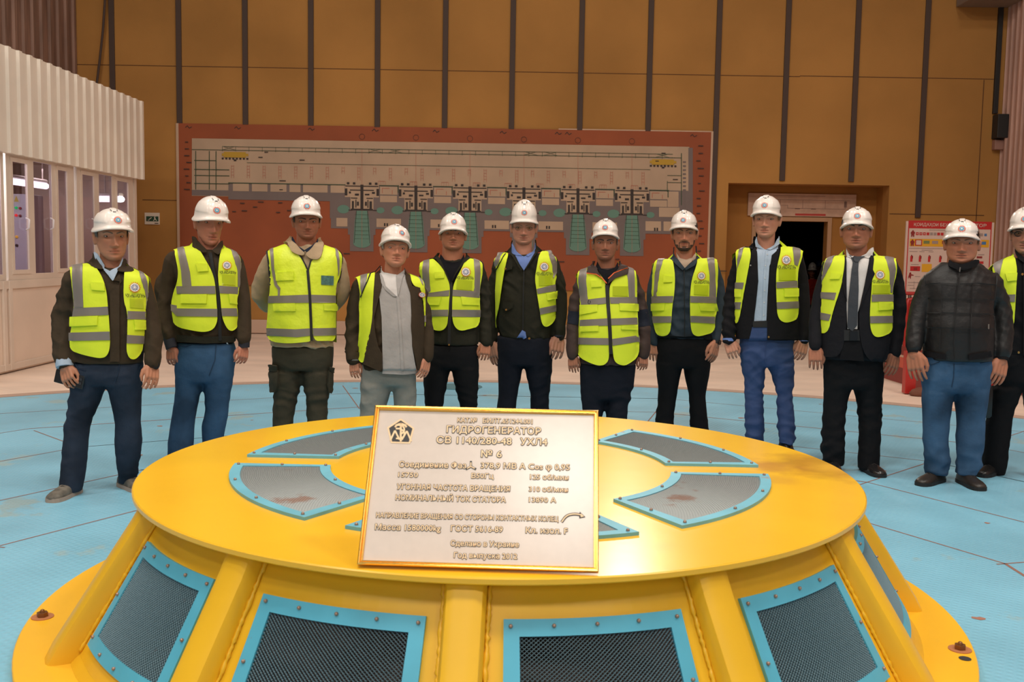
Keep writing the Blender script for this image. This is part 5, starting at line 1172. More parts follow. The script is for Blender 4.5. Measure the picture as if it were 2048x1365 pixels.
        # back of the vest
        zl = G(0, 0)[2]; zb0 = max(zz[0]+.02, V_.get('hem', zz[0]+.06)); Rb = torso_rings(.012, zb0, 56); Rb2 = torso_rings(.016, zb0, 56); V = []; F = []; half = [j for j in range(56) if True]
        sel = [j for j in range(56) if 1 <= j <= 27]; nz2 = len(Rb); m_ = len(sel)
        for rr in (Rb2, Rb):
            for q in rr: V += [q[j] for j in sel]
        for i in range(nz2-3):
            for j in range(m_-1): a = i*m_+j; F.append((a, a+1, a+m_+1, a+m_)); a += nz2*m_; F.append((a, a+m_, a+m_+1, a+1))
        mk('vest_back', V, F, [hv_], ves)
    # shirt cuffs, watches
    for (ai, t0, t1, kr, m_, nm) in sp.get('cuffs', []):
        q, rq = arms[ai]; d = (q[-1]-q[-3])/np.linalg.norm(q[-1]-q[-3]); r0 = rq[-1]*kr*.90; mk(nm, *tube([q[-1]+d*(t0-.003), q[-1]+d*(t0+t1)*.5, q[-1]+d*t1], [r0, r0, r0*.96], 18, False), [FAB.get(m_) if isinstance(m_, str) else m_], root, smooth=40)
    for (ai, t0) in sp.get('watch', []):
        q, rq = arms[ai]; d = (q[-1]-q[-3])/np.linalg.norm(q[-1]-q[-3]); c = q[-1]+d*t0; sd = -1 if ai == 0 else 1; w = mk('watch', *tube([c-d*.011, c+d*.011], [.033, .033], 18, False), [TRIM], root, smooth=40)
        u = np.array([sd*.8, -.6, 0]); p = c+u*.030; mk('watch_case', *tube([p, p+u*.008], [.021, .021], 18, False), [mat('watch_dark', (40, 42, 46), .2, metal=.5)], w, smooth=40)
    if sp.get('glasses'):
        gm = mat(sp['glasses'][0], sp['glasses'][1], .3, metal=.4); gl = glass_mat('lens', (232, 236, 232), .02); b = MB(); lens = []
        for sd in (-1, 1):
            t = np.linspace(0, 2*math.pi, 24); yl = float(face_y(.034, 0))-.013; ring = [HP((sd*.033+.0215*math.cos(a), yl+.004*abs(math.cos(a))**2*(1 if math.cos(a)*sd > 0 else .2), -.003+.0140*math.sin(a))) for a in t]; b.tube(ring, sp['glasses'][2], 6, cap=False); lens.append(ring[:-1])
            b.tube([HP((sd*.054, yl+.004, .002)), HP((sd*.070, yl+.03, .003)), HP((sd*.080, -.01, .002)), HP((sd*.080, .02, -.004))], sp['glasses'][2], 6)
        b.tube([HP((-.012, yl, .001)), HP((0, yl-.003, .003)), HP((.012, yl, .001))], sp['glasses'][2], 6); go = b.build('glasses', [gm], root, smooth=True)
        for L_ in lens: mk('lens', L_, [tuple(range(len(L_)))], [gl], go, smooth=False)
    return P

def emblem2d(b, f, hatkind):
    """sun-like badge: ring of orange flames round a blue disc with a white swirl; f maps the unit disc onto the surface"""
    def poly(pts, m, lift=0): b.poly([f(x, y) for x, y in pts], m)
    n = 18; ts = np.linspace(0, 2*math.pi, 41)[:-1]
    if not hatkind: 
        for i in range(40): a0, a1 = ts[i], ts[(i+1) % 40]; poly([(.72*math.cos(a0), .72*math.sin(a0)), (.72*math.cos(a1), .72*math.sin(a1)), (.56*math.cos(a1), .56*math.sin(a1)), (.56*math.cos(a0), .56*math.sin(a0))], 2)
    for i in range(n):
        a = 2*math.pi*i/n; w = .13; poly([(.74*math.cos(a-w), .74*math.sin(a-w)), (1.02*math.cos(a), 1.02*math.sin(a)), (.74*math.cos(a+w), .74*math.sin(a+w))], 0)
        if hatkind: poly([(.62*math.cos(a-w), .62*math.sin(a-w)), (.74*math.cos(a-w), .74*math.sin(a-w)), (.74*math.cos(a+w), .74*math.sin(a+w)), (.62*math.cos(a+w), .62*math.sin(a+w))], 0)
    R1 = .56; m1 = 1 if hatkind else 3; k = 10
    for i in range(k):     # swirl of alternating petals
        a0, a1 = 2*math.pi*i/k, 2*math.pi*(i+1)/k; am = a0+(a1-a0)*.30
        q = lambda r, a: (r*math.cos(a+1.0*(R1-r)), r*math.sin(a+1.0*(R1-r)))
        rsx = [.16, .3, .43, R1]
        for r0, r1 in zip(rsx[:-1], rsx[1:]):
            f0 = .75 if not hatkind else .22; f0 = f0*(1.0-.6*r0/R1); f1 = (.75 if not hatkind else .22)*(1-.6*r1/R1)
            poly([q(r0, a0+(a1-a0)*f0), q(r1, a0+(a1-a0)*f1), q(r1, a1), q(r0, a1)], m1); poly([q(r0, a0), q(r1, a0), q(r1, a0+(a1-a0)*f1), q(r0, a0+(a1-a0)*f0)], 2)
    for i in range(12): a0, a1 = 2*math.pi*i/12, 2*math.pi*(i+1)/12; poly([(0, 0), (.16*math.cos(a0), .16*math.sin(a0)), (.16*math.cos(a1), .16*math.sin(a1))], 2)
SNK = mat('sneaker_grey', (104, 99, 90), .75, bump=(60, .5, .004), var=(22, .45)); SNS = mat('sneaker_sole', (168, 148, 134), .7); LACE = mat('dark_lace', (64, 56, 50), .8); IDCARD = mat('id_card_teal', (84, 124, 116), .35, var=(60, .3)); DIM = mat('seam_black', (16, 16, 17), .7); BRASS = mat('brass_button', (186, 140, 80), .35, metal=.8); BLKB = mat('belt_black', (24, 24, 26), .5)
def btn(cx, cy, r): return [(cx+r*math.cos(t), cy+r*math.sin(t)) for t in np.linspace(0, 2*math.pi, 10, endpoint=False)]
def sk(*c): return c
PEOPLE = []
# 1 grey-haired man, left end
PEOPLE.append(dict(label='man in olive jacket and hi-vis vest holding a phone, leftmost in the row', seed=1, Y=6.0, crop=(90, 400, 4.264), eye=(228.4, 473.4), chin=(225.5, 521), face=57, turn=(10, 3, -1), jowl=1.06, neck=(222, 541), nw=.064, skin=(178, 122, 96), hair=(112, 104, 98), browc=(110, 92, 80),
 helmet=(184, 263, 417, 457.5, 0), emaz=.12, sh=((143, 533), (293, 550)), torso=[(606, 152, 291), (650, 149, 289), (690, 146, 287), (724, 146, 285)], jacket='olive', trousers='djean', belly=1.1,
 arms=[[(152, 556, 23, .02), (134, 602, 24, .02), (125, 655, 23, 0), (127, 695, 22, -.06), (129, 722, 21, -.09)], [(281, 566, 20, .02), (297, 620, 20, .03), (306, 668, 20, .01), (306, 700, 18, -.02), (305, 726, 17, -.04)]],
 hands=[((140, 777), -.15, 1.1, 'back'), ((303, 775), -.10, .75, 'side')], cuffs=[(0, 0, .040, .92, 'ltblue', 'shirt_cuff')], watch=[(1, .012)],
 hip=[(722, 146, 284, .62), (745, 143, 282, .66), (758, 141, 281, .60), (768, 142, 280, .55)], legs=[[(762, 141, 214), (806, 137, 196), (845, 130, 180), (870, 127, 175), (910, 125, 173), (950, 121, 169), (983, 119, 163)], [(762, 212, 282), (790, 219, 280), (846, 231, 279), (885, 230, 283), (925, 233, 277), (955, 237, 274), (968, 238, 272)]], ldy=(-.05, .16), toe=(-8, 48), shoe=SNK, sole=SNS, lace=LACE, shoe_h=.11, hem=.06,
 layers=[('jacket_collar', 'olive', .026, .010, [(442, 456), (470, 520), (510, 598), (480, 606), (420, 590), (360, 562), (372, 512), (418, 455)], dict(on='jacket', r=1)), ('jacket_collar', 'olive', .026, .010, [(656, 496), (700, 524), (762, 600), (752, 630), (690, 634), (615, 622), (640, 570)], dict(on='jacket', r=1)),
  ('shirt_collar', 'ltblue', .015, .006, [(440, 445), (470, 480), (515, 560), (512, 602), (478, 560), (448, 500)], dict(top=1)), ('shirt_collar', 'ltblue', .015, .006, [(655, 490), (660, 530), (630, 600), (590, 690), (578, 694), (560, 615), (620, 580)], dict(top=1)), ('undershirt', 'white', .010, .005, [(553, 612), (592, 608), (585, 690), (565, 650)], dict(top=1)),
  ('shirt_collar', 'ltblue', .012, .005, [(515, 590), (560, 612), (580, 694), (545, 650), (505, 605)], dict(top=1)), ('placket', 'olive', .012, .006, [(575, 700), (640, 640), (660, 700), (560, 800), (558, 1380), (640, 1380), (640, 700), (600, 690)], dict(on='jacket'))],
 vest=dict(panels=[[(225, 535), (330, 507), (378, 503), (460, 600), (505, 680), (535, 790), (545, 900), (562, 1100), (565, 1230), (548, 1320), (500, 1352), (400, 1337), (310, 1312), (238, 1285), (233, 1200), (260, 1000), (268, 900), (248, 700)], [(690, 535), (770, 567), (822, 585), (868, 640), (885, 700), (880, 800), (850, 900), (850, 1000), (835, 1200), (820, 1300), (768, 1362), (715, 1352), (693, 1290), (700, 1150), (705, 950), (670, 860), (678, 640)]],
  bands=[[(252, 530), (328, 509), (335, 700), (345, 918), (272, 930), (258, 720)], [(268, 925), (548, 912), (553, 983), (258, 998)], [(235, 1133), (562, 1122), (565, 1195), (233, 1203)], [(765, 567), (820, 587), (860, 690), (868, 800), (846, 930), (838, 800), (810, 680)], [(706, 948), (848, 952), (848, 1020), (702, 1018)], [(700, 1150), (838, 1158), (832, 1226), (697, 1222)]],
  flaps=[[(405, 705), (520, 715), (523, 780), (415, 770)], [(247, 1000), (465, 990), (460, 1070), (245, 1082)], [(755, 1022), (846, 1025), (843, 1105), (758, 1105)]], ids=[[(725, 842), (832, 845), (835, 925), (725, 920)]], emblem=(765, 750, 47), text=(765, 818, 145))))
# 2 tall man, head turned
PEOPLE.append(dict(label='man in blue jeans, olive jacket and hi-vis vest with head turned aside', seed=2, Y=6.45, crop=(300, 380, 4.014), eye=(427, 446), chin=(422, 492), face=49, turn=(17, 7, 2), neck=(420, 504), nw=.066, skin=(176, 116, 94), hair=(96, 80, 68),
 helmet=(384.5, 457, 393, 440, 0), emaz=-.02, sh=((338, 502), (478, 509)), torso=[(572, 357, 477), (617, 349, 474), (655, 351, 475), (684, 353, 470)], jacket='olive', trousers='jean',
 arms=[[(350, 523, 22, .03), (336, 570, 22, .03), (330, 615, 20, .0), (335, 660, 18, -.04), (338, 672, 16, -.05)], [(470, 525, 18, .02), (482, 570, 17, .02), (488, 620, 15, .0), (488, 675, 15, -.03), (488, 678, 15, -.03)]],
 hands=[((344, 735), -.08, 1.1, 'back'), ((484, 730), -.07, 1.2, 'side')], cuffs=[(0, 0, .085, .86, 'dcuff', 'knit_cuff'), (1, 0, .055, .84, 'dcuff', 'knit_cuff')],
 hip=[(684, 353, 469, .62), (710, 352, 469, .64), (740, 349, 468, .6), (762, 352, 464, .55)], legs=[[(750, 350, 410), (785, 351, 400), (817, 346, 393), (849, 341, 387), (890, 336, 386), (925, 336, 384)], [(750, 408, 466), (785, 409, 460), (828, 410, 455), (851, 403, 451), (882, 405, 445), (915, 404, 441)]], ldy=(-.04, .08), toe=(-10, 14), 
 layers=[('zip_front', DIM, .012, .004, strip([(487, 510), (505, 620), (545, 800), (560, 1030), (565, 1210)], 26), dict(on='jacket')), ('jacket_collar', 'olive', .024, .012, [(376, 378), (400, 420), (480, 500), (420, 512), (360, 455), (322, 400), (350, 372)], dict(on='jacket', r=1)), ('jacket_collar', 'olive', .024, .012, [(567, 400), (580, 440), (565, 540), (500, 500), (520, 470)], dict(on='jacket', r=1)),
  ('waistband', 'dolive', .008, .005, [(222, 1165), (440, 1180), (675, 1172), (676, 1222), (450, 1234), (222, 1222)], dict(on='jacket')), ('zip_tag', 'white', .014, .004, [(606, 1224), (620, 1224), (618, 1272), (606, 1270)], dict(on='trousers'))],
 vest=dict(hem=.78, panels=[[(190, 450), (215, 440), (320, 403), (400, 480), (455, 570), (505, 660), (525, 740), (535, 850), (545, 1000), (543, 1060), (515, 1120), (450, 1142), (360, 1132), (210, 1098), (198, 1000), (190, 930), (210, 830), (235, 740), (238, 640), (213, 530)], [(572, 435), (620, 460), (690, 497), (725, 560), (733, 650), (712, 770), (700, 850), (688, 920), (695, 1000), (705, 1090), (660, 1135), (620, 1122), (590, 1060), (575, 1000), (565, 850), (548, 720), (552, 620), (565, 520)]],
  bands=[[(213, 439), (268, 422), (300, 540), (330, 660), (343, 775), (275, 780), (262, 650), (240, 530)], [(232, 775), (528, 773), (532, 835), (235, 838)], [(192, 922), (230, 930), (230, 952), (545, 955), (545, 1018), (232, 1014), (194, 970)], [(625, 464), (690, 499), (720, 570), (727, 650), (708, 780), (690, 780), (690, 650), (665, 550)], [(557, 770), (700, 780), (695, 838), (562, 830)], [(572, 950), (685, 950), (690, 1015), (577, 1013)]],
  flaps=[[(380, 593), (470, 600), (478, 655), (395, 660)], [(265, 840), (465, 838), (462, 912), (262, 912)], [(628, 835), (690, 838), (690, 918), (632, 910)]], ids=[[(580, 683), (680, 685), (680, 765), (582, 762)]], emblem=(618, 610, 38), text=(622, 665, 118))))
# 3 beige jacket, arms behind
PEOPLE.append(dict(label='man in beige jacket, zipped hi-vis vest and cargo trousers, arms behind his back', seed=3, Y=7.1, crop=(490, 380, 2.845), eye=(615, 443.5), chin=(613.5, 477.5), face=49, turn=(4, 2, 0), neck=(611, 495), nw=.066, skin=(160, 104, 80), hair=(52, 44, 40), brow=1.2, browc=(44, 36, 32), stubble=.35,
 helmet=(578, 643.5, 391.6, 428.5, 0), sh=((534, 505), (682, 507)), torso=[(548, 546, 676), (590, 542, 669), (640, 541, 668), (692, 542, 668)], jacket='beige', trousers='cargo', belly=1.15, fold=.012,
 arms=[[(546, 522, 20, .02), (528, 555, 20, .05), (519, 590, 19, .09), (535, 612, 17, .17), (575, 618, 15, .23)], [(672, 522, 19, .02), (681, 552, 18, .05), (684, 586, 18, .09), (665, 612, 17, .17), (622, 620, 15, .23)]], hands=[None, None],
 hip=[(690, 543, 667, .64), (715, 544, 666, .64), (730, 545, 665, .6), (738, 547, 663, .55)], legs=[[(742, 544, 606), (765, 545, 602), (800, 546, 594), (840, 545, 586), (870, 545, 586)], [(742, 604, 664), (765, 605, 663), (800, 611, 656), (840, 613, 655), (865, 613, 655)]], toe=(-14, 14),
 layers=[('hood_collar', 'beige', .040, .022, [(272, 262), (285, 300), (320, 345), (350, 372), (330, 385), (268, 362), (262, 330), (215, 300), (235, 275)], dict(on='jacket', r=2, wav=.006)), ('hood_collar', 'beige', .040, .022, [(405, 265), (445, 290), (448, 320), (435, 402), (380, 405), (345, 375), (375, 352), (405, 310)], dict(on='jacket', r=2, wav=.006)), ('jacket_front', 'beige', .010, .006, [(320, 360), (350, 380), (385, 395), (372, 450), (355, 455)], dict(on='jacket')),
  ('shirt_collar', 'dshirt', .018, .008, [(277, 268), (300, 320), (345, 350), (330, 358), (292, 330), (275, 300)], dict(top=1)), ('shirt_collar', 'dshirt', .018, .008, [(408, 280), (410, 312), (360, 362), (340, 348), (385, 320)], dict(top=1)),
  ('cargo_pocket', 'cargo', .030, .03, [(148, 995), (195, 1000), (192, 1148), (155, 1150), (140, 1120), (142, 1060)], dict(on='trousers', s='p', r=1, **{'as': 'cp1'})), ('cargo_pocket_flap', 'cargo', .038, .01, [(147, 990), (196, 996), (194, 1040), (146, 1032)], dict(on='cp1', s='p')), ('cargo_pocket', 'cargo', .030, .03, [(470, 1005), (497, 1012), (496, 1120), (490, 1152), (458, 1150)], dict(on='trousers', s='p', r=1, **{'as': 'cp2'})), ('cargo_pocket_flap', 'cargo', .038, .01, [(470, 1002), (498, 1008), (497, 1042), (474, 1040)], dict(on='cp2', s='p'))],
 vest=dict(mat=HIVI3, wav=.005, hem=.80, panels=[[(130, 340), (165, 318), (215, 298), (270, 345), (310, 375), (345, 430), (362, 470), (372, 600), (385, 750), (388, 860), (330, 868), (240, 875), (143, 862), (138, 780), (143, 650), (156, 540), (148, 450)], [(362, 470), (380, 400), (440, 380), (448, 308), (500, 325), (542, 345), (548, 400), (537, 480), (510, 540), (511, 650), (514, 740), (510, 862), (450, 858), (388, 860), (385, 750), (372, 600)]],
  bands=[[(148, 327), (165, 320), (175, 450), (192, 540), (208, 560), (205, 605), (195, 605), (195, 570), (178, 545), (160, 440)], [(505, 327), (522, 332), (532, 400), (528, 470), (520, 490), (515, 400)], [(147, 605), (366, 597), (366, 642), (145, 645)], [(372, 597), (508, 600), (509, 643), (374, 642)], [(140, 787), (290, 793), (380, 787), (382, 828), (300, 838), (142, 830)], [(386, 787), (512, 785), (512, 828), (388, 830)]],
  flaps=[[(185, 472), (282, 465), (282, 515), (188, 520)], [(172, 648), (292, 645), (292, 690), (175, 690)], [(442, 650), (508, 650), (525, 678), (510, 688), (445, 685)]], ids=[[(433, 488), (500, 490), (498, 543), (432, 540)]], idm=IDCARD, trims=[[(132, 340), (147, 420), (157, 500), (157, 545), 7], [(541, 346), (547, 400), (536, 475), (518, 525), 7], [(316, 375), (345, 425), (358, 455), 8], [(378, 405), (368, 440), (362, 462), 8]], zips=[[(360, 460), (368, 560), (375, 700), (380, 858), 15]])))
# 4 older short man, grey linen
PEOPLE.append(dict(label='short elderly man in light grey linen suit under open olive jacket and vest', seed=4, Y=7.15, crop=(670, 430, 3.413), eye=(794, 496), chin=(791.5, 532), face=50, turn=(9, -9, 4), neck=(784, 557), nw=.060, skin=(186, 128, 102), hair=(176, 168, 160), browc=(150, 128, 112),
 helmet=(756.5, 822, 449.5, 478.5, 0), emaz=.28, sh=((706, 560), (846, 562)), torso=[(595, 724, 845), (650, 724, 846), (700, 724, 846), (738, 724, 844)], jacket='olive', trousers='greyt', belly=1.2,
 arms=[[(722, 574, 19, .02), (711, 620, 19, .02), (706, 665, 18, .0), (707, 700, 17, -.03), (708, 718, 16, -.05)], [(836, 576, 15, .02), (848, 620, 14, .02), (855, 665, 14, .0), (855, 700, 14, -.03), (854, 716, 13, -.04)]],
 hands=[((710, 757), -.08, .9, 'back'), ((846, 756), -.09, .85, 'side')], cuffs=[(0, 0, .022, .92, 'greys', 'shirt_cuff')],
 hip=[(725, 722, 840, .66), (748, 721, 834, .66), (760, 720, 833, .62), (769, 721, 833, .55)], legs=[[(765, 720, 787), (800, 720, 776), (830, 720, 768), (860, 720, 766)], [(765, 784, 833), (800, 787, 833), (830, 788, 832), (860, 788, 832)]], ldy=(0, .05), toe=(-12, 14),
 layers=[('shirt_front', 'greys', .010, .006, [(305, 365), (330, 440), (345, 490), (415, 420), (468, 380), (500, 450), (515, 560), (520, 700), (525, 900), (555, 1075), (460, 1088), (328, 1080), (325, 900), (320, 700), (300, 520), (285, 430)], dict(top=1, **{'as': 'shirt'})), ('shirt_tail', 'greys', .028, .014, [(328, 1000), (555, 1000), (556, 1078), (460, 1088), (328, 1082)], dict(on='shirt', s='p')), ('undershirt', 'white', .012, .005, [(300, 350), (335, 392), (420, 410), (428, 565), (380, 545), (325, 490), (300, 420)], dict(top=1)),
  ('shirt_lapel', 'greys', .018, .007, [(303, 380), (330, 430), (348, 490), (425, 560), (400, 560), (345, 515), (318, 470)], dict(on='shirt')), ('shirt_lapel', 'greys', .018, .007, [(415, 420), (468, 372), (470, 400), (432, 560), (422, 500)], dict(on='shirt')), ('shirt_placket', 'greys', .015, .005, [(420, 560), (440, 560), (472, 1085), (452, 1086), (440, 800)], dict(on='shirt')),
  ('jacket_flap', 'olive', .020, .010, [(310, 356), (282, 384), (272, 470), (265, 600), (255, 750), (210, 960), (190, 1012), (326, 1075), (325, 950), (300, 900), (278, 800), (272, 700), (300, 580), (322, 490), (308, 420)], dict(on='jacket')), ('jacket_flap', 'olive', .020, .010, [(472, 368), (498, 378), (525, 490), (576, 500), (580, 540), (598, 700), (598, 1000), (590, 1066), (556, 1062), (545, 1000), (525, 900), (515, 760), (520, 650), (512, 540), (480, 440)], dict(on='jacket')),
  ('cuff_strap', 'olive', .012, .006, [(50, 955), (62, 935), (180, 938), (182, 985), (75, 988)], dict(on='jacket', s='j'))],
 vest=dict(off=.008, hem=.75, panels=[[(125, 430), (160, 400), (220, 380), (283, 357), (278, 420), (271, 480), (266, 600), (262, 720), (240, 850), (215, 960), (208, 1012), (185, 1000), (175, 960), (180, 850), (187, 700), (180, 620), (187, 550), (165, 450)], [(495, 375), (540, 380), (570, 400), (590, 440), (602, 500), (602, 620), (598, 790), (592, 700), (586, 600), (576, 500), (526, 490)]],
  bands=[[(180, 395), (232, 386), (225, 450), (196, 545), (185, 500)], [(500, 380), (545, 387), (585, 430), (592, 490), (576, 470), (545, 420)], [(589, 690), (601, 685), (601, 730), (590, 733)]], trims=[[(281, 362), (240, 440), (205, 510), (190, 560), 6]], emblem=(580, 548, 21))))  # the black trims strip draws the shade of a fold
# 5 broad-faced man
PEOPLE.append(dict(label='broad-faced man in black tee and zipped hi-vis vest, fifth from the left', seed=5, Y=7.7, crop=(830, 410, 3.33), eye=(906.5, 466.5), chin=(906, 499), face=46, turn=(1, -5, 0), jowl=1.16, neck=(904, 524), nw=.078, skin=(168, 112, 86), hair=(40, 34, 32), browc=(52, 42, 36), stubble=.25,
 helmet=(876.5, 936, 425.7, 458, 0), emaz=.06, sh=((840, 526), (965, 525)), torso=[(572, 853, 958), (600, 855, 957), (640, 856, 957), (689, 857, 957)], jacket='dolive', trousers='blackt', belly=1.1,
 arms=[[(853, 540, 15, .02), (845, 590, 15, .04), (842, 640, 14, .04), (848, 700, 13, .0)], [(954, 534, 15, .02), (966, 578, 15, .02), (970, 625, 14, .0), (972, 684, 12, -.04)]], hands=[((850, 735), -.04, .8, 'side'), ((968, 722), -.08, 1.1, 'back')],
 hip=[(688, 858, 957, .64), (710, 853, 957, .64), (726, 849, 958, .58), (735, 848, 957, .55)], legs=[[(732, 848, 902), (760, 846, 896), (790, 848, 890), (820, 850, 886), (850, 850, 886)], [(732, 902, 959), (760, 906, 958), (790, 913, 956), (820, 921, 954), (850, 922, 953)]], toe=(-14, 14),
 layers=[('tee_front', 'btee', .010, .005, [(175, 330), (205, 375), (250, 385), (300, 375), (322, 330), (330, 390), (262, 500), (240, 520), (205, 440), (165, 370)], dict(top=1)), ('jacket_collar', 'dolive', .026, .011, [(174, 322), (165, 345), (175, 375), (240, 520), (230, 520), (190, 430), (150, 382), (90, 355), (130, 330)], dict(on='jacket')), ('jacket_collar', 'dolive', .026, .011, [(326, 322), (355, 332), (388, 358), (330, 390), (275, 460), (244, 520), (262, 470), (322, 370), (330, 330)], dict(on='jacket')), ('zip_front', ZIP, .012, .004, strip([(240, 515), (238, 650), (230, 800), (228, 930)], 20), dict(on='jacket')), ('snap_button', BRASS, .016, .004, btn(228, 932, 6), dict(on='jacket'))],
 vest=dict(hem=.80, panels=[[(45, 370), (95, 350), (150, 385), (190, 430), (225, 500), (235, 560), (228, 650), (222, 750), (215, 810), (180, 842), (120, 832), (90, 760), (85, 650), (78, 590), (50, 500), (38, 440)], [(350, 325), (385, 340), (440, 360), (445, 440), (420, 560), (425, 650), (425, 807), (360, 827), (300, 842), (262, 810), (247, 750), (250, 600), (258, 520), (330, 390)]],
  bands=[[(65, 360), (100, 353), (100, 450), (112, 575), (80, 600), (65, 520), (58, 430)], [(385, 344), (425, 357), (428, 430), (420, 580), (385, 580), (392, 450)], [(78, 590), (232, 568), (228, 608), (85, 615)], [(252, 566), (422, 578), (420, 622), (250, 607)], [(88, 700), (223, 698), (222, 742), (90, 745)], [(248, 698), (425, 700), (425, 748), (247, 744)]],
  flaps=[[(135, 450), (198, 450), (198, 490), (138, 492)], [(80, 612), (180, 615), (165, 668), (84, 665)], [(305, 612), (420, 622), (418, 668), (312, 665)]], ids=[[(280, 500), (378, 507), (375, 570), (275, 562)]], emblem=(337, 450, 34), text=(332, 488, 105))))
# 6 glasses, dark jacket
PEOPLE.append(dict(label='man in thin glasses with blue collar, closed dark jacket and open hi-vis vest', seed=6, Y=8.15, crop=(960, 390, 3.1), eye=(1047.7, 456.3), chin=(1048, 489), face=46, turn=(0, 5, 0), neck=(1047, 514), nw=.068, skin=(182, 128, 106), hair=(158, 146, 134), browc=(140, 112, 92), jowl=1.08,
 helmet=(1019.5, 1078, 399.8, 443.5, 0), sh=((990, 509), (1110, 505)), torso=[(545, 997, 1109), (600, 995, 1108), (650, 996, 1106), (676, 1000, 1103)], jacket='dolive', trousers='navyt', belly=1.1,
 arms=[[(1000, 528, 15, .02), (987, 578, 15, .05), (980, 630, 14, .05), (984, 684, 12, .02)], [(1099, 522, 15, .02), (1116, 565, 15, .02), (1122, 612, 14, .0), (1119, 655, 13, -.03), (1118, 672, 12, -.04)]], hands=[((990, 730), -.02, .55, 'side'), ((1111, 721), -.09, 1.15, 'back')], watch=[(1, .010)], cuffs=[(1, 0, .012, .95, 'dcuff', 'knit_cuff')],
 hip=[(672, 994, 1103, .64), (700, 993, 1105, .64), (720, 994, 1105, .58), (729, 995, 1104, .55)], legs=[[(722, 994, 1048), (755, 996, 1042), (790, 997, 1035), (818, 993, 1033), (850, 994, 1032)], [(722, 1047, 1105), (755, 1053, 1104), (790, 1060, 1099), (818, 1061, 1100), (850, 1061, 1099)]], toe=(-14, 12), glasses=('thin_glasses_rim', (110, 96, 88), .0012),
 layers=[('shirt_front', 'blue', .010, .005, [(205, 305), (225, 365), (272, 385), (320, 370), (345, 310), (340, 380), (285, 450), (272, 470), (245, 430), (215, 370)], dict(top=1, **{'as': 'shirt'})), ('shirt_collar', 'blue', .020, .008, [(208, 298), (230, 350), (262, 385), (240, 378), (205, 366), (195, 340)], dict(on='shirt')), ('shirt_collar', 'blue', .020, .008, [(345, 300), (345, 345), (300, 390), (285, 382), (325, 350)], dict(on='shirt')), ('shirt_tail', 'blue', .014, .006, [(262, 838), (282, 850), (288, 885), (262, 900), (235, 905), (230, 885)], dict(on='shirt')),
  ('jacket_collar', 'dolive', .028, .012, [(212, 285), (200, 330), (205, 365), (265, 470), (255, 470), (190, 372), (155, 350), (178, 318)], dict(on='jacket')), ('jacket_collar', 'dolive', .028, .012, [(342, 280), (375, 315), (402, 345), (350, 370), (285, 462), (278, 462), (330, 380), (350, 340)], dict(on='jacket')), ('zip_front', DIM, .010, .003, strip([(272, 470), (268, 650), (266, 845)], 7), dict(on='jacket')),
  ('pocket_flap', 'dolive', .012, .006, [(148, 425), (205, 430), (200, 462), (160, 472), (148, 460)], dict(on='jacket', **{'as': 'pf1'})), ('snap_button', BRASS, .018, .004, btn(161, 459, 6), dict(on='pf1')), ('pocket_flap', 'dolive', .012, .006, [(145, 660), (208, 668), (205, 700), (168, 722), (145, 700)], dict(on='jacket', **{'as': 'pf2'})), ('snap_button', BRASS, .018, .004, btn(166, 712, 6), dict(on='pf2')), ('snap_button', BRASS, .014, .004, btn(305, 890, 7), dict(on='jacket'))],
 vest=dict(hem=.86, panels=[[(100, 365), (150, 345), (182, 363), (162, 430), (142, 560), (126, 690), (112, 760), (97, 827), (65, 827), (53, 790), (65, 700), (70, 600), (75, 500), (88, 420)], [(365, 370), (400, 333), (462, 345), (480, 440), (475, 490), (456, 540), (461, 640), (462, 760), (440, 802), (405, 822), (380, 802), (368, 720), (350, 600), (338, 520), (350, 450)]],
  bands=[[(118, 357), (152, 349), (120, 430), (90, 470), (94, 430)], [(68, 590), (80, 588), (77, 625), (68, 628)], [(402, 337), (435, 337), (470, 430), (468, 480), (445, 520), (440, 440), (420, 380)], [(348, 585), (458, 555), (460, 598), (355, 615)], [(367, 703), (462, 683), (462, 722), (370, 743)]], flaps=[[(405, 615), (463, 595), (478, 640), (410, 655)]], ids=[[(362, 502), (442, 498), (440, 560), (362, 565)]], trims=[[(163, 367), (112, 450), (82, 560), (72, 680), 5]], emblem=(394, 448, 31), text=(394, 490, 95))))
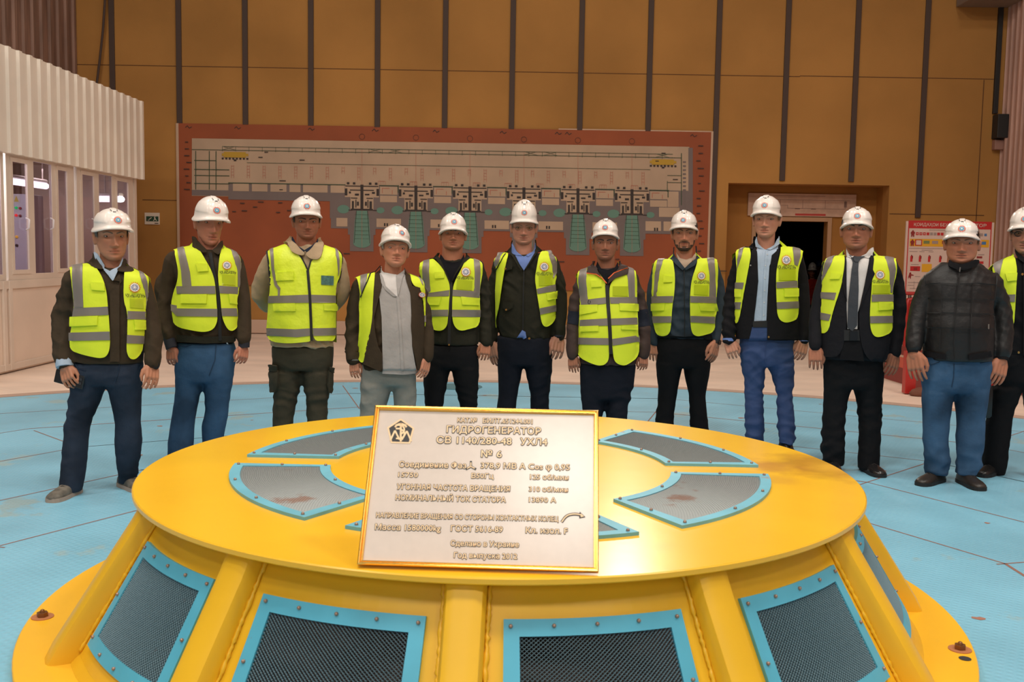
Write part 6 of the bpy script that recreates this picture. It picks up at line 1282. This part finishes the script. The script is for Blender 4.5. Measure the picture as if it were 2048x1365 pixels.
# 7 long zipped vest
PEOPLE.append(dict(label='man in brown softshell with orange piping and a long zipped hi-vis vest reaching his thighs', seed=7, Y=7.8, crop=(1120, 420, 3.175), eye=(1210.7, 486), chin=(1211, 520), face=46, turn=(0, -3, 0), neck=(1213, 541), nw=.068, skin=(152, 100, 78), hair=(110, 104, 100), browc=(48, 40, 36), stubble=.4, brow=1.15,
 helmet=(1182.5, 1240, 438.3, 468.5, 0), emaz=-.03, sh=((1155, 544), (1270, 540)), torso=[(592, 1164, 1269), (640, 1161, 1271), (690, 1159, 1273), (728, 1158, 1272)], jacket='brown', trousers='navyt', belly=1.22,
 arms=[[(1166, 560, 15, .02), (1152, 602, 15, .02), (1147, 650, 14, .0), (1145, 690, 14, -.03), (1145, 710, 12, -.05)], [(1262, 556, 15, .02), (1279, 600, 15, .02), (1288, 650, 14, .0), (1288, 690, 14, -.03), (1287, 708, 13, -.04)]], hands=[((1147, 745), -.08, .8, 'back'), ((1287, 737), -.08, 1.15, 'back')],
 hip=[(726, 1159, 1272, .7), (755, 1160, 1270, .66), (790, 1161, 1264, .6), (797, 1162, 1263, .55)], legs=[[(780, 1161, 1214), (800, 1162, 1212), (825, 1165, 1206), (850, 1166, 1206)], [(780, 1213, 1266), (800, 1212, 1259), (830, 1211, 1255), (850, 1211, 1255)]], toe=(-12, 12), hem=.05,
 layers=[('tee_front', 'btee', .010, .005, [(240, 330), (262, 375), (300, 383), (345, 372), (362, 335), (370, 380), (310, 450), (296, 470), (265, 420), (230, 360)], dict(top=1)), ('sleeve_panel', 'navyin', .006, .004, [(55, 640), (128, 650), (122, 735), (48, 720)], dict(on='jacket', s='j')), ('sleeve_panel', 'navyin', .006, .004, [(495, 640), (572, 625), (580, 735), (500, 745)], dict(on='jacket', s='j')),
  ('jacket_collar', 'brown', .034, .013, [(236, 326), (228, 350), (240, 400), (292, 472), (270, 440), (230, 415), (172, 408), (182, 370), (205, 330)], dict(on='jacket', **{'as': 'c1'})), ('collar_piping', ORG, .037, .005, strip([(172, 410), (230, 416), (268, 440), (294, 470)], 6), dict(on='c1')), ('jacket_collar', 'brown', .034, .013, [(366, 326), (395, 350), (430, 385), (425, 412), (350, 438), (300, 475), (310, 440), (370, 380), (372, 345)], dict(on='jacket', **{'as': 'c2'})), ('collar_piping', ORG, .037, .005, strip([(303, 442), (340, 408), (380, 394), (422, 384)], 6), dict(on='c2'))],
 vest=dict(hem=.70, panels=[[(120, 375), (175, 355), (200, 345), (240, 400), (285, 450), (292, 520), (300, 650), (310, 800), (312, 930), (300, 970), (265, 992), (200, 977), (120, 932), (118, 850), (126, 760), (133, 650), (138, 590), (116, 480)], [(385, 330), (430, 345), (465, 355), (480, 450), (476, 560), (482, 650), (484, 780), (491, 840), (487, 932), (440, 972), (400, 992), (350, 972), (335, 930), (325, 780), (315, 600), (310, 500), (330, 450), (400, 400)]],
  bands=[[(132, 374), (175, 357), (170, 450), (185, 590), (145, 610), (130, 520), (125, 440)], [(410, 342), (462, 362), (465, 450), (465, 565), (430, 570), (425, 450)], [(142, 575), (292, 557), (296, 597), (142, 614)], [(315, 557), (475, 555), (478, 598), (318, 597)], [(135, 700), (300, 690), (303, 735), (133, 740)], [(320, 692), (478, 685), (480, 728), (324, 733)], [(123, 812), (308, 815), (310, 858), (122, 855)], [(328, 820), (488, 797), (490, 838), (333, 862)]],
  flaps=[[(198, 452), (262, 450), (265, 490), (200, 493)], [(137, 605), (240, 603), (238, 648), (136, 668)], [(373, 595), (480, 598), (481, 645), (375, 642)], [(138, 740), (245, 735), (245, 770), (137, 775)], [(385, 735), (478, 730), (475, 762), (383, 760)]], ids=[[(333, 487), (425, 487), (425, 550), (332, 548)]], zips=[[(296, 480), (303, 600), (315, 750), (321, 915), 22]], trims=[[(188, 572), (182, 588), (186, 600), (196, 596), (196, 580), 4]])))
# 8 bearded man
PEOPLE.append(dict(label='man with short dark beard in dark blue zip top and open hi-vis vest', seed=8, Y=8.2, crop=(1290, 410, 3.033), eye=(1369, 466.2), chin=(1369, 502), face=46, turn=(-1, 1, 0), neck=(1369, 526), nw=.066, skin=(178, 120, 96), hair=(72, 52, 42), beard=1, browc=(70, 54, 44),
 helmet=(1339, 1397.5, 421.3, 454.5, 0), emaz=-.05, sh=((1309, 522), (1434, 520)), torso=[(588, 1307, 1429), (630, 1308, 1427), (665, 1311, 1425), (676, 1312, 1424)], jacket='fleece', trousers='blackt', jname='zip_top',
 arms=[[(1318, 536, 14, .02), (1307, 580, 14, .04), (1305, 630, 13, .04), (1309, 684, 11, .0)], [(1424, 532, 14, .02), (1437, 572, 13, .02), (1440, 612, 12, .0), (1434, 660, 10, -.03), (1432, 682, 9, -.05)]], hands=[((1309, 723), -.04, 1.0, 'back'), ((1423, 728), -.09, .85, 'side')], watch=[(1, .012)],
 hip=[(674, 1312, 1424, .6), (700, 1312, 1424, .62), (724, 1313, 1421, .58), (733, 1314, 1420, .55)], legs=[[(726, 1312, 1367), (755, 1314, 1360), (790, 1317, 1354), (825, 1312, 1349), (852, 1309, 1347), (880, 1309, 1347)], [(726, 1366, 1422), (755, 1370, 1418), (790, 1378, 1411), (825, 1379, 1414), (855, 1379, 1418), (885, 1379, 1418)]], toe=(-12, 14),
 layers=[('undershirt', 'tan', .010, .005, [(190, 290), (215, 325), (245, 335), (285, 320), (305, 290), (300, 330), (240, 385), (205, 345)], dict(top=1)), ('collar', 'fleece', .024, .012, [(185, 258), (180, 290), (205, 345), (240, 388), (225, 400), (180, 360), (155, 325), (165, 285)], dict(on='jacket')), ('collar', 'fleece', .024, .012, [(303, 250), (328, 290), (325, 325), (300, 370), (245, 400), (240, 386), (300, 335), (308, 290)], dict(on='jacket')), ('zip_front', DIM, .010, .003, strip([(236, 392), (238, 550), (240, 700), (238, 800)], 5), dict(on='jacket')), ('waist_hem', 'blackt', .010, .005, [(80, 790), (240, 800), (400, 786), (405, 815), (240, 830), (72, 815)], dict(on='jacket'))],
 vest=dict(hem=.88, panels=[[(70, 320), (110, 303), (165, 293), (170, 350), (183, 430), (178, 540), (165, 620), (158, 750), (145, 787), (110, 799), (75, 787), (60, 740), (48, 650), (40, 640), (41, 540), (45, 430)], [(325, 290), (375, 305), (430, 318), (433, 430), (421, 560), (424, 640), (413, 690), (412, 772), (350, 792), (310, 799), (280, 777), (272, 700), (270, 560), (280, 450), (310, 370)]],
  bands=[[(82, 314), (125, 305), (95, 400), (78, 555), (58, 555), (65, 430)], [(370, 310), (412, 315), (417, 430), (418, 560), (382, 560), (385, 430)], [(42, 555), (172, 553), (168, 593), (42, 597)], [(272, 553), (420, 558), (420, 598), (272, 592)], [(50, 675), (160, 675), (160, 713), (55, 716)], [(273, 673), (412, 678), (410, 720), (274, 712)]], flaps=[[(115, 430), (168, 435), (165, 470), (112, 473)], [(41, 600), (125, 600), (118, 640), (40, 645)], [(322, 600), (420, 600), (424, 645), (330, 642)]], ids=[[(295, 487), (377, 487), (375, 548), (293, 545)]], emblem=(337, 433, 28), text=(337, 470, 90))))
# 9 tall, blue trousers
PEOPLE.append(dict(label='tall man in bright blue trousers, pale blue shirt, open black jacket and hi-vis vest', seed=9, Y=7.5, crop=(1440, 380, 2.625), eye=(1530, 438.5), chin=(1530, 475), face=48, turn=(-8, 1, 0), neck=(1531, 505), nw=.064, skin=(192, 136, 112), hair=(122, 96, 76), browc=(150, 110, 86),
 helmet=(1503.5, 1565, 391, 425.5, 0), emaz=.0, sh=((1469, 502), (1603, 500)), torso=[(552, 1474, 1594), (600, 1473, 1593), (650, 1473, 1593), (679, 1474, 1592)], jacket='black', trousers='bluet',
 arms=[[(1482, 518, 16, .02), (1467, 570, 16, .03), (1459, 625, 15, .0), (1457, 660, 15, -.03), (1457, 678, 14, -.04)], [(1592, 518, 16, .02), (1603, 565, 15, .03), (1607, 625, 14, .0), (1607, 660, 14, -.03), (1607, 678, 13, -.04)]], hands=[((1470, 719), -.08, 1.1, 'back'), ((1598, 722), -.08, 1.1, 'back')], cuffs=[(0, 0, .020, .94, 'blue', 'shirt_cuff'), (1, 0, .020, .94, 'blue', 'shirt_cuff')],
 hip=[(640, 1485, 1580, .62), (680, 1478, 1589, .62), (710, 1480, 1589, .62), (722, 1482, 1588, .58), (730, 1485, 1588, .52)], legs=[[(724, 1481, 1532), (760, 1489, 1530), (790, 1490, 1527), (830, 1490, 1528), (860, 1490, 1529), (870, 1491, 1528)], [(724, 1531, 1590), (760, 1547, 1588), (795, 1554, 1587), (835, 1555, 1590), (871, 1556, 1591), (880, 1557, 1590)]], ldy=(.06, -.04), toe=(-14, 18), hem=.12, shoe_h=.16, shoe_name='boot',
 layers=[('shirt_front', 'ltblue', .010, .006, [(192, 270), (205, 305), (240, 318), (285, 300), (300, 262), (295, 330), (258, 400), (248, 560), (242, 690), (178, 690), (185, 600), (200, 480), (195, 340)], dict(top=1, **{'as': 'shirt'})), ('shirt_collar', 'ltblue', .020, .008, [(197, 248), (205, 285), (238, 320), (215, 310), (190, 300), (188, 270)], dict(on='shirt')), ('shirt_collar', 'ltblue', .020, .008, [(302, 245), (300, 285), (262, 320), (240, 318), (280, 290)], dict(on='shirt')), ('shirt_placket', 'ltblue', .014, .004, strip([(243, 320), (232, 450), (228, 600), (225, 690)], 12), dict(on='shirt'))]
  +[('shirt_button', 'white', .017, .003, btn(x, y, 3), dict(on='shirt')) for x, y in ((246, 342), (236, 400), (234, 465), (232, 530), (230, 592), (228, 658))]+[
  ('belt', BLKB, .016, .008, [(172, 690), (250, 686), (250, 722), (172, 722)], dict(on='trousers')), ('trouser_front', 'bluet', .012, .006, [(165, 720), (250, 720), (248, 800), (150, 800)], dict(on='trousers')), ('jacket_flap', 'black', .018, .009, [(195, 245), (190, 300), (196, 400), (200, 480), (188, 600), (176, 690), (155, 782), (88, 784), (84, 700), (100, 690), (115, 640), (130, 540), (150, 420), (165, 325), (122, 318), (160, 275)], dict(on='jacket')), ('jacket_flap', 'black', .018, .009, [(303, 240), (330, 262), (305, 340), (288, 450), (292, 600), (300, 670), (332, 697), (400, 672), (404, 784), (245, 786), (246, 600), (262, 400), (270, 345), (300, 320)], dict(on='jacket')), ('snap_button', BRASS, .022, .004, btn(252, 772, 5), dict(on='jacket')), ('collar_lapel', 'black', .030, .012, [(192, 246), (188, 290), (175, 325), (120, 320), (155, 280)], dict(on='jacket')), ('snap_button', STEEL, .026, .004, btn(160, 398, 4), dict(on='jacket'))],
 vest=dict(off=.007, hem=.9, panels=[[(90, 300), (130, 282), (165, 325), (150, 420), (130, 540), (115, 640), (103, 702), (83, 697), (85, 580), (90, 500), (95, 420), (85, 340)], [(330, 263), (372, 280), (415, 295), (425, 340), (395, 430), (398, 540), (401, 672), (370, 692), (330, 699), (298, 672), (292, 600), (288, 450), (300, 380)]],
  bands=[[(105, 295), (140, 284), (120, 340), (97, 425), (95, 370)], [(372, 282), (412, 295), (410, 350), (396, 400), (380, 395)], [(90, 487), (130, 487), (125, 523), (88, 520)], [(85, 590), (118, 590), (113, 628), (84, 625)], [(290, 485), (393, 477), (396, 513), (291, 517)], [(292, 590), (398, 585), (399, 622), (294, 625)]], flaps=[[(90, 520), (122, 523), (118, 565), (88, 562)], [(327, 520), (398, 517), (397, 560), (330, 562)]], ids=[[(303, 417), (385, 415), (385, 475), (302, 475)]], emblem=(340, 372, 27), text=(340, 408, 92))))
# 10 suit and tie
PEOPLE.append(dict(label='man in black suit and dark grey tie with open hi-vis vest', seed=10, Y=7.0, crop=(1600, 400, 2.352), eye=(1712.7, 457.8), chin=(1712.5, 497), face=52, turn=(0, -3, 0), jowl=1.1, neck=(1715, 521), nw=.070, skin=(164, 108, 84), hair=(58, 52, 48), browc=(44, 36, 32), brow=1.1, stubble=.2,
 helmet=(1683.5, 1748, 414.3, 446.5, 0), sh=((1651, 515), (1792, 516)), torso=[(562, 1649, 1784), (600, 1646, 1780), (650, 1643, 1778), (700, 1642, 1776), (718, 1643, 1772)], jacket='suit', trousers='blackt', belly=1.1, fold=.007,
 arms=[[(1662, 534, 18, .02), (1642, 590, 17, .03), (1632, 645, 15, .0), (1630, 692, 13, -.05)], [(1784, 536, 17, .02), (1797, 588, 16, .03), (1797, 642, 15, .0), (1790, 705, 13, -.05)]], hands=[((1632, 739), -.09, .9, 'back'), ((1781, 751), -.09, .9, 'back')], cuffs=[(0, 0, .012, .92, 'ltblue', 'shirt_cuff'), (1, 0, .012, .92, 'ltblue', 'shirt_cuff')],
 hip=[(690, 1650, 1768, .62), (715, 1648, 1767, .64), (745, 1648, 1767, .62), (766, 1649, 1766, .58), (775, 1651, 1764, .52)], legs=[[(765, 1649, 1707), (800, 1649, 1695), (850, 1645, 1690), (900, 1642, 1690), (930, 1646, 1687)], [(765, 1705, 1766), (800, 1714, 1764), (850, 1719, 1763), (905, 1717, 1759), (938, 1716, 1758)]], ldy=(.04, .0), toe=(-14, 6), shoe=mat('polished_black', (34, 33, 34), .22, spec=.6), hem=.07,
 layers=[('shirt_front', 'white', .010, .006, [(222, 235), (235, 260), (265, 275), (310, 255), (330, 228), (325, 280), (285, 480), (270, 530), (268, 608), (222, 608), (215, 450), (215, 280)], dict(top=1, **{'as': 'shirt'})), ('shirt_collar', 'white', .022, .009, [(222, 230), (228, 258), (262, 275), (240, 282), (222, 270)], dict(on='shirt')), ('shirt_collar', 'white', .022, .009, [(330, 225), (328, 268), (318, 283), (292, 268), (262, 276), (305, 255)], dict(on='shirt')),
  ('tie', 'grey', .022, .008, [(232, 262), (262, 270), (300, 266), (272, 298), (270, 330), (272, 420), (265, 590), (243, 618), (220, 600), (224, 480), (240, 330), (246, 298)], dict(top=1, **{'as': 'tie'})), ('tie_knot', 'grey', .030, .010, [(244, 270), (284, 270), (274, 300), (250, 300)], dict(on='tie', r=1)), ('belt', BLKB, .018, .008, [(205, 612), (275, 612), (278, 662), (205, 662)], dict(on='trousers', **{'as': 'belt'})), ('belt_buckle', mat('buckle_dark', (46, 46, 50), .3, metal=.7), .026, .006, [(230, 618), (266, 618), (266, 660), (230, 660)], dict(on='belt')), ('trouser_front', 'blackt', .010, .006, [(205, 655), (285, 655), (300, 760), (185, 750)], dict(on='trousers')),
  ('jacket_front', 'suit', .018, .009, [(213, 240), (215, 290), (218, 450), (218, 560), (212, 640), (195, 715), (165, 742), (105, 735), (95, 640), (122, 628), (150, 560), (190, 420), (205, 350)], dict(on='jacket', r=1, **{'as': 'jf1'})), ('jacket_front', 'suit', .018, .009, [(333, 228), (350, 240), (335, 350), (322, 540), (326, 612), (345, 646), (420, 620), (405, 740), (385, 765), (340, 765), (305, 735), (285, 680), (275, 610), (275, 520), (290, 450), (325, 290)], dict(on='jacket', r=1, **{'as': 'jf2'})), ('lapel', 'suit', .028, .008, [(212, 238), (216, 300), (218, 480), (205, 440), (196, 380), (204, 330)], dict(on='jf1')), ('lapel', 'suit', .028, .008, [(335, 228), (348, 245), (335, 330), (345, 350), (300, 450), (276, 520), (300, 400)], dict(on='jf2'))],
 vest=dict(off=.007, hem=.86, panels=[[(135, 255), (210, 235), (215, 270), (205, 350), (190, 420), (165, 500), (150, 560), (140, 612), (120, 630), (95, 622), (92, 590), (100, 540), (110, 480), (105, 400), (115, 310)], [(345, 235), (390, 245), (435, 258), (445, 330), (421, 430), (421, 560), (421, 622), (380, 642), (345, 647), (325, 612), (322, 540), (330, 420), (335, 350)]],
  bands=[[(140, 252), (175, 248), (140, 330), (112, 400), (110, 370), (120, 310)], [(387, 248), (428, 257), (436, 330), (420, 440), (410, 430), (410, 340)], [(107, 435), (172, 438), (165, 472), (108, 465)], [(103, 530), (150, 540), (142, 570), (97, 562)], [(330, 447), (424, 445), (423, 478), (330, 480)], [(323, 547), (421, 545), (421, 578), (323, 580)]], flaps=[[(150, 345), (195, 350), (185, 375), (142, 375)], [(360, 480), (420, 480), (420, 515), (360, 520)]], ids=[[(335, 402), (412, 400), (412, 440), (333, 442)]], emblem=(367, 355, 24), text=(367, 386, 72))))
# 11 quilted jacket, no vest
PEOPLE.append(dict(label='stout man in black quilted bomber jacket and washed blue jeans, without a vest', seed=11, Y=6.65, crop=(1800, 400, 2.274), eye=(1924.5, 486.5), chin=(1922.5, 527), face=58, turn=(0, 1, 0), jowl=1.13, neck=(1921, 530), nw=.082, skin=(174, 114, 88), hair=(120, 92, 74), browc=(110, 84, 68),
 helmet=(1889.5, 1959.5, 438.2, 472.5, 0), sh=((1848, 552), (1994, 550)), torso=[(604, 1853, 1984), (650, 1848, 1983), (690, 1847, 1982), (712, 1848, 1981), (719, 1849, 1980)], jacket='quilt', trousers='jean2', belly=1.25, dk=.64, fold=.006, fscale=42,
 arms=[[(1860, 566, 20, .02), (1841, 612, 20, .03), (1831, 655, 18, .0), (1828, 692, 17, -.04)], [(1984, 564, 20, .02), (2002, 610, 20, .03), (2008, 655, 19, .0), (2005, 704, 18, -.04)]], hands=[((1834, 760), -.08, .6, 'side'), ((1994, 770), -.09, .75, 'back')], cuffs=[(0, 0, .05, .74, 'black', 'knit_cuff'), (1, 0, .055, .78, 'black', 'knit_cuff')],
 hip=[(705, 1847, 1981, .66), (730, 1846, 1981, .66), (760, 1846, 1980, .62), (776, 1847, 1977, .58), (784, 1849, 1974, .52)], legs=[[(778, 1847, 1909), (800, 1847, 1905), (840, 1848, 1899), (880, 1848, 1896), (930, 1851, 1900), (952, 1850, 1893)], [(778, 1907, 1977), (800, 1912, 1975), (840, 1917, 1969), (880, 1914, 1968), (930, 1914, 1962), (950, 1911, 1954)]], ldy=(.04, .0), toe=(-52, 4), hem=.07, shoe=mat('brown_black_leather', (44, 38, 34), .4, bump=(50, .2, .002)),
 layers=[('collar', 'black', .018, .012, [(222, 272), (240, 290), (268, 298), (310, 285), (345, 268), (352, 292), (320, 312), (270, 322), (235, 312), (215, 300)], dict(on='jacket', r=1)), ('zip_front', DIM, .014, .004, strip([(270, 315), (262, 400), (250, 540), (243, 650), (248, 728)], 5), dict(on='jacket', **{'as': 'z'})), ('zip_pull', STEEL, .022, .005, strip([(271, 308), (269, 328)], 5), dict(on='z')), ('hem_rib', 'black', .010, .006, [(108, 685), (210, 705), (210, 728), (180, 722), (104, 712)], dict(on='jacket')), ('hem_rib', 'black', .010, .006, [(310, 705), (408, 688), (412, 715), (330, 728), (310, 730)], dict(on='jacket')), ('pocket_zip', STEEL, .012, .004, strip([(115, 560), (115, 582)], 4), dict(on='jacket')), ('pocket_zip', STEEL, .012, .004, strip([(398, 566), (398, 588)], 4), dict(on='jacket'))]
  +[('quilt_seam', DIM, .009, .004, strip(p, 3), dict(on='jacket')) for p in ([(118, 384), (180, 380), (258, 384)], [(268, 384), (350, 380), (432, 388)], [(118, 448), (255, 450)], [(262, 450), (430, 455)], [(110, 514), (250, 516)], [(256, 516), (425, 520)], [(106, 580), (246, 584)], [(250, 584), (418, 588)], [(190, 384), (186, 520), (180, 680)], [(328, 384), (322, 520), (318, 690)], [(110, 340), (118, 384), (112, 450)], [(440, 335), (434, 388), (425, 455)])]))
# 12 glasses, cut by the frame
PEOPLE.append(dict(label='man in black clothes, dark-rimmed glasses and hi-vis vest cut off by the right edge', seed=12, Y=7.0, crop=(1740, 380, 4.014), eye=(2050, 467), chin=(2050, 507), face=50, turn=(-4, 2, 0), neck=(2052, 520), nw=.064, skin=(172, 120, 100), hair=(70, 58, 50),
 helmet=(2020.5, 2086, 414, 455.5, 0), sh=((1983, 534), (2120, 534)), torso=[(590, 1994, 2110), (640, 1992, 2112), (680, 1992, 2112), (712, 1992, 2112)], jacket='black', trousers='blackt',
 arms=[[(1994, 556, 17, .02), (1984, 610, 17, .06), (1980, 660, 15, .06), (1984, 716, 13, .02)], [(2112, 556, 17, .02), (2122, 610, 16, .03), (2124, 660, 15, .0), (2120, 712, 13, -.04)]], hands=[((1988, 760), 0, .8, 'back'), ((2112, 754), -.06, .9, 'back')],
 hip=[(705, 1991, 2112, .62), (735, 1990, 2112, .62), (760, 1988, 2110, .58), (770, 1990, 2106, .52)], legs=[[(770, 1985, 2046), (810, 1982, 2032), (850, 1974, 2022), (880, 1970, 2018), (928, 1965, 2012), (948, 1966, 2008)], [(770, 2046, 2106), (810, 2052, 2104), (850, 2058, 2102), (900, 2060, 2100), (945, 2062, 2098)]], ldy=(.0, -.1), toe=(-50, 10), hem=.06, glasses=('black_glasses_rim', (30, 28, 28), .0030),
 layers=[('collar', 'black', .018, .010, [(1172, 448), (1190, 500), (1240, 560), (1290, 560), (1320, 450), (1340, 480), (1320, 580), (1240, 600), (1185, 560), (1165, 500)], dict(on='jacket')), ('placket', 'black', .010, .005, [(1225, 560), (1270, 560), (1270, 1330), (1225, 1330)], dict(on='jacket')), ('snap_button', BRASS, .016, .004, btn(1216, 681, 10), dict(on='jacket')), ('snap_button', BRASS, .016, .004, btn(1188, 1305, 10), dict(on='jacket'))],
 vest=dict(hem=.80, panels=[[(975, 612), (1040, 552), (1148, 496), (1168, 600), (1173, 700), (1166, 840), (1160, 1000), (1150, 1100), (1060, 1120), (1010, 1090), (1005, 900), (1010, 760)], [(1330, 500), (1440, 550), (1510, 612), (1490, 760), (1495, 1090), (1430, 1120), (1350, 1100), (1340, 900), (1335, 700)]], bands=[[(988, 618), (1040, 556), (1085, 541), (1050, 640), (1035, 760), (1010, 760), (1014, 680)], [(1010, 842), (1163, 840), (1158, 900), (1010, 902)]], flaps=[[(1075, 675), (1170, 672), (1168, 730), (1095, 735)]])))
STITCH = cloth('denim_stitch', (44, 60, 82))
def P_(i): return PEOPLE[i]['layers']
def full(x, y, i): c = PEOPLE[i]['crop']; return ((x-c[0])*c[2], (y-c[1])*c[2])
for i, fly, pk in ((0, [(240, 728), (237, 745), (230, 765)], [[(150, 726), (158, 738), (172, 742)], [(282, 728), (276, 740)]]), (1, [(432, 690), (430, 720), (418, 752)], [[(356, 690), (372, 694), (384, 690)]]), (10, [(1908, 728), (1907, 755), (1903, 775)], [[(1850, 722), (1864, 730), (1880, 724)], [(1960, 727), (1975, 724)]]), (8, [(1532, 660), (1531, 700), (1530, 724)], [])):
    for k, pl_ in enumerate([fly]+pk): P_(i).append(('fly_seam' if k == 0 else 'pocket_seam', STITCH if i != 8 else 'bluet', .006, .004, strip([full(x, y, i) for x, y in pl_], 1.1*PEOPLE[i]['crop'][2]), dict(on='trousers', s='p')))
for sp_ in PEOPLE: person(sp_)
# ------------------------------------------------------------------ men in the dark doorway, phone, bag
def far(lab, Y, ex, ey, jacket, hc_, seed):
    k = 27.7/Y; e = lambda x, y: (ex+x*k, ey+y*k)
    return dict(label=lab, seed=seed, Y=Y, ground=-.5, crop=(ex, ey, 1/k), eye=e(0, 0), chin=e(.3, 9.6), face=11.5*k, turn=(12, 6, 0), neck=e(0, 14), nw=.064, skin=(170, 100, 76), hair=(50, 40, 36), helmet=(ex-8.8*k, ex+8.8*k, ey-20*k, ey-5.4*k, 0), sh=(e(-16, 18), e(16, 18)), torso=[(ey+38*k, ex-14*k, ex+14*k), (ey+50*k, ex-14*k, ex+14*k), (ey+62*k, ex-14*k, ex+14*k)], jacket=jacket, trousers='blackt',
        arms=[[(ex-14*k, ey+22*k, 4.4*k, .02), (ex-17*k, ey+36*k, 4*k, .03), (ex-17*k, ey+50*k, 3.6*k, 0), (ex-16*k, ey+60*k, 3.4*k, -.03)], [(ex+14*k, ey+22*k, 4.4*k, .02), (ex+17*k, ey+36*k, 4*k, .03), (ex+17*k, ey+50*k, 3.6*k, 0), (ex+16*k, ey+60*k, 3.4*k, -.03)]], hands=[(e(-15, 71), -.06, 1, 'back'), (e(15, 71), -.06, 1, 'back')],
        hip=[(ey+60*k, ex-13*k, ex+13*k, .62), (ey+68*k, ex-13*k, ex+13*k, .6), (ey+76*k, ex-12.5*k, ex+12.5*k, .55)], legs=[[(ey+72*k, ex-12.5*k, ex), (ey+95*k, ex-10*k, ex-1*k), (ey+110*k, ex-9*k, ex-2*k)], [(ey+72*k, ex, ex+12.5*k), (ey+95*k, ex+1*k, ex+10*k), (ey+110*k, ex+2*k, ex+9*k)]])
HELM_W = HELM
person(far('man in red and grey workwear and pale hard hat inside the dark doorway', 27.0, 1625, 545.6, 'red', HELM, 31))
HELM = mat('helmet_blue', (50, 86, 180), .35)
person(far('man in blue hard hat behind the red-clad man in the dark doorway', 30.0, 1639, 538, 'grey2', HELM, 32))
HELM = HELM_W
area('corridor_fill', (on_y(1625, 540, 25)[0]-.6, 25.0, 2.6), .4, 7, (1, .85, .7))  # unseen fill light, added so the men in the doorway show
# smartphone in the hand of the first man
p0 = on_y(139, 759, 5.890); phone = empty('smartphone', p0, 'black smartphone in the hand of the leftmost man', 'phone'); ra = Matrix.Rotation(rad(13), 3, 'Y') @ Matrix.Rotation(rad(-6), 3, 'Z')
ph = mat('phone_black', (22, 22, 24), .25, spec=.6); o = MB().box((-.092, -.0045, -.040), (.092, .0045, .040)).build('phone_body', [ph], phone, bevel=.004); o.rotation_euler = ra.to_euler()
b = MB()
for z in (.018, -.006):
    b.add(*tube([ra @ Vector((.072, -.004, z)), ra @ Vector((.072, -.0075, z))], .0085, 14, False))
b.build('camera_lens', [mat('lens_grey', (70, 72, 78), .2, metal=.6)], phone, smooth=40)
# black bag carried by the man at the right edge
c = on_y(1968, 800, 6.96); bag = empty('bag', c, 'flat black bag hanging beside the leg of the man at the right edge', 'bag')
V, F = rings([[(x*k, y*k2, z) for x, y in ((-.055, -.03), (.045, -.03), (.055, 0), (.045, .03), (-.055, .03), (-.06, 0))] for z, k, k2 in ((-.125, .8, .8), (-.11, 1, 1.1), (.06, 1, 1), (.10, .9, .6))]); mk('bag_body', V, F, [MATS['black_leather']], bag, smooth=40)
MB().tube([(-.03, 0, .09), (-.02, 0, .14), (.03, 0, .15), (.04, 0, .09)], .007, 8).build('bag_strap', [MATS['black_leather']], bag, smooth=True)
